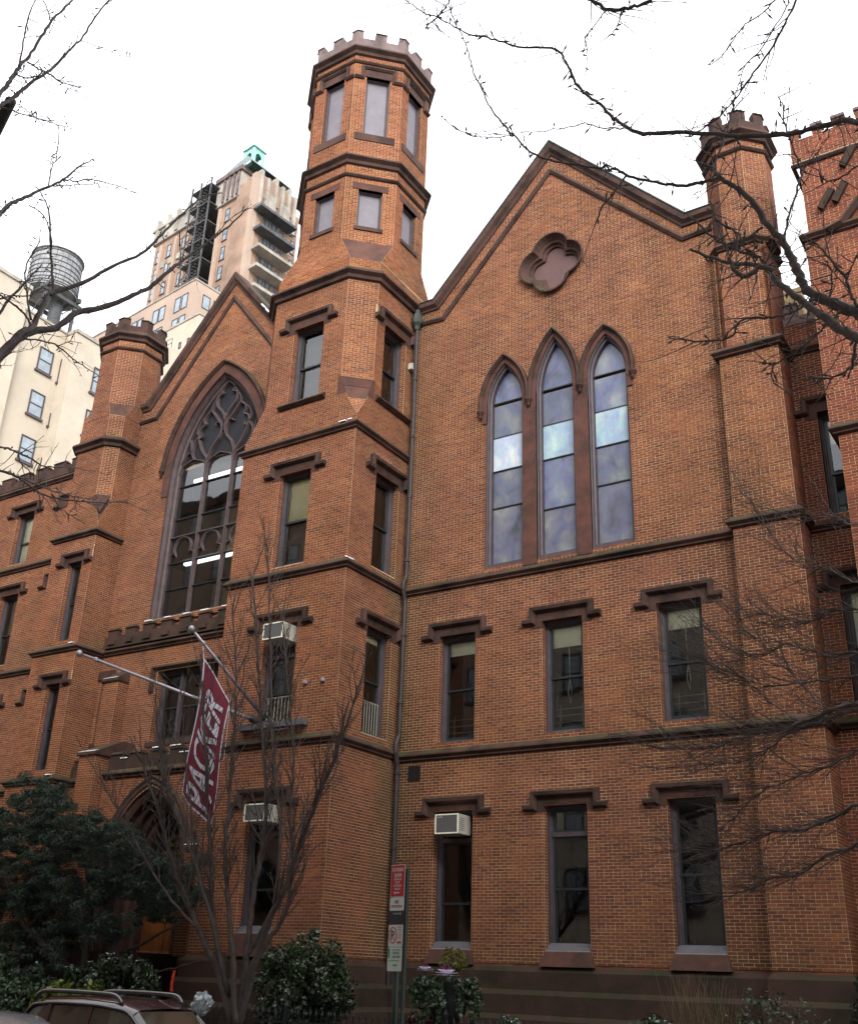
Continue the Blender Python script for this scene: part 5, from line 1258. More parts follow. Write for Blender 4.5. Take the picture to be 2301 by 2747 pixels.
for (a, b) in (((0, 0), (0, 1)), ((0, 1), (1, 1)), ((1, 1), (1, 0)), ((1, 0), (0, 0))):
    n = 40
    for i in range(n):
        t0, t1 = i/n, (i+1)/n; e = .035
        P0 = (a[0]+(b[0]-a[0])*t0, a[1]+(b[1]-a[1])*t0); P1 = (a[0]+(b[0]-a[0])*t1, a[1]+(b[1]-a[1])*t1)
        inn = lambda p: (min(max(p[0], e), 1-e), min(max(p[1], e*.4), 1-e*.4))
        for sg in (-1, 1): q.quad(*[bpoint(*z)+bn(*z)*.006*sg-off for z in (P0, P1, inn(P1), inn(P0))])
q.build('hem', M['white_cloth'], fl)
tv, tf = text_faces('PACKER', 1.0, 0.022)
bmx = bmesh.new(); vs_ = [bmx.verts.new((a, b, 0)) for a, b in tv]
for f in tf:
    try: bmx.faces.new([vs_[i] for i in f])
    except Exception: pass
bmesh.ops.triangulate(bmx, faces=bmx.faces[:]); bmesh.ops.subdivide_edges(bmx, edges=bmx.edges[:], cuts=2, use_grid_fill=True)
bmx.verts.index_update()
xs = [v.co.x for v in bmx.verts]; ys = [v.co.y for v in bmx.verts]; W, H = max(xs)-min(xs), max(ys)-min(ys)
for sg in (1, -1):
    vv = []
    for v in bmx.verts:
        s_ = (v.co.x-min(xs))/W; tt = (v.co.y-min(ys))/H           # text runs upward, letters turned on their side
        vpos = .95-.84*s_; upos = .84-.66*tt
        vv.append(bpoint(upos, vpos)+bn(upos, vpos)*.022*sg-off)
    mesh_obj('lettering', vv, [[v.index for v in f.verts] for f in bmx.faces], M['white_cloth'], fl)
bmx.free()
q = MB(); q.tube([bpoint(1, 0)-off, bpoint(1, 0)+Vector((.02, 0, .22))-off], .008, 4); q.tube([bpoint(0, 0)-off, T2-(T2-B0)*.12-off], .008, 4); q.tube([bpoint(1, 0)-off, bpoint(1, 0)+Vector((.0, .0, -1.3))-off], .008, 4); q.build('halyard', M['white_cloth'], fl)

# =================================================================== VEGETATION
def leaf_mat(name, col, var=0.4, rough=0.5, spec=0.4):
    m, nt, b = mat_new(name); L = nt.links
    ge = N_(nt, 'ShaderNodeNewGeometry')
    n1 = N_(nt, 'ShaderNodeTexNoise'); n1.inputs['Scale'].default_value = 2.2; n1.inputs['Detail'].default_value = 3; L.new(ge.outputs['Position'], n1.inputs['Vector'])
    n2 = N_(nt, 'ShaderNodeTexWhiteNoise') ; L.new(ge.outputs['Random Per Island'], n2.inputs['Vector'])
    ad = N_(nt, 'ShaderNodeMath', operation='MULTIPLY_ADD'); L.new(ge.outputs['Random Per Island'], ad.inputs[0]); ad.inputs[1].default_value = .5; 
    su = N_(nt, 'ShaderNodeMath', operation='MULTIPLY'); L.new(n1.outputs[0], su.inputs[0]); su.inputs[1].default_value = .6; L.new(su.outputs[0], ad.inputs[2])
    c = Vector(col)
    r = ramp(nt, [(0.15, tuple(c*(1-var))), (0.5, col), (0.85, (c.x*(1+var*1.1), c.y*(1+var), c.z*(1+var*.6)))]); L.new(ad.outputs[0], r.inputs[0])
    L.new(r.outputs[0], b.inputs['Base Color']); b.inputs['Roughness'].default_value = rough; b.inputs['Specular IOR Level'].default_value = spec
    return m
M['holly'] = leaf_mat('holly_leaf', (0.028, 0.050, 0.022), .5, .28, .6)
M['yew'] = leaf_mat('pine_needles', (0.022, 0.036, 0.024), .5, .6, .3)
M['yellowgreen'] = leaf_mat('yellow_green_leaf', (0.10, 0.13, 0.025), .5, .4, .4)
M['ivy'] = leaf_mat('grey_green_ivy', (0.055, 0.085, 0.05), .5, .45, .4)
M['boxgold'] = leaf_mat('golden_box_leaf', (0.12, 0.115, 0.025), .5, .5, .3)
M['purple'] = leaf_mat('purple_cabbage_leaf', (0.13, 0.03, 0.09), .4, .45, .4)
M['palecab'] = leaf_mat('pale_cabbage_leaf', (0.72, 0.68, 0.80), .2, .5, .4)
M['drygrass'] = leaf_mat('dry_stems', (0.15, 0.11, 0.06), .4, .8, .2)
M['redleaf'] = leaf_mat('red_leaf', (0.11, 0.022, 0.018), .4, .5, .3)

def leaves(name, centres, mat, parent, per=30, size=.06, spread=.18, seed=1, aspect=1.7, up=0.0, snow=0.0, kind='stuff', flat=0.0):
    """leaf-sized faces scattered in clumps around the given centres (each: point, radius)"""
    rg = np.random.default_rng(seed); C = np.array([c[0][:] for c in centres]); R = np.array([c[1] for c in centres])
    n = len(C)*per; idx = np.repeat(np.arange(len(C)), per)
    d = rg.normal(size=(n, 3)); d /= np.linalg.norm(d, axis=1)[:, None]; r = rg.random(n)**.45
    off = d*(r*R[idx])[:, None]; off[:, 2] *= (1-flat)
    p = C[idx]+off
    nrm = d*.7+rg.normal(size=(n, 3))*.7; nrm[:, 2] += up; nrm /= np.linalg.norm(nrm, axis=1)[:, None]
    t = np.cross(nrm, rg.normal(size=(n, 3))); t /= np.linalg.norm(t, axis=1)[:, None]; b = np.cross(nrm, t)
    s = size*(.6+.8*rg.random(n))[:, None]
    a = t*s*aspect*.5; w_ = b*s*.5; bend = nrm*s*.18
    P = np.stack([p-a, p+w_*.9-a*.1+bend, p+a, p-w_*.9-a*.1+bend], axis=1)
    sel = np.ones(n, bool)
    def mk(P, nm, m, k, parent):
        nn = len(P)
        me = bpy.data.meshes.new(nm); me.vertices.add(nn*4); me.vertices.foreach_set('co', P.reshape(-1)); me.loops.add(nn*4); me.loops.foreach_set('vertex_index', np.arange(nn*4))
        me.polygons.add(nn); me.polygons.foreach_set('loop_start', np.arange(nn)*4); me.polygons.foreach_set('loop_total', np.full(nn, 4)); me.update(calc_edges=True); me.materials.append(m)
        o = bpy.data.objects.new(nm, me); COL.objects.link(o); o.parent = parent
        if k: o['kind'] = k
        return o
    o = mk(P, name, mat, kind, parent)
    if snow > 0:
        top = (off[:, 2] > 0.25*R[idx]) & (rg.random(n) < snow)
        if top.any():
            Q = P[top].copy(); c = Q.mean(axis=1, keepdims=True); Q = c+(Q-c)*.8; Q[:, :, 2] = c[:, :, 2]+size*.25+(Q[:, :, 2]-c[:, :, 2])*.3
            mk(Q, 'snow_flecks', M['snow'], 'stuff', parent)
    return o
def blob_centres(c, rad, n, seed, r=.2, shell=.6):
    rg = random.Random(seed); out = []
    while len(out) < n:
        d = Vector((rg.gauss(0, 1), rg.gauss(0, 1), rg.gauss(0, 1))).normalized()*(shell+(1-shell)*rg.random())
        out.append((Vector((c[0]+d.x*rad[0], c[1]+d.y*rad[1], c[2]+d.z*rad[2])), r*rg.uniform(.6, 1.3)))
    return out
def wig(pts, n=5, amp=0.0, rg=random):
    c = catmull(pts, n)
    if amp: c = [c[0]]+[p+Vector((rg.uniform(-1, 1), rg.uniform(-1, 1), rg.uniform(-1, 1)))*amp for p in c[1:-1]]+[c[-1]]
    return c
def sprout(mb, p, d, L, r, rg, depth=2, up=.25, kink=.35, n=5, buds=True):
    """thin twig: zigzags, carries shorter twigs"""
    pts = [p]; q = p.copy(); dd = d.normalized()
    k = max(3, int(L/.12))
    for i in range(k):
        dd = (dd+Vector((rg.uniform(-1, 1), rg.uniform(-1, 1), rg.uniform(-1, 1)))*kink*.5+Vector((0, 0, up*.12))).normalized()
        q = q+dd*L/k; pts.append(q.copy())
        if depth > 0 and i > 0 and rg.random() < .55:
            sd = (dd+Vector((rg.uniform(-1, 1), rg.uniform(-1, 1), rg.uniform(-.6, 1)))*.9).normalized()
            sprout(mb, q, sd, L*rg.uniform(.25, .55), r*.6, rg, depth-1, up, kink, 4, buds)
    mb.tube(pts, [r*(1-.75*i/len(pts)) for i in range(len(pts))], n, cap=False)
    if buds: mb.tube([pts[-1], pts[-1]+dd*r*5], [r*.9, r*.2], 4)

# ---- bare ornamental tree in front of the tower
rg = random.Random(11)
st = thing('bare_garden_tree', 'leafless many-stemmed small tree standing in front of the tower and entrance', 'tree', (-15.0, -5.5, -.45))
so = Vector(st.location)
stems = [
 ([(478, 2100, -5.4), (445, 1985, -5.4), (400, 1890, -5.5), (365, 1800, -5.6), (345, 1735, -5.7), (318, 1640, -5.8), (290, 1560, -5.9)], .085),
 ([(480, 2100, -5.4), (452, 1960, -5.3), (436, 1860, -5.2), (432, 1740, -5.1), (424, 1600, -5.1), (418, 1470, -5.1), (412, 1370, -5.1)], .075),
 ([(484, 2100, -5.5), (478, 1960, -5.5), (470, 1870, -5.5), (462, 1760, -5.6), (470, 1650, -5.6), (480, 1500, -5.7), (484, 1380, -5.7), (476, 1250, -5.7)], .07),
 ([(488, 2100, -5.4), (505, 1960, -5.4), (520, 1840, -5.3), (540, 1720, -5.2), (545, 1620, -5.2), (536, 1480, -5.1), (528, 1340, -5.1), (520, 1180, -5.0)], .075),
 ([(492, 2100, -5.4), (520, 1985, -5.5), (548, 1900, -5.6), (585, 1820, -5.8), (612, 1740, -5.9), (650, 1640, -6.0), (690, 1540, -6.1), (735, 1410, -6.2)], .08),
 ([(490, 2100, -5.3), (512, 2000, -5.1), (550, 1930, -5.0), (590, 1860, -4.9), (600, 1760, -4.9), (596, 1660, -4.9), (602, 1560, -4.9), (590, 1400, -4.9), (580, 1260, -4.9)], .06),
 ([(470, 2040, -5.4), (432, 1880, -5.6), (390, 1740, -5.8), (352, 1640, -5.9), (330, 1560, -5.9), (320, 1440, -5.9)], .05),
 ([(410, 1910, -5.5), (340, 1830, -5.7), (270, 1710, -5.9), (230, 1640, -6.0), (190, 1570, -6.1)], .035),
 ([(436, 1860, -5.2), (412, 1800, -5.2), (396, 1700, -5.3), (380, 1560, -5.3), (372, 1420, -5.3)], .035),
 ([(505, 1960, -5.4), (560, 1860, -5.3), (574, 1700, -5.2), (560, 1560, -5.2), (556, 1400, -5.1), (552, 1240, -5.1), (548, 1120, -5.1)], .05),
]
for i, (pl, r) in enumerate(stems):
    pts = wig([at(*p)-so for p in pl], 6, .018, rg); n = len(pts)
    q = MB(); q.tube(pts, [r*(1-.78*(k/n)**.8) for k in range(n)], 7); s_ = q.build('stem', M['bark'], st, smooth=True)
    q = MB()
    for k in range(int(n*.3), n):
        for _ in range(2 if rg.random() < .75 else 1):
            t = (pts[min(k+1, n-1)]-pts[k-1]).normalized()
            d = (t*.9+Vector((rg.uniform(-1, 1), rg.uniform(-.6, .6), rg.uniform(.1, .9)))*.75)
            sprout(q, pts[k], d, rg.uniform(.35, 1.15)*(1.0 if k < n*.8 else .8), r*.20*(1-.4*k/n)+.005, rg, 2, .6, .3)
    o = q.build('twigs', M['bark'], s_, kind='stuff')

# ---- sycamore limbs overhead, top right, close to the camera
ft = thing('overhanging_tree', 'dark bare tree limbs with buds hanging in from the top right corner', 'tree', (3.2, -17.5, -.45))
fo = Vector(ft.location); rg = random.Random(5)
def pz(o0, sc, pts, D0, D1, k=1759/2301.):
    n = len(pts); return [atD((o0[0]+x/sc)*k, (o0[1]+y/sc)*k, D0+(D1-D0)*i/max(1, n-1)) for i, (x, y) in enumerate(pts)]
z22 = ((1850, 270), 3.089); z30 = ((1650, 0), 2.702); z3c = ((1090, 0), 2.884); z19 = ((1800, 850), 3.501)
limbs = [
 (pz(*z22, [(1500, 1790), (1393, 1750), (1250, 1710), (1100, 1640), (960, 1560), (900, 1440), (850, 1330), (760, 1150), (640, 1030), (530, 860), (400, 730), (290, 670), (215, 610), (190, 560), (90, 520)], 6.2, 7.2), .052, .012),
 (pz(*z22, [(215, 610), (200, 540), (250, 400), (290, 290), (340, 130), (372, -20)], 7.1, 7.4), .013, .006),
 (pz(*z30, [(760, 1270), (740, 1290), (600, 1330), (450, 1345), (300, 1320), (100, 1275), (0, 1225), (-50, 1235)], 7.0, 7.6)+pz(*z3c, [(1550, 1275), (1480, 1300), (1250, 1265), (1030, 1215), (930, 1150), (830, 1050), (790, 1020), (760, 970), (650, 840), (590, 700), (530, 590), (490, 450), (430, 270), (380, 190), (350, 90), (320, 40)], 7.6, 8.2), .016, .004),
 (pz(*z3c, [(830, 1050), (640, 1065), (500, 1045), (370, 980), (260, 890)], 8.0, 8.2), .006, .003),
 (pz(*z3c, [(1700, 1360), (1600, 1500), (1500, 1620), (1480, 1730)], 7.6, 7.6), .011, .007),
 (pz(*z30, [(1850, 880), (1759, 880), (1640, 870), (1560, 900), (1400, 940), (1250, 970), (1000, 985), (750, 975), (450, 960), (200, 970), (60, 910), (0, 860)], 6.3, 7.4)+pz(*z3c, [(1600, 920), (1500, 810), (1400, 740), (1330, 670), (1250, 520), (1215, 450), (1150, 380), (900, 365), (750, 330), (600, 285), (530, 275), (400, 225), (240, 135), (140, 100), (0, 5), (-60, -40)], 7.4, 8.2), .026, .004),
 (pz(*z3c, [(1680, 990), (1500, 985), (1380, 955), (1180, 995), (920, 1025), (640, 1040)], 7.5, 7.8), .007, .003),
 (pz(*z3c, [(150, 225), (170, 190), (240, 135), (290, 70), (340, -10)], 8.1, 8.0), .008, .006),
 (pz(*z30, [(1320, -30), (1200, 230), (1090, 410), (950, 600), (850, 740), (720, 870), (560, 980), (500, 990)], 6.8, 7.2), .010, .005),
 (pz(*z30, [(1160, -10), (1080, 80), (960, 160), (880, 250), (750, 430), (670, 470)], 8.0, 8.2), .008, .004),
 (pz(*z30, [(1260, -20), (1220, 80), (1050, 360), (940, 470), (880, 650), (860, 740)], 8.2, 8.2), .008, .004),
 (pz(*z3c, [(1400, -20), (1430, 0), (1550, 70), (1680, 70), (1759, 50), (1900, 10)], 7.2, 7.0), .016, .014),
 (pz(*z3c, [(1550, 80), (1410, 250), (1385, 300), (1400, 400), (1380, 580)], 7.2, 7.5), .006, .003), (pz(*z3c, [(1660, 90), (1620, 220), (1555, 290)], 7.2, 7.4), .007, .004),
 (pz(*z22, [(1500, 1990), (1393, 1960), (1250, 1900), (1120, 1800), (980, 1700), (850, 1600), (720, 1500), (640, 1400), (520, 1360), (380, 1350), (180, 1300), (0, 1230)], 5.6, 6.6), .040, .010),
 (pz(*z22, [(680, 1400), (580, 1380), (480, 1450), (400, 1440), (350, 1380), (320, 1300)], 6.1, 6.2), .022, .012),
 (pz(*z22, [(1020, 1640), (930, 1710), (800, 1770), (620, 1800), (440, 1810), (350, 1940), (200, 1990), (0, 1990), (-180, 1960)], 6.2, 6.8), .011, .006),
 (pz(*z22, [(1250, 1740), (1120, 1880), (1030, 1950), (900, 2060)], 6.2, 6.3)+pz(*z19, [(1240, 270), (1000, 430), (850, 440)], 6.3, 6.4), .010, .005),
 (pz(*z19, [(960, 430), (950, 600), (1000, 640)], 6.4, 6.4), .006, .004),
 (pz(*z30, [(1220, 1740), (1250, 1600), (1320, 1350), (1340, 1250), (1290, 1080), (1240, 950), (1220, 850), (1210, 760), (1180, 700)], 6.6, 7.2), .011, .005),
 (pz(*z22, [(1393, 1700), (1330, 1620), (1290, 1480), (1200, 1350), (1100, 1240), (1040, 1180), (990, 1190)], 6.0, 6.3), .014, .006),
 (pz(*z22, [(1160, 1620), (1175, 1440), (1130, 1330)], 6.1, 6.2), .008, .006), (pz(*z22, [(1290, 1480), (1340, 1380), (1393, 1250)], 6.1, 6.0), .007, .005),
 (pz(*z22, [(1500, 480), (1393, 540), (1280, 620), (1180, 660), (1100, 640), (1060, 570)], 6.2, 6.4), .008, .004),
 (pz(*z22, [(600, 1050), (480, 1130), (410, 1180), (340, 1260)], 6.8, 6.8), .010, .006), (pz(*z22, [(0, 960), (130, 1080), (260, 1180), (420, 1250), (560, 1300), (640, 1390)], 6.9, 6.6), .009, .010),
 (pz(*z22, [(165, 830), (200, 960), (270, 1030), (400, 1100), (440, 1200), (520, 1280)], 6.9, 6.7), .008, .007),
 (pz(*z19, [(1850, 200), (1754, 160), (1700, 460), (1680, 480), (1550, 560), (1400, 580), (1280, 555)], 5.8, 6.2), .014, .006),
]
def limb_obj(pts, r0, r1, parent, off, rg, mat='barkpale', tw=.55, L=.25, name='limb', twm=None):
    r0 *= .80; r1 *= .85
    p = wig([a-off for a in pts], 5, .006, rg); n = len(p)
    q = MB(); q.tube(p, [(r0+(r1-r0)*(k/n)**.8)*(1+.18*math.sin(k*1.7)*(k % 3 == 0)) for k in range(n)], 7); o = q.build(name, M[mat], parent, smooth=True)
    q = MB()
    for k in range(2, n-1):
        if rg.random() < tw*.35:
            t = (p[min(k+1, n-1)]-p[k-1]).normalized(); d = t*.6+Vector((rg.uniform(-1, 1), rg.uniform(-.5, .5), rg.uniform(-1, 1)))
            sprout(q, p[k], d, rg.uniform(.3, 1)*L, min(.0045, r1), rg, 1, 0.1, .5)
        elif rg.random() < .5:   # buds and spurs
            d = Vector((rg.uniform(-1, 1), rg.uniform(-1, 1), rg.uniform(-1, 1))).normalized(); rr = r0+(r1-r0)*k/n
            e_ = rg.uniform(.6, 2.2); q.tube([p[k], p[k]+d*(rr+.014*e_), p[k]+d*(rr+.024*e_), p[k]+d*(rr+.040*e_)], [.004, .004, .0085, .002], 5)
    if q.v: q.build('twigs', M[mat], o, kind='stuff')
    return o
for pts, r0, r1 in limbs: limb_obj(pts, r0, r1, ft, fo, rg, tw=1.0, L=.36)
trunk_top = limbs[0][0][0]
q = MB(); q.tube(wig([Vector((0, 0, 0)), Vector((-.05, .1, 1.5)), Vector((.1, .2, 3.2)), Vector((.05, .3, 5.2)), Vector((0, .4, 8))], 5), [.24-.006*i for i in range(21)], 10); q.build('trunk', M['barkpale'], ft, smooth=True)
for k in (0, 5, 14):
    a = limbs[k][0][0]-fo; q = MB(); q.tube(wig([Vector((.05, .25, max(3, a.z-1.3))), (Vector((.05, .25, a.z-.9))+a)/2, a], 5), [.10, .09, .085, .08, .07, .065, .06, .055, .055, .05, .05], 8); q.build('limb', M['bark'], ft, smooth=True)

# ---- limbs at the left edge
lt = thing('left_overhanging_tree', 'bare tree limbs reaching in from the left edge across the sky and cream block', 'tree', (-14.0, -15.8, -.45))
lo = Vector(lt.location); rg = random.Random(21)
z10 = ((0, 300), 1.9544); z2b = ((0, 0), 2.932); z16 = ((0, 1200), 3.5); z24 = ((350, 350), 3.231)
ll = [
 (pz(*z10, [(-60, 1350), (0, 1290), (100, 1190), (170, 1150), (300, 1130), (400, 1055), (560, 1020), (700, 960), (800, 910), (900, 820), (960, 780), (1080, 690), (1200, 600), (1290, 510)], 10.5, 12.5), .070, .008),
 (pz(*z10, [(-60, 1330), (0, 1270), (110, 1160), (170, 1130), (230, 1010), (270, 950), (430, 900), (590, 810), (740, 745), (850, 640), (940, 550), (1060, 450), (1165, 425)], 10.3, 12.5), .055, .006),
 (pz(*z10, [(270, 960), (280, 900), (270, 750), (262, 560), (240, 470), (200, 400)], 11, 11.5), .022, .006), (pz(*z10, [(165, 1090), (140, 930), (140, 800), (200, 700), (215, 620)], 10.6, 11.3), .016, .005),
 (pz(*z10, [(-40, 1110), (0, 1050), (60, 970), (140, 890), (220, 800)], 10.4, 11.0), .026, .008), (pz(*z10, [(0, 980), (60, 965), (160, 960), (260, 930)], 10.5, 11), .012, .006),
 (pz(*z10, [(130, 1190), (220, 1200), (300, 1225), (380, 1290), (450, 1340), (530, 1390)], 10.7, 11.5), .014, .005), (pz(*z10, [(310, 1225), (370, 1205), (430, 1215)], 10.9, 11.1), .007, .004),
 (pz(*z10, [(-30, 930), (0, 960), (60, 1000), (130, 1060), (165, 1120)], 10.4, 10.6), .012, .012),
 (pz(*z16, [(-60, 190), (0, 210), (120, 255), (200, 300), (420, 450), (700, 500), (950, 515), (1210, 515)], 9.5, 10.8), .020, .006), (pz(*z16, [(120, 250), (300, 330), (480, 400), (700, 460), (900, 490)], 9.6, 10.6), .012, .005),
 (pz(*z16, [(-40, -20), (100, 20), (200, 60), (330, 130), (440, 180), (620, 190), (740, 190)], 9.5, 10.4), .014, .006), (pz(*z16, [(180, 60), (190, 130), (280, 230), (290, 290)], 9.7, 9.9), .009, .005), (pz(*z16, [(330, 380), (370, 460), (380, 520)], 10, 10.1), .007, .004),
 (pz(*z16, [(500, 450), (560, 560), (650, 620), (800, 720)], 10, 10.3), .006, .004),
 (pz(*z2b, [(-60, 820), (0, 740), (80, 640), (150, 530), (230, 440), (330, 290), (410, 160), (500, 70), (590, -10)], 9.5, 11), .030, .010),
 (pz(*z2b, [(-60, 880), (0, 830), (90, 780), (200, 690), (320, 600), (400, 550), (500, 450), (590, 350), (640, 310), (750, 140), (860, 0)], 9.5, 11), .028, .008),
 (pz(*z2b, [(150, 520), (190, 330), (210, 180), (280, 0)], 9.9, 10.4), .013, .006), (pz(*z2b, [(220, 490), (300, 540), (370, 570), (500, 650), (630, 690)], 10, 10.5), .011, .005), (pz(*z2b, [(0, 840), (130, 880), (260, 920), (350, 950), (460, 980), (570, 1010)], 9.6, 10.2), .009, .004),
 (pz(*z2b, [(640, 320), (780, 365), (940, 430), (1060, 455)], 10.6, 11), .006, .003), (pz(*z2b, [(400, 160), (380, 90), (340, 0)], 10.3, 10.4), .009, .006), (pz(*z2b, [(130, 590), (200, 610), (310, 590), (330, 540)], 9.8, 10), .009, .008),
 (pz(*z2b, [(370, 570), (450, 630), (560, 700), (690, 770)], 10, 10.4), .006, .003), (pz(*z2b, [(90, 790), (200, 860), (290, 930), (340, 990)], 9.8, 10), .006, .003),
 (pz(*z2b, [(-60, 1740), (0, 1680), (80, 1610), (200, 1550), (380, 1470), (500, 1410), (630, 1310), (740, 1250)], 9.5, 11), .034, .006),
 (pz(*z2b, [(385, 1460), (410, 1320), (450, 1230), (465, 1080), (455, 980)], 10.2, 10.6), .009, .004), (pz(*z2b, [(490, 1415), (600, 1420), (720, 1415), (900, 1450), (1090, 1525)], 10.4, 11), .012, .004),
 (pz(*z2b, [(420, 1465), (560, 1455), (690, 1450), (780, 1435)], 10.4, 10.8), .008, .004), (pz(*z2b, [(640, 1310), (740, 1310), (840, 1305)], 10.6, 10.8), .006, .003), (pz(*z2b, [(230, 1615), (340, 1690), (400, 1850), (405, 2050), (408, 2250)], 10.6, 10.6), .008, .008),
 (pz(*z24, [(430, 880), (430, 1000), (435, 1140)], 11.8, 11.8), .008, .005), (pz(*z24, [(620, 1000), (740, 900), (830, 800), (960, 700), (1040, 670)], 12.2, 12.5), .008, .004),
]
for pts, r0, r1 in ll: limb_obj(pts, r0, r1, lt, lo, rg, tw=.8, L=.34)
q = MB(); q.tube(wig([Vector((0, 0, 0)), Vector((.05, .1, 2)), Vector((-.05, .1, 4.2)), Vector((.1, 0, 6.5)), Vector((.1, 0, 11))], 5), [.22-.006*i for i in range(21)], 10); q.build('trunk', M['barkpale'], lt, smooth=True)
for k in (0, 4, 9, 15, 24):
    a = ll[k][0][0]-lo; q = MB(); q.tube(wig([Vector((.05, .05, max(3, a.z-1.5))), (Vector((.0, .0, a.z-1.0))+a)/2, a], 5), [.10, .09, .085, .08, .075, .07, .07, .065, .06, .055, .05], 8); q.build('limb', M['bark'], lt, smooth=True)

# ---- fine-twigged tree at the right edge
rt = thing('fine_twigged_tree', 'bare tree with dense fine twigs spreading in from the right edge over the brick wall', 'tree', (1.2, -6.2, -.45))
ro = Vector(rt.location); rg = random.Random(31)
rl = [
 ([(1850, 1400), (1759, 1440), (1690, 1462), (1640, 1482), (1600, 1498), (1560, 1502), (1510, 1515), (1470, 1530), (1420, 1534), (1340, 1532)], .050, .010, -6.6, -5.0),
 ([(1850, 1430), (1759, 1455), (1680, 1478), (1620, 1500), (1570, 1540), (1520, 1560), (1440, 1570), (1360, 1576)], .030, .006, -6.6, -5.2),
 ([(1850, 1310), (1759, 1335), (1700, 1345), (1620, 1322), (1560, 1345), (1500, 1330), (1450, 1290)], .022, .006, -6.6, -5.4),
 ([(1850, 1270), (1759, 1248), (1700, 1258), (1660, 1275), (1600, 1270), (1560, 1258)], .018, .006, -6.8, -5.8),
 ([(1850, 1620), (1759, 1648), (1700, 1680), (1640, 1702), (1590, 1704), (1540, 1722), (1480, 1740), (1400, 1742)], .040, .007, -6.6, -4.8),
 ([(1850, 1700), (1759, 1732), (1700, 1752), (1640, 1792), (1590, 1798), (1540, 1822), (1480, 1842)], .034, .007, -6.6, -5.0),
 ([(1850, 1520), (1759, 1540), (1700, 1570), (1640, 1590), (1570, 1620), (1520, 1660), (1480, 1700)], .024, .006, -6.6, -5.0),
 ([(1850, 1170), (1759, 1195), (1700, 1170), (1655, 1165), (1600, 1120), (1560, 1060)], .018, .005, -6.8, -6.0),
 ([(1850, 1370), (1759, 1385), (1690, 1395), (1600, 1405), (1540, 1400), (1480, 1380), (1440, 1340)], .020, .005, -6.6, -5.2),
 ([(1850, 1090), (1759, 1078), (1700, 1060), (1640, 1068)], .016, .006, -6.8, -6.2),
 ([(1640, 1482), (1580, 1440), (1520, 1390), (1440, 1360), (1400, 1330)], .014, .005, -6.0, -5.0),
 ([(1700, 1462), (1640, 1400), (1600, 1360), (1540, 1300), (1500, 1250)], .014, .004, -6.2, -5.4),
]
for pl, r0, r1, y0, y1 in rl:
    n = len(pl); pts = [at(a, b, y0+(y1-y0)*i/(n-1)) for i, (a, b) in enumerate(pl)]
    p = wig([a-ro for a in pts], 6, .02, rg); m_ = len(p)
    q = MB(); q.tube(p, [r0+(r1-r0)*(k/m_)**.7 for k in range(m_)], 7); o = q.build('limb', M['barkpale'], rt, smooth=True)
    q = MB()
    for k in range(4, m_):
        for _ in range(2):
            if rg.random() < .75:
                t = (p[min(k+1, m_-1)]-p[k-1]).normalized(); d = t*1.3+Vector((rg.uniform(-.7, .3), rg.uniform(-.8, .8), rg.uniform(-.7, .8)))
                sprout(q, p[k], d, rg.uniform(.4, 1.3), .0072, rg, 2, .25, .28, 4, False)
    q.build('twigs', M['bark'], o, kind='stuff')
q = MB(); q.tube(wig([Vector((0, 0, 0)), Vector((0, .1, 2)), Vector((.1, .1, 5)), Vector((.1, 0, 9)), Vector((.0, 0, 13))], 5), [.26-.009*i for i in range(21)], 10); q.build('trunk', M['barkpale'], rt, smooth=True)
for k in (0, 2, 3, 4, 5, 6, 7, 9):
    a = at(*rl[k][0][0], rl[k][3])-ro; q = MB(); q.tube(wig([Vector((.1, .05, max(2.2, a.z-1.2))), (Vector((.1, 0, a.z-.8))+a)/2, a], 5), [.09, .08, .075, .07, .065, .06, .055, .052, .05, .045, .04], 8); q.build('limb', M['barkpale'], rt, smooth=True)

# ---- Japanese pine / yew at the left
pn = thing('spreading_evergreen', 'large dark evergreen with crooked trunks and layered foliage, left of the entrance', 'evergreen', (-23.4, -3.4, -.25))
po = Vector(pn.location); rg = random.Random(8)
def A(px, py, Y): return at(px, py, Y)-po
trunks = [([(165, 2080, -3.3), (160, 2005, -3.3), (125, 1975, -3.3), (80, 1930, -3.4), (40, 1880, -3.5), (10, 1800, -3.6), (-30, 1740, -3.7)], .13), ([(170, 2080, -3.3), (172, 2000, -3.2), (178, 1920, -3.1), (188, 1850, -3.0), (178, 1780, -2.9), (160, 1720, -2.8), (150, 1680, -2.8)], .11),
          ([(285, 2080, -3.6), (262, 2010, -3.6), (238, 1960, -3.5), (222, 1890, -3.5), (232, 1830, -3.5), (262, 1790, -3.5), (300, 1770, -3.4)], .12), ([(222, 1890, -3.5), (205, 1840, -3.4), (215, 1780, -3.3), (235, 1730, -3.2)], .07),
          ([(262, 1950, -3.5), (330, 1915, -3.6), (385, 1880, -3.6), (420, 1850, -3.6)], .035), ([(240, 1960, -3.5), (300, 1990, -3.7), (360, 1985, -3.8), (410, 1970, -3.8)], .03), ([(60, 1900, -3.5), (110, 1850, -3.4), (130, 1790, -3.4)], .06)]
for pl, r in trunks:
    p = wig([A(*a) for a in pl], 6, .02, rg); q = MB(); q.tube(p, [r*(1-.6*k/len(p)) for k in range(len(p))], 8); q.build('trunk' if r > .1 else 'branch', M['bark'], pn, smooth=True)
cl = []
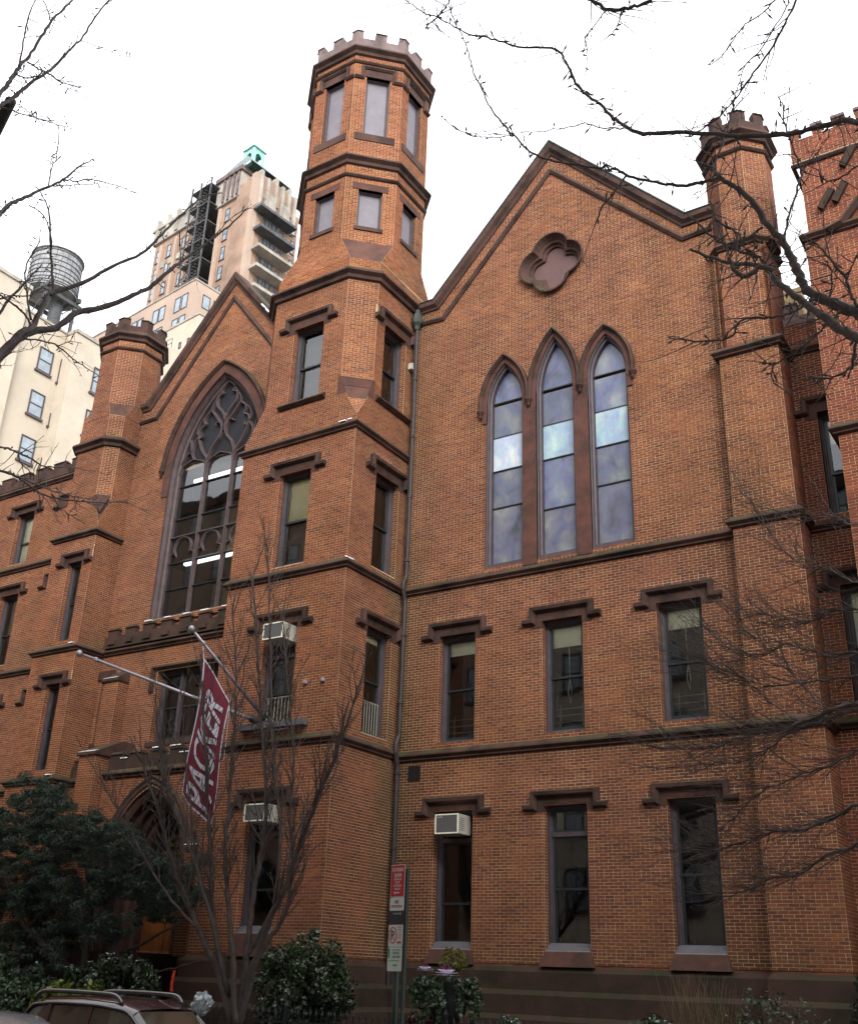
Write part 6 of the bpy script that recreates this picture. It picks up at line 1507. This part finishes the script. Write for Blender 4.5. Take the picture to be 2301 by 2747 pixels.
# layered pads: image-measured outline points with sizes, spread in depth
pads = [(20, 1690, 60), (70, 1660, 55), (110, 1640, 40), (95, 1700, 70), (150, 1690, 55), (30, 1760, 70), (100, 1770, 70), (170, 1740, 60), (210, 1710, 40), (230, 1770, 55), (275, 1740, 40), (260, 1800, 50), (310, 1790, 40), (345, 1775, 25),
        (200, 1830, 50), (140, 1830, 60), (60, 1840, 60), (10, 1850, 50), (30, 1930, 50), (95, 1900, 55), (150, 1890, 45), (210, 1900, 40), (300, 1840, 40), (350, 1830, 35), (330, 1870, 30), (120, 1960, 40), (20, 1985, 35), (380, 1800, 22), (400, 1835, 22), (100, 1625, 22), (250, 1700, 20), (-30, 1720, 70), (-30, 1830, 70), (420, 1760, 12)]
for (px_, py_, s_) in pads:
    for k in range(max(6, int(s_*.55))):
        Y = rg.uniform(-4.6, -1.6); c = A(px_+rg.gauss(0, s_*.55), py_+rg.gauss(0, s_*.38), Y); cl.append((c, rg.uniform(.12, .32)))
leaves('foliage', cl, M['yew'], pn, per=190, size=.020, seed=4, aspect=5.5, up=.3, flat=.45, snow=.0)

def shrub(name, label, cat, c, rad, mat, n=60, per=120, size=.05, r=.2, seed=1, snow=0, base=-.25, stems=5, group=None):
    t = thing(name, label, cat, (c[0], c[1], base)); o = Vector(t.location)
    cen = blob_centres((0, 0, c[2]-base), rad, n, seed, r, .45)
    leaves('foliage', cen, M[mat], t, per=per, size=size, seed=seed, snow=snow)
    q = MB(); g = random.Random(seed)
    for i in range(stems): q.tube(wig([Vector((g.uniform(-.1, .1), g.uniform(-.1, .1), 0)), Vector((g.uniform(-.3, .3), g.uniform(-.2, .2), (c[2]-base)*.6)), Vector((g.uniform(-.6, .6)*rad[0], g.uniform(-.5, .5)*rad[1], c[2]-base+rad[2]*.4))], 4), [.03, .028, .026, .024, .02, .018, .015, .012, .01], 5)
    q.build('stems', M['bark'], t, kind='stuff')
    return t
shrub('holly_shrub', 'round glossy dark holly shrub left of the street sign', 'shrub', (-15.1, -3.4, 1.25), (1.15, .8, 1.10), 'holly', 120, 150, .055, .22, 3, .05)
shrub('snowy_shrub', 'dark clipped shrub with snow on its leaves, in front of the entrance steps', 'shrub', (-20.2, -4.0, 1.20), (1.45, .6, .62), 'holly', 80, 130, .065, .2, 5, .30)
shrub('yellow_green_shrub', 'yellow green leafy shrub below the snowy one, above the car roof', 'shrub', (-20.6, -4.7, .78), (1.35, .5, .42), 'yellowgreen', 46, 70, .10, .2, 6, .0)
shrub('dark_shrub', 'dark shrub at the bottom left behind the parked car', 'shrub', (-23.6, -4.4, .85), (1.9, .7, .95), 'ivy', 100, 120, .07, .25, 7, .02)
shrub('dark_shrub', 'dark leafy shrub in the lower left corner under the evergreen', 'shrub', (-26.8, -4.0, 1.1), (1.7, .7, 1.0), 'holly', 80, 120, .07, .25, 17, .04)
shrub('corner_conifer', 'dark conifer rising at the lower right edge beside the buttress', 'conifer', (-3.75, -2.6, .95), (.62, .6, 1.35), 'yew', 90, 150, .055, .2, 9, .0)
shrub('frosted_shrub', 'small frosted shrub at the bottom right, under the third ground floor window', 'shrub', (-7.3, -3.6, .72), (.55, .35, .40), 'ivy', 30, 80, .06, .15, 12, .25)
shrub('twiggy_shrub', 'loose twiggy shrub with small pale leaves in front of the right buttress', 'shrub', (-5.6, -3.0, .85), (.85, .4, .70), 'ivy', 34, 34, .045, .3, 14, .10)
shrub('frosted_shrub', 'tiny frosted plant at the bottom edge right of the urn', 'shrub', (-9.9, -4.0, .80), (.22, .2, .22), 'ivy', 12, 60, .05, .1, 13, .4)
g = random.Random(4); t = thing('dry_grass', 'tuft of thin dry reddish stems against the stone base, lower right', 'grass clump', (-6.9, -2.6, -.25)); q = MB()
for i in range(110):
    x, y = g.uniform(-.55, .55), g.uniform(-.3, .3); q.tube([Vector((x, y, 0)), Vector((x+g.uniform(-.1, .1), y, 1.1)), Vector((x+g.uniform(-.3, .3), y+g.uniform(-.1, .1), g.uniform(1.5, 2.1)))], [.005, .004, .002], 3)
q.build('stems', M['drygrass'], t, kind='stuff')

# ---- urn with winter planting
un = thing('garden_urn', 'dark urn on a pedestal overflowing with plants between the sign and the first window', 'urn', (-11.0, -4.3, -.25))
q = MB(); q.lathe((0, 0, 0), [(.30, 0), (.30, .12), (.22, .16), (.20, .75), (.27, .80), (.27, .86), (.12, .92), (.10, 1.02), (.16, 1.08), (.30, 1.25), (.36, 1.50), (.34, 1.60), (.42, 1.72), (.43, 1.78), (.36, 1.78), (.30, 1.70)], 20); q.build('bowl', M['black_metal'], un, smooth=True)
t = thing('topiary_ball', 'round golden green box ball on top of the urn planting', 'plant', (-10.98, -4.2, 1.5)); leaves('foliage', blob_centres((0, 0, .42), (.25, .25, .19), 50, 2, .06, .7), M['boxgold'], t, per=50, size=.025, seed=3, snow=.06); q = MB(); q.tube([(0, 0, 0), (0, 0, .3)], .02, 6); q.build('stem', M['bark'], t)
def cabbage(x, y, z, r, label, seed):
    t = thing('ornamental_cabbage', label, 'plant', (x, y, z), group='ornamental cabbages in the urn'); g = random.Random(seed); q1, q2 = MB(), MB()
    for ring, (n, rr, up_, mb) in enumerate(((5, .25, .95, q1), (7, .45, .7, q1), (9, .7, .45, q2), (11, .95, .2, q2), (12, 1.15, -.05, q2))):
        for i in range(n):
            a = 2*PI*(i+ring*.5)/n+g.uniform(-.1, .1); d = Vector((math.cos(a), math.sin(a), 0)); s_ = Vector((-d.y, d.x, 0)); w_ = r*.55*(.6+.5*rr)
            pts = [d*r*.1, d*r*rr*.6+s_*w_*.5+Z_*r*up_*.5, d*r*rr+s_*w_*.35+Z_*r*up_*(.8+g.uniform(-.1, .1)), d*r*rr*1.05+Z_*r*up_*.9, d*r*rr-s_*w_*.35+Z_*r*up_*(.8+g.uniform(-.1, .1)), d*r*rr*.6-s_*w_*.5+Z_*r*up_*.5]
            mb.add(pts, [[0, 1, 2, 3, 4, 5]])
    q1.build('heart', M['purple'], t); q2.build('outer_leaves', M['palecab'], t)
    b = MB(); b.tube([(0, 0, -.15), (0, 0, .02)], .02, 5); b.build('stem', M['ivy'], t)
cabbage(-10.84, -4.66, 1.66, .21, 'larger purple and white ornamental cabbage at the front of the urn', 1); cabbage(-11.33, -4.60, 1.72, .15, 'smaller purple ornamental cabbage at the left side of the urn', 2)
t = thing('trailing_ivy', 'grey green ivy spilling over the rim of the urn', 'plant', (-11.05, -4.35, 1.5)); g = random.Random(6); cen = []
for i in range(46):
    a = g.uniform(0, 2*PI); L_ = g.uniform(.15, 1.0); r_ = .40+g.uniform(0, .16)
    for k in range(6): cen.append((Vector((r_*math.cos(a)*(1+.05*k), r_*math.sin(a)*(.9), .06-L_*k/5)), .06))
leaves('foliage', cen, M['ivy'], t, per=16, size=.05, seed=8, snow=.03)
t = thing('red_leaved_plant', 'small red leaved plant at the foot of the urn', 'plant', (-11.5, -4.5, -.25)); leaves('foliage', blob_centres((0, 0, 1.05), (.30, .2, .16), 16, 3, .08, .3), M['redleaf'], t, per=40, size=.05, seed=9); q = MB(); q.tube([(0, 0, 0), (0, 0, .9)], .015, 5); q.build('stem', M['bark'], t)

# ---- iron fence along the garden
fe = thing('iron_fence', 'low black iron railing with pointed bars along the garden edge', 'fence', (0, -4.72, -.45))
bar_me = MB(); bar_me.tube([(0, 0, .05), (0, 0, 1.30)], .010, 6); bar_me.lathe((0, 0, 1.30), [(.010, 0), (.026, .03), (.026, .05), (.002, .13)], 6); bm0 = bar_me.build('fence_bar', M['black_metal'], fe); me0 = bm0.data
xs_ = [-21.5+.145*i for i in range(130)]
bm0.location = (xs_[0], 0, 0)
for x in xs_[1:]: o = bpy.data.objects.new('fence_bar', me0); COL.objects.link(o); o.parent = fe; o.location = (x, 0, 0)
for z in (.18, 1.18): q = MB(); q.box(-21.6, -2.6, -.018, .018, z-.02, z+.02); q.build('rail', M['black_metal'], fe)
for x in (-21.6, -18.0, -14.4, -10.8, -7.2, -3.6): q = MB(); q.box(x-.04, x+.04, -.04, .04, 0, 1.42); q.lathe((x, 0, 1.42), [(.05, 0), (.06, .05), (.01, .14)], 8); q.build('post', M['black_metal'], fe)
q = MB(); q.box(-19.0, -16.6, -.03, .03, 1.205, 1.225); q.build('snow_on_rail', M['snow'], fe)

# ---- street sign
M['signred'] = simple('sign_red', (0.36, 0.006, 0.015), 0.4, 3, 0.05, 0.0); M['signwhite'] = simple('sign_white', (0.44, 0.46, 0.42), 0.45, 3, 0.06, 0.0); M['signgreen'] = simple('sign_green', (0.01, 0.18, 0.07), 0.45, 3, 0.05, 0.0); M['signblack'] = simple('sign_black', (0.01, 0.01, 0.012), 0.45, 3, 0.05, 0.0); M['postgreen'] = simple('dark_green_post', (0.006, 0.016, 0.013), 0.5, 8, 0.3, 0.1)
sg = thing('parking_sign', 'street pole with stacked parking regulation signs, red no standing sign on top', 'sign', (-9.19, -8.72, -.45))
rz = math.radians(-14)
Us = Vector((math.cos(rz), math.sin(rz), 0)); Ns = Vector((math.sin(rz), -math.cos(rz), 0))
FSG = Frame((0, 0, .45), Us, Ns)
q = MB(); q.tube([(-.03, .10, 0), (-.03, .09, 2.9)], .045, 10); q.build('pole', M['postgreen'], sg, smooth=True)
q = MB(); q.sweep(Vector((0, 0, 0)), X_, Y_, Z_, [(0, 0), (1, 0)], []) if 0 else None
q.obox(FSG, .150, .190, -.45, 3.04, -.045, -.0); q.build('channel_post', M['postgreen'], sg)
def plate(z0, z1, face, w_=.152, rim='signwhite'):
    b = MB(); rr = .018; pts = []
    for (cx_, cz_, a0) in ((w_-rr, z0+rr, -PI/2), (w_-rr, z1-rr, 0), (-w_+rr, z1-rr, PI/2), (-w_+rr, z0+rr, PI)):
        for k in range(4): a = a0+PI/2*k/3; pts.append((cx_+rr*math.cos(a), cz_+rr*math.sin(a)))
    b.poly([pts], lambda a, c: FSG.P(a, c, .012)); b.poly([pts], lambda a, c: FSG.P(a, c, .008)); n_ = len(pts)
    for i in range(n_): p_, q_ = pts[i], pts[(i+1) % n_]; b.quad(FSG.P(*p_, .008), FSG.P(*q_, .008), FSG.P(*q_, .012), FSG.P(*p_, .012))
    o = b.build('sign_plate', M[rim], sg)
    b = MB(); b.poly([[(p[0]*.95, (p[1]-(z0+z1)/2)*.965+(z0+z1)/2) for p in pts]], lambda a, c: FSG.P(a, c, .0135)); b.build('sign_face', M[face], o)
    return o
def txt(o, body, u, z, h, w_, mat, bold=.0012):
    b = MB(); put_text(b, body, FSG, u, z, h, .016, wfit=w_, bold=bold); b.build('lettering', M[mat], o)
def arrow(o, u, z, L_, mat, left=True, both=False):
    b = MB(); s_ = -1 if left else 1
    b.poly([[(u-L_/2, z-.008), (u+L_/2, z-.008), (u+L_/2, z+.008), (u-L_/2, z+.008)]], lambda a, c: FSG.P(a, c, .0155))
    for k in ((s_,) if not both else (-1, 1)): b.add([FSG.P(u+k*(L_/2+.025), z, .016), FSG.P(u+k*(L_/2-.01), z-.024, .016), FSG.P(u+k*(L_/2-.01), z+.024, .016)], [[0, 1, 2]])
    b.build('arrow', M[mat], o)
def rl_(v): return v
o = plate(2.655, 3.105, 'signred'); txt(o, 'NO STANDING', 0, 3.035, .052, .235, 'signwhite', .0016); txt(o, '7AM-7PM', 0, 2.955, .055, .15, 'signwhite', .002); txt(o, 'MON THRU FRI', 0, 2.90, .026, .15, 'signwhite'); txt(o, 'EXCEPT', 0, 2.858, .028, .10, 'signwhite'); txt(o, 'AUTHORIZED', 0, 2.813, .028, .17, 'signwhite'); txt(o, 'VEHICLES', 0, 2.768, .028, .13, 'signwhite'); arrow(o, 0, 2.715, .10, 'signwhite')
o = plate(2.47, 2.65, 'signwhite'); txt(o, 'NYPD', 0, 2.59, .045, .085, 'signblack'); txt(o, 'COURT SECTION', 0, 2.53, .035, .22, 'signred')
o = plate(2.285, 2.465, 'signblack', .152, 'signblack'); txt(o, 'TOW ZONE', .02, 2.43, .026, .18, 'signwhite', .0005)
b = MB(); 
for r_ in range(3):
    for c_ in range(9): b.lathe(FSG.P(-.09+.025*c_, 2.33+.025*r_, .015), [(.005, 0), (.005, .001)], 5)
b.build('dots', M['acgrille'], o)
o = plate(1.985, 2.28, 'signwhite')
b = MB(); ring = [(-.055+.075*math.cos(a*PI/16), 2.14+.105*math.sin(a*PI/16)) for a in range(32)]; b.sweep(FSG.O, FSG.U, FSG.V, FSG.N, ring, [(-.007, .014), (-.007, .017), (.007, .017), (.007, .014)], closed=True); b.sweep(FSG.O, FSG.U, FSG.V, FSG.N, [(-.105, 2.215), (-.005, 2.065)], [(-.006, .017), (-.006, .018), (.006, .018), (.006, .017)]); b.build('prohibition_ring', M['signred'], o)
txt(o, 'P', -.055, 2.14, .12, .065, 'signblack', .004)
for i, s_ in enumerate(('MONDAY', '9:30AM', 'TO', '11AM', 'EXCEPT')): txt(o, s_, .085, 2.25-.035*i, .018, .09 if s_ != 'TO' else .03, 'signred', .0006)
arrow(o, .085, 2.045, .05, 'signred', both=True)
o = plate(1.665, 1.98, 'signwhite'); b = MB(); b.poly([[(-.142, 1.84), (-.105, 1.84), (-.105, 1.965), (-.142, 1.965)]], lambda a, c: FSG.P(a, c, .0155)); b.build('green_bar', M['signgreen'], o)
txt(o, '2 HOUR METER', .03, 1.945, .022, .17, 'signgreen', .0006); txt(o, 'PARKING', .03, 1.905, .032, .15, 'signgreen', .001); txt(o, '9AM-7PM', .03, 1.855, .036, .16, 'signgreen', .0012); txt(o, 'EXCEPT SUNDAY', 0, 1.805, .020, .22, 'signgreen', .0006); arrow(o, 0, 1.745, .07, 'signgreen', left=False)

# ---- red strip, foil bag
M['redcloth'] = simple('bright_red_cloth', (0.55, 0.03, 0.012), 0.6, 4, 0.15, 0.05)
t = thing('red_ribbon', 'narrow bright red strip hanging by the iron fence near the entrance steps', 'ribbon', (-17.45, -4.78, 1.2)); q = MB()
p = [Vector((.015, 0, .36)), Vector((.0, -.01, .22)), Vector((-.02, 0, .1)), Vector((-.01, .01, -.04))]
for i in range(3): q.quad(p[i]-X_*.035, p[i]+X_*.035, p[i+1]+X_*.045, p[i+1]-X_*.045)
q.build('cloth', M['redcloth'], t)
M['foil'] = simple('crumpled_silver_film', (0.32, 0.36, 0.38), 0.22, 9, 0.5, 0.9, 22, metal=.6)
t = thing('foil_bag', 'crumpled shiny silver plastic bag beside the bare tree, behind the parked car', 'bag', (-16.25, -5.1, .86)); q = MB(); q.lathe((0, 0, 0), [(.05, -.1), (.12, -.05), (.17, .0), (.20, .06), (.21, .12), (.19, .17), (.16, .22), (.11, .27), (.06, .30), (.02, .31)], 40); g = random.Random(2)
q.v = [v*(1+.30*noise.noise(v*9)+g.uniform(-.07, .07)) for v in q.v]; q.build('film', M['foil'], t); 

# =================================================================== PARKED CARS
M['carpaint'] = simple('dark_maroon_car_paint', (0.030, 0.010, 0.012), 0.22, .5, .1, 0, spec=.6, coat=.8); M['carpaint2'] = simple('silver_car_paint', (0.35, 0.35, 0.37), 0.25, .5, .06, 0, metal=.5, coat=.8)
M['chrome'] = simple('satin_trim', (0.13, 0.125, 0.13), 0.25, 3, .1, 0, metal=.8); M['rubber'] = simple('tyre_rubber', (0.02, 0.02, 0.02), .85, 9, .2, .2); M['carglass'] = simple('tinted_car_glass', (0.045, 0.036, 0.026), 0.05, .4, .3, 0, spec=1.0); M['lamp'] = simple('lamp_lens', (.4, .4, .4), .1, 3, .1, 0); M['redlamp'] = simple('red_lamp_lens', (.3, .01, .01), .15, 3, .1, 0)
def car(loc, label, paint, roofz=1.78, L_=4.7, rails=True, W=.92):
    """x forward; loft of cross-sections, glasshouse over it"""
    t = thing('parked_car', label, 'car', loc, group='cars parked along the kerb')
    k = roofz/1.78
    def ringx(x, wl, wr, zl, zs, zt):
        return [(x, -wl*.94, zl), (x, -wl, zl+.18), (x, -wl, zs-.12), (x, -wl*.97, zs), (x, -wr, zt-.03), (x, -wr*.8, zt), (x, 0, zt+.02), (x, wr*.8, zt), (x, wr, zt-.03), (x, wl*.97, zs), (x, wl, zs-.12), (x, wl, zl+.18), (x, wl*.94, zl)]
    st = [(-L_/2, .78, .6, .42, .88, .95), (-L_/2+.08, .88, .7, .30, .95, 1.02), (-L_/2+.5, W, .80, .25, 1.0, 1.04), (-1.2, W, .80, .22, 1.0, 1.04), (0, W, .80, .22, .98, 1.02), (1.0, W, .80, .22, .96, 1.02), (1.5, W, .78, .24, .92, .97), (L_/2-.35, .88, .7, .28, .80, .86), (L_/2-.05, .80, .6, .34, .70, .74), (L_/2, .7, .5, .40, .62, .66)]
    q = MB(); rings = [ringx(*a) for a in st]; n = 13
    for r_ in rings: q.v += [Vector(v) for v in r_]
    for i in range(len(rings)-1):
        for j in range(n-1): q.f.append([i*n+j, (i+1)*n+j, (i+1)*n+j+1, i*n+j+1])
        q.f.append([i*n+n-1, (i+1)*n+n-1, (i+1)*n, i*n])
    q.f.append(list(range(n))); q.f.append([(len(rings)-1)*n+j for j in range(n)][::-1])
    b = q.build('body', M[paint], t, smooth=True); md = b.modifiers.new('s', 'SUBSURF'); md.levels = 1; md.render_levels = 2
    # glasshouse
    gs = [(-L_/2+.12, .78, 1.0, .62, 1.02), (-L_/2+.38, .84, 1.0, .66, roofz-.12), (-L_/2+.75, .86, 1.0, .68, roofz-.02), (-.6, .87, 1.0, .70, roofz), (.05, .87, .98, .69, roofz-.03), (.45, .85, .97, .64, roofz-.14), (1.15, .76, .95, .55, .98)]
    q = MB(); m_ = 8
    for (x, wb, zb_, wt_, zt_) in gs: q.v += [Vector(v) for v in ((x, -wb, zb_-.06), (x, -wb*.98, zb_+.05), (x, -wt_, zt_-.07), (x, -wt_*.86, zt_-.01), (x, wt_*.86, zt_-.01), (x, wt_, zt_-.07), (x, wb*.98, zb_+.05), (x, wb, zb_-.06))]
    for i in range(len(gs)-1):
        for j in range(m_-1): q.f.append([i*m_+j, (i+1)*m_+j, (i+1)*m_+j+1, i*m_+j+1])
    q.f.append(list(range(m_)))
    q.build('windows', M['carglass'], t, smooth=False)
    # roof skin
    q = MB(); rs = gs[1:6]
    for (x, wb, zb_, wt_, zt_) in rs: q.v += [Vector(v) for v in ((x, -wt_*1.02, zt_-.09), (x, -wt_*.98, zt_-.03), (x, -wt_*.80, zt_+.012), (x, 0, zt_+.03), (x, wt_*.80, zt_+.012), (x, wt_*.98, zt_-.03), (x, wt_*1.02, zt_-.09))]
    for i in range(len(rs)-1):
        for j in range(6): q.f.append([i*7+j, (i+1)*7+j, (i+1)*7+j+1, i*7+j+1])
    q.build('roof', M[paint], t, smooth=True)
    for sy in (-1, 1):
        edge = [Vector((x, sy*wt_*1.03, zt_-.085)) for (x, wb, zb_, wt_, zt_) in gs[1:6]]+[Vector((gs[6][0], sy*gs[6][1]*.99, gs[6][2]+.0))]
        q = MB(); q.tube(wig([Vector((gs[0][0]+.05, sy*.80, 1.02))]+edge, 5), .026, 6); q.build('window_trim', M['chrome'], t, smooth=True)
        for x in (-1.25, -.35, .0):
            if x == .0: continue
            q = MB(); q.add([(x-.04, sy*.885, .98), (x+.05, sy*.885, .98), (x+.02, sy*.715, roofz-.08), (x-.05, sy*.715, roofz-.08), (x-.04, sy*.85, .98), (x+.05, sy*.85, .98), (x+.02, sy*.69, roofz-.08), (x-.05, sy*.69, roofz-.08)], [[0,1,2,3],[4,5,6,7],[0,1,5,4],[2,3,7,6],[1,2,6,5],[0,3,7,4]]); q.build('pillar', M[paint], t)
        if rails:
            q = MB(); pr = [Vector((-1.75, sy*.62, roofz-.04)), Vector((-1.62, sy*.62, roofz+.045)), Vector((-1.3, sy*.62, roofz+.07)), Vector((-.3, sy*.63, roofz+.065)), Vector((.02, sy*.62, roofz+.04)), Vector((.14, sy*.61, roofz-.05))]
            q.tube(wig(pr, 4), .035, 8); q.build('roof_rail', M['chrome'], t, smooth=True)
        q = MB(); q.box(.42, .60, sy*.9, sy*1.08, 1.02, 1.18); mo = q.build('mirror', M[paint], t); mo.modifiers.new('b', 'BEVEL').width = .04
        q = MB(); q.box(L_/2-.22, L_/2-.02, sy*.55-.15, sy*.55+.15, .66, .78); q.build('headlight', M['lamp'], t)
        q = MB(); q.box(-L_/2-.01, -L_/2+.14, sy*.74-.09, sy*.74+.09, .75, 1.1); q.build('tail_light', M['redlamp'], t)
        for x in (-1.42, 1.42):
            q = MB(); pr = [(.10, -.11), (.24, -.11), (.34, -.09), (.345, 0), (.34, .09), (.24, .11), (.10, .11)]
            q.sweep(Vector((x, sy*.83, .345)), X_, Z_, Y_, [(math.cos(a*PI/12)*.0+0, 0) for a in range(2)], []) if 0 else None
            for i in range(24):
                for (r_, y_) in pr: q.v.append(Vector((x+r_*math.cos(PI*i/12), sy*.83+y_, .345+r_*math.sin(PI*i/12))))
            for i in range(24):
                for j in range(6): q.f.append([i*7+j, ((i+1) % 24)*7+j, ((i+1) % 24)*7+j+1, i*7+j+1])
            w_ = q.build('wheel', M['rubber'], t, smooth=True); q = MB(); yy = sy*.945
            for i in range(5): a = 2*PI*i/5; c_ = Vector((x, yy, .345)); d = Vector((math.cos(a), 0, math.sin(a))); s_ = Vector((-d.z, 0, d.x)); q.quad(c_-s_*.03, c_+d*.23-s_*.045, c_+d*.23+s_*.045, c_+s_*.03)
            q.build('rim', M['chrome'], w_)
    return t
car((-12.97, -9.75, -.60), 'dark maroon estate car with silver roof rails parked at the kerb, lower left', 'carpaint', roofz=1.76, L_=4.35)
car((-13.35, -12.0, -.60), 'parked car of which only a bit of roof shows in the bottom left corner', 'carpaint2', roofz=1.56, rails=False, L_=4.4)
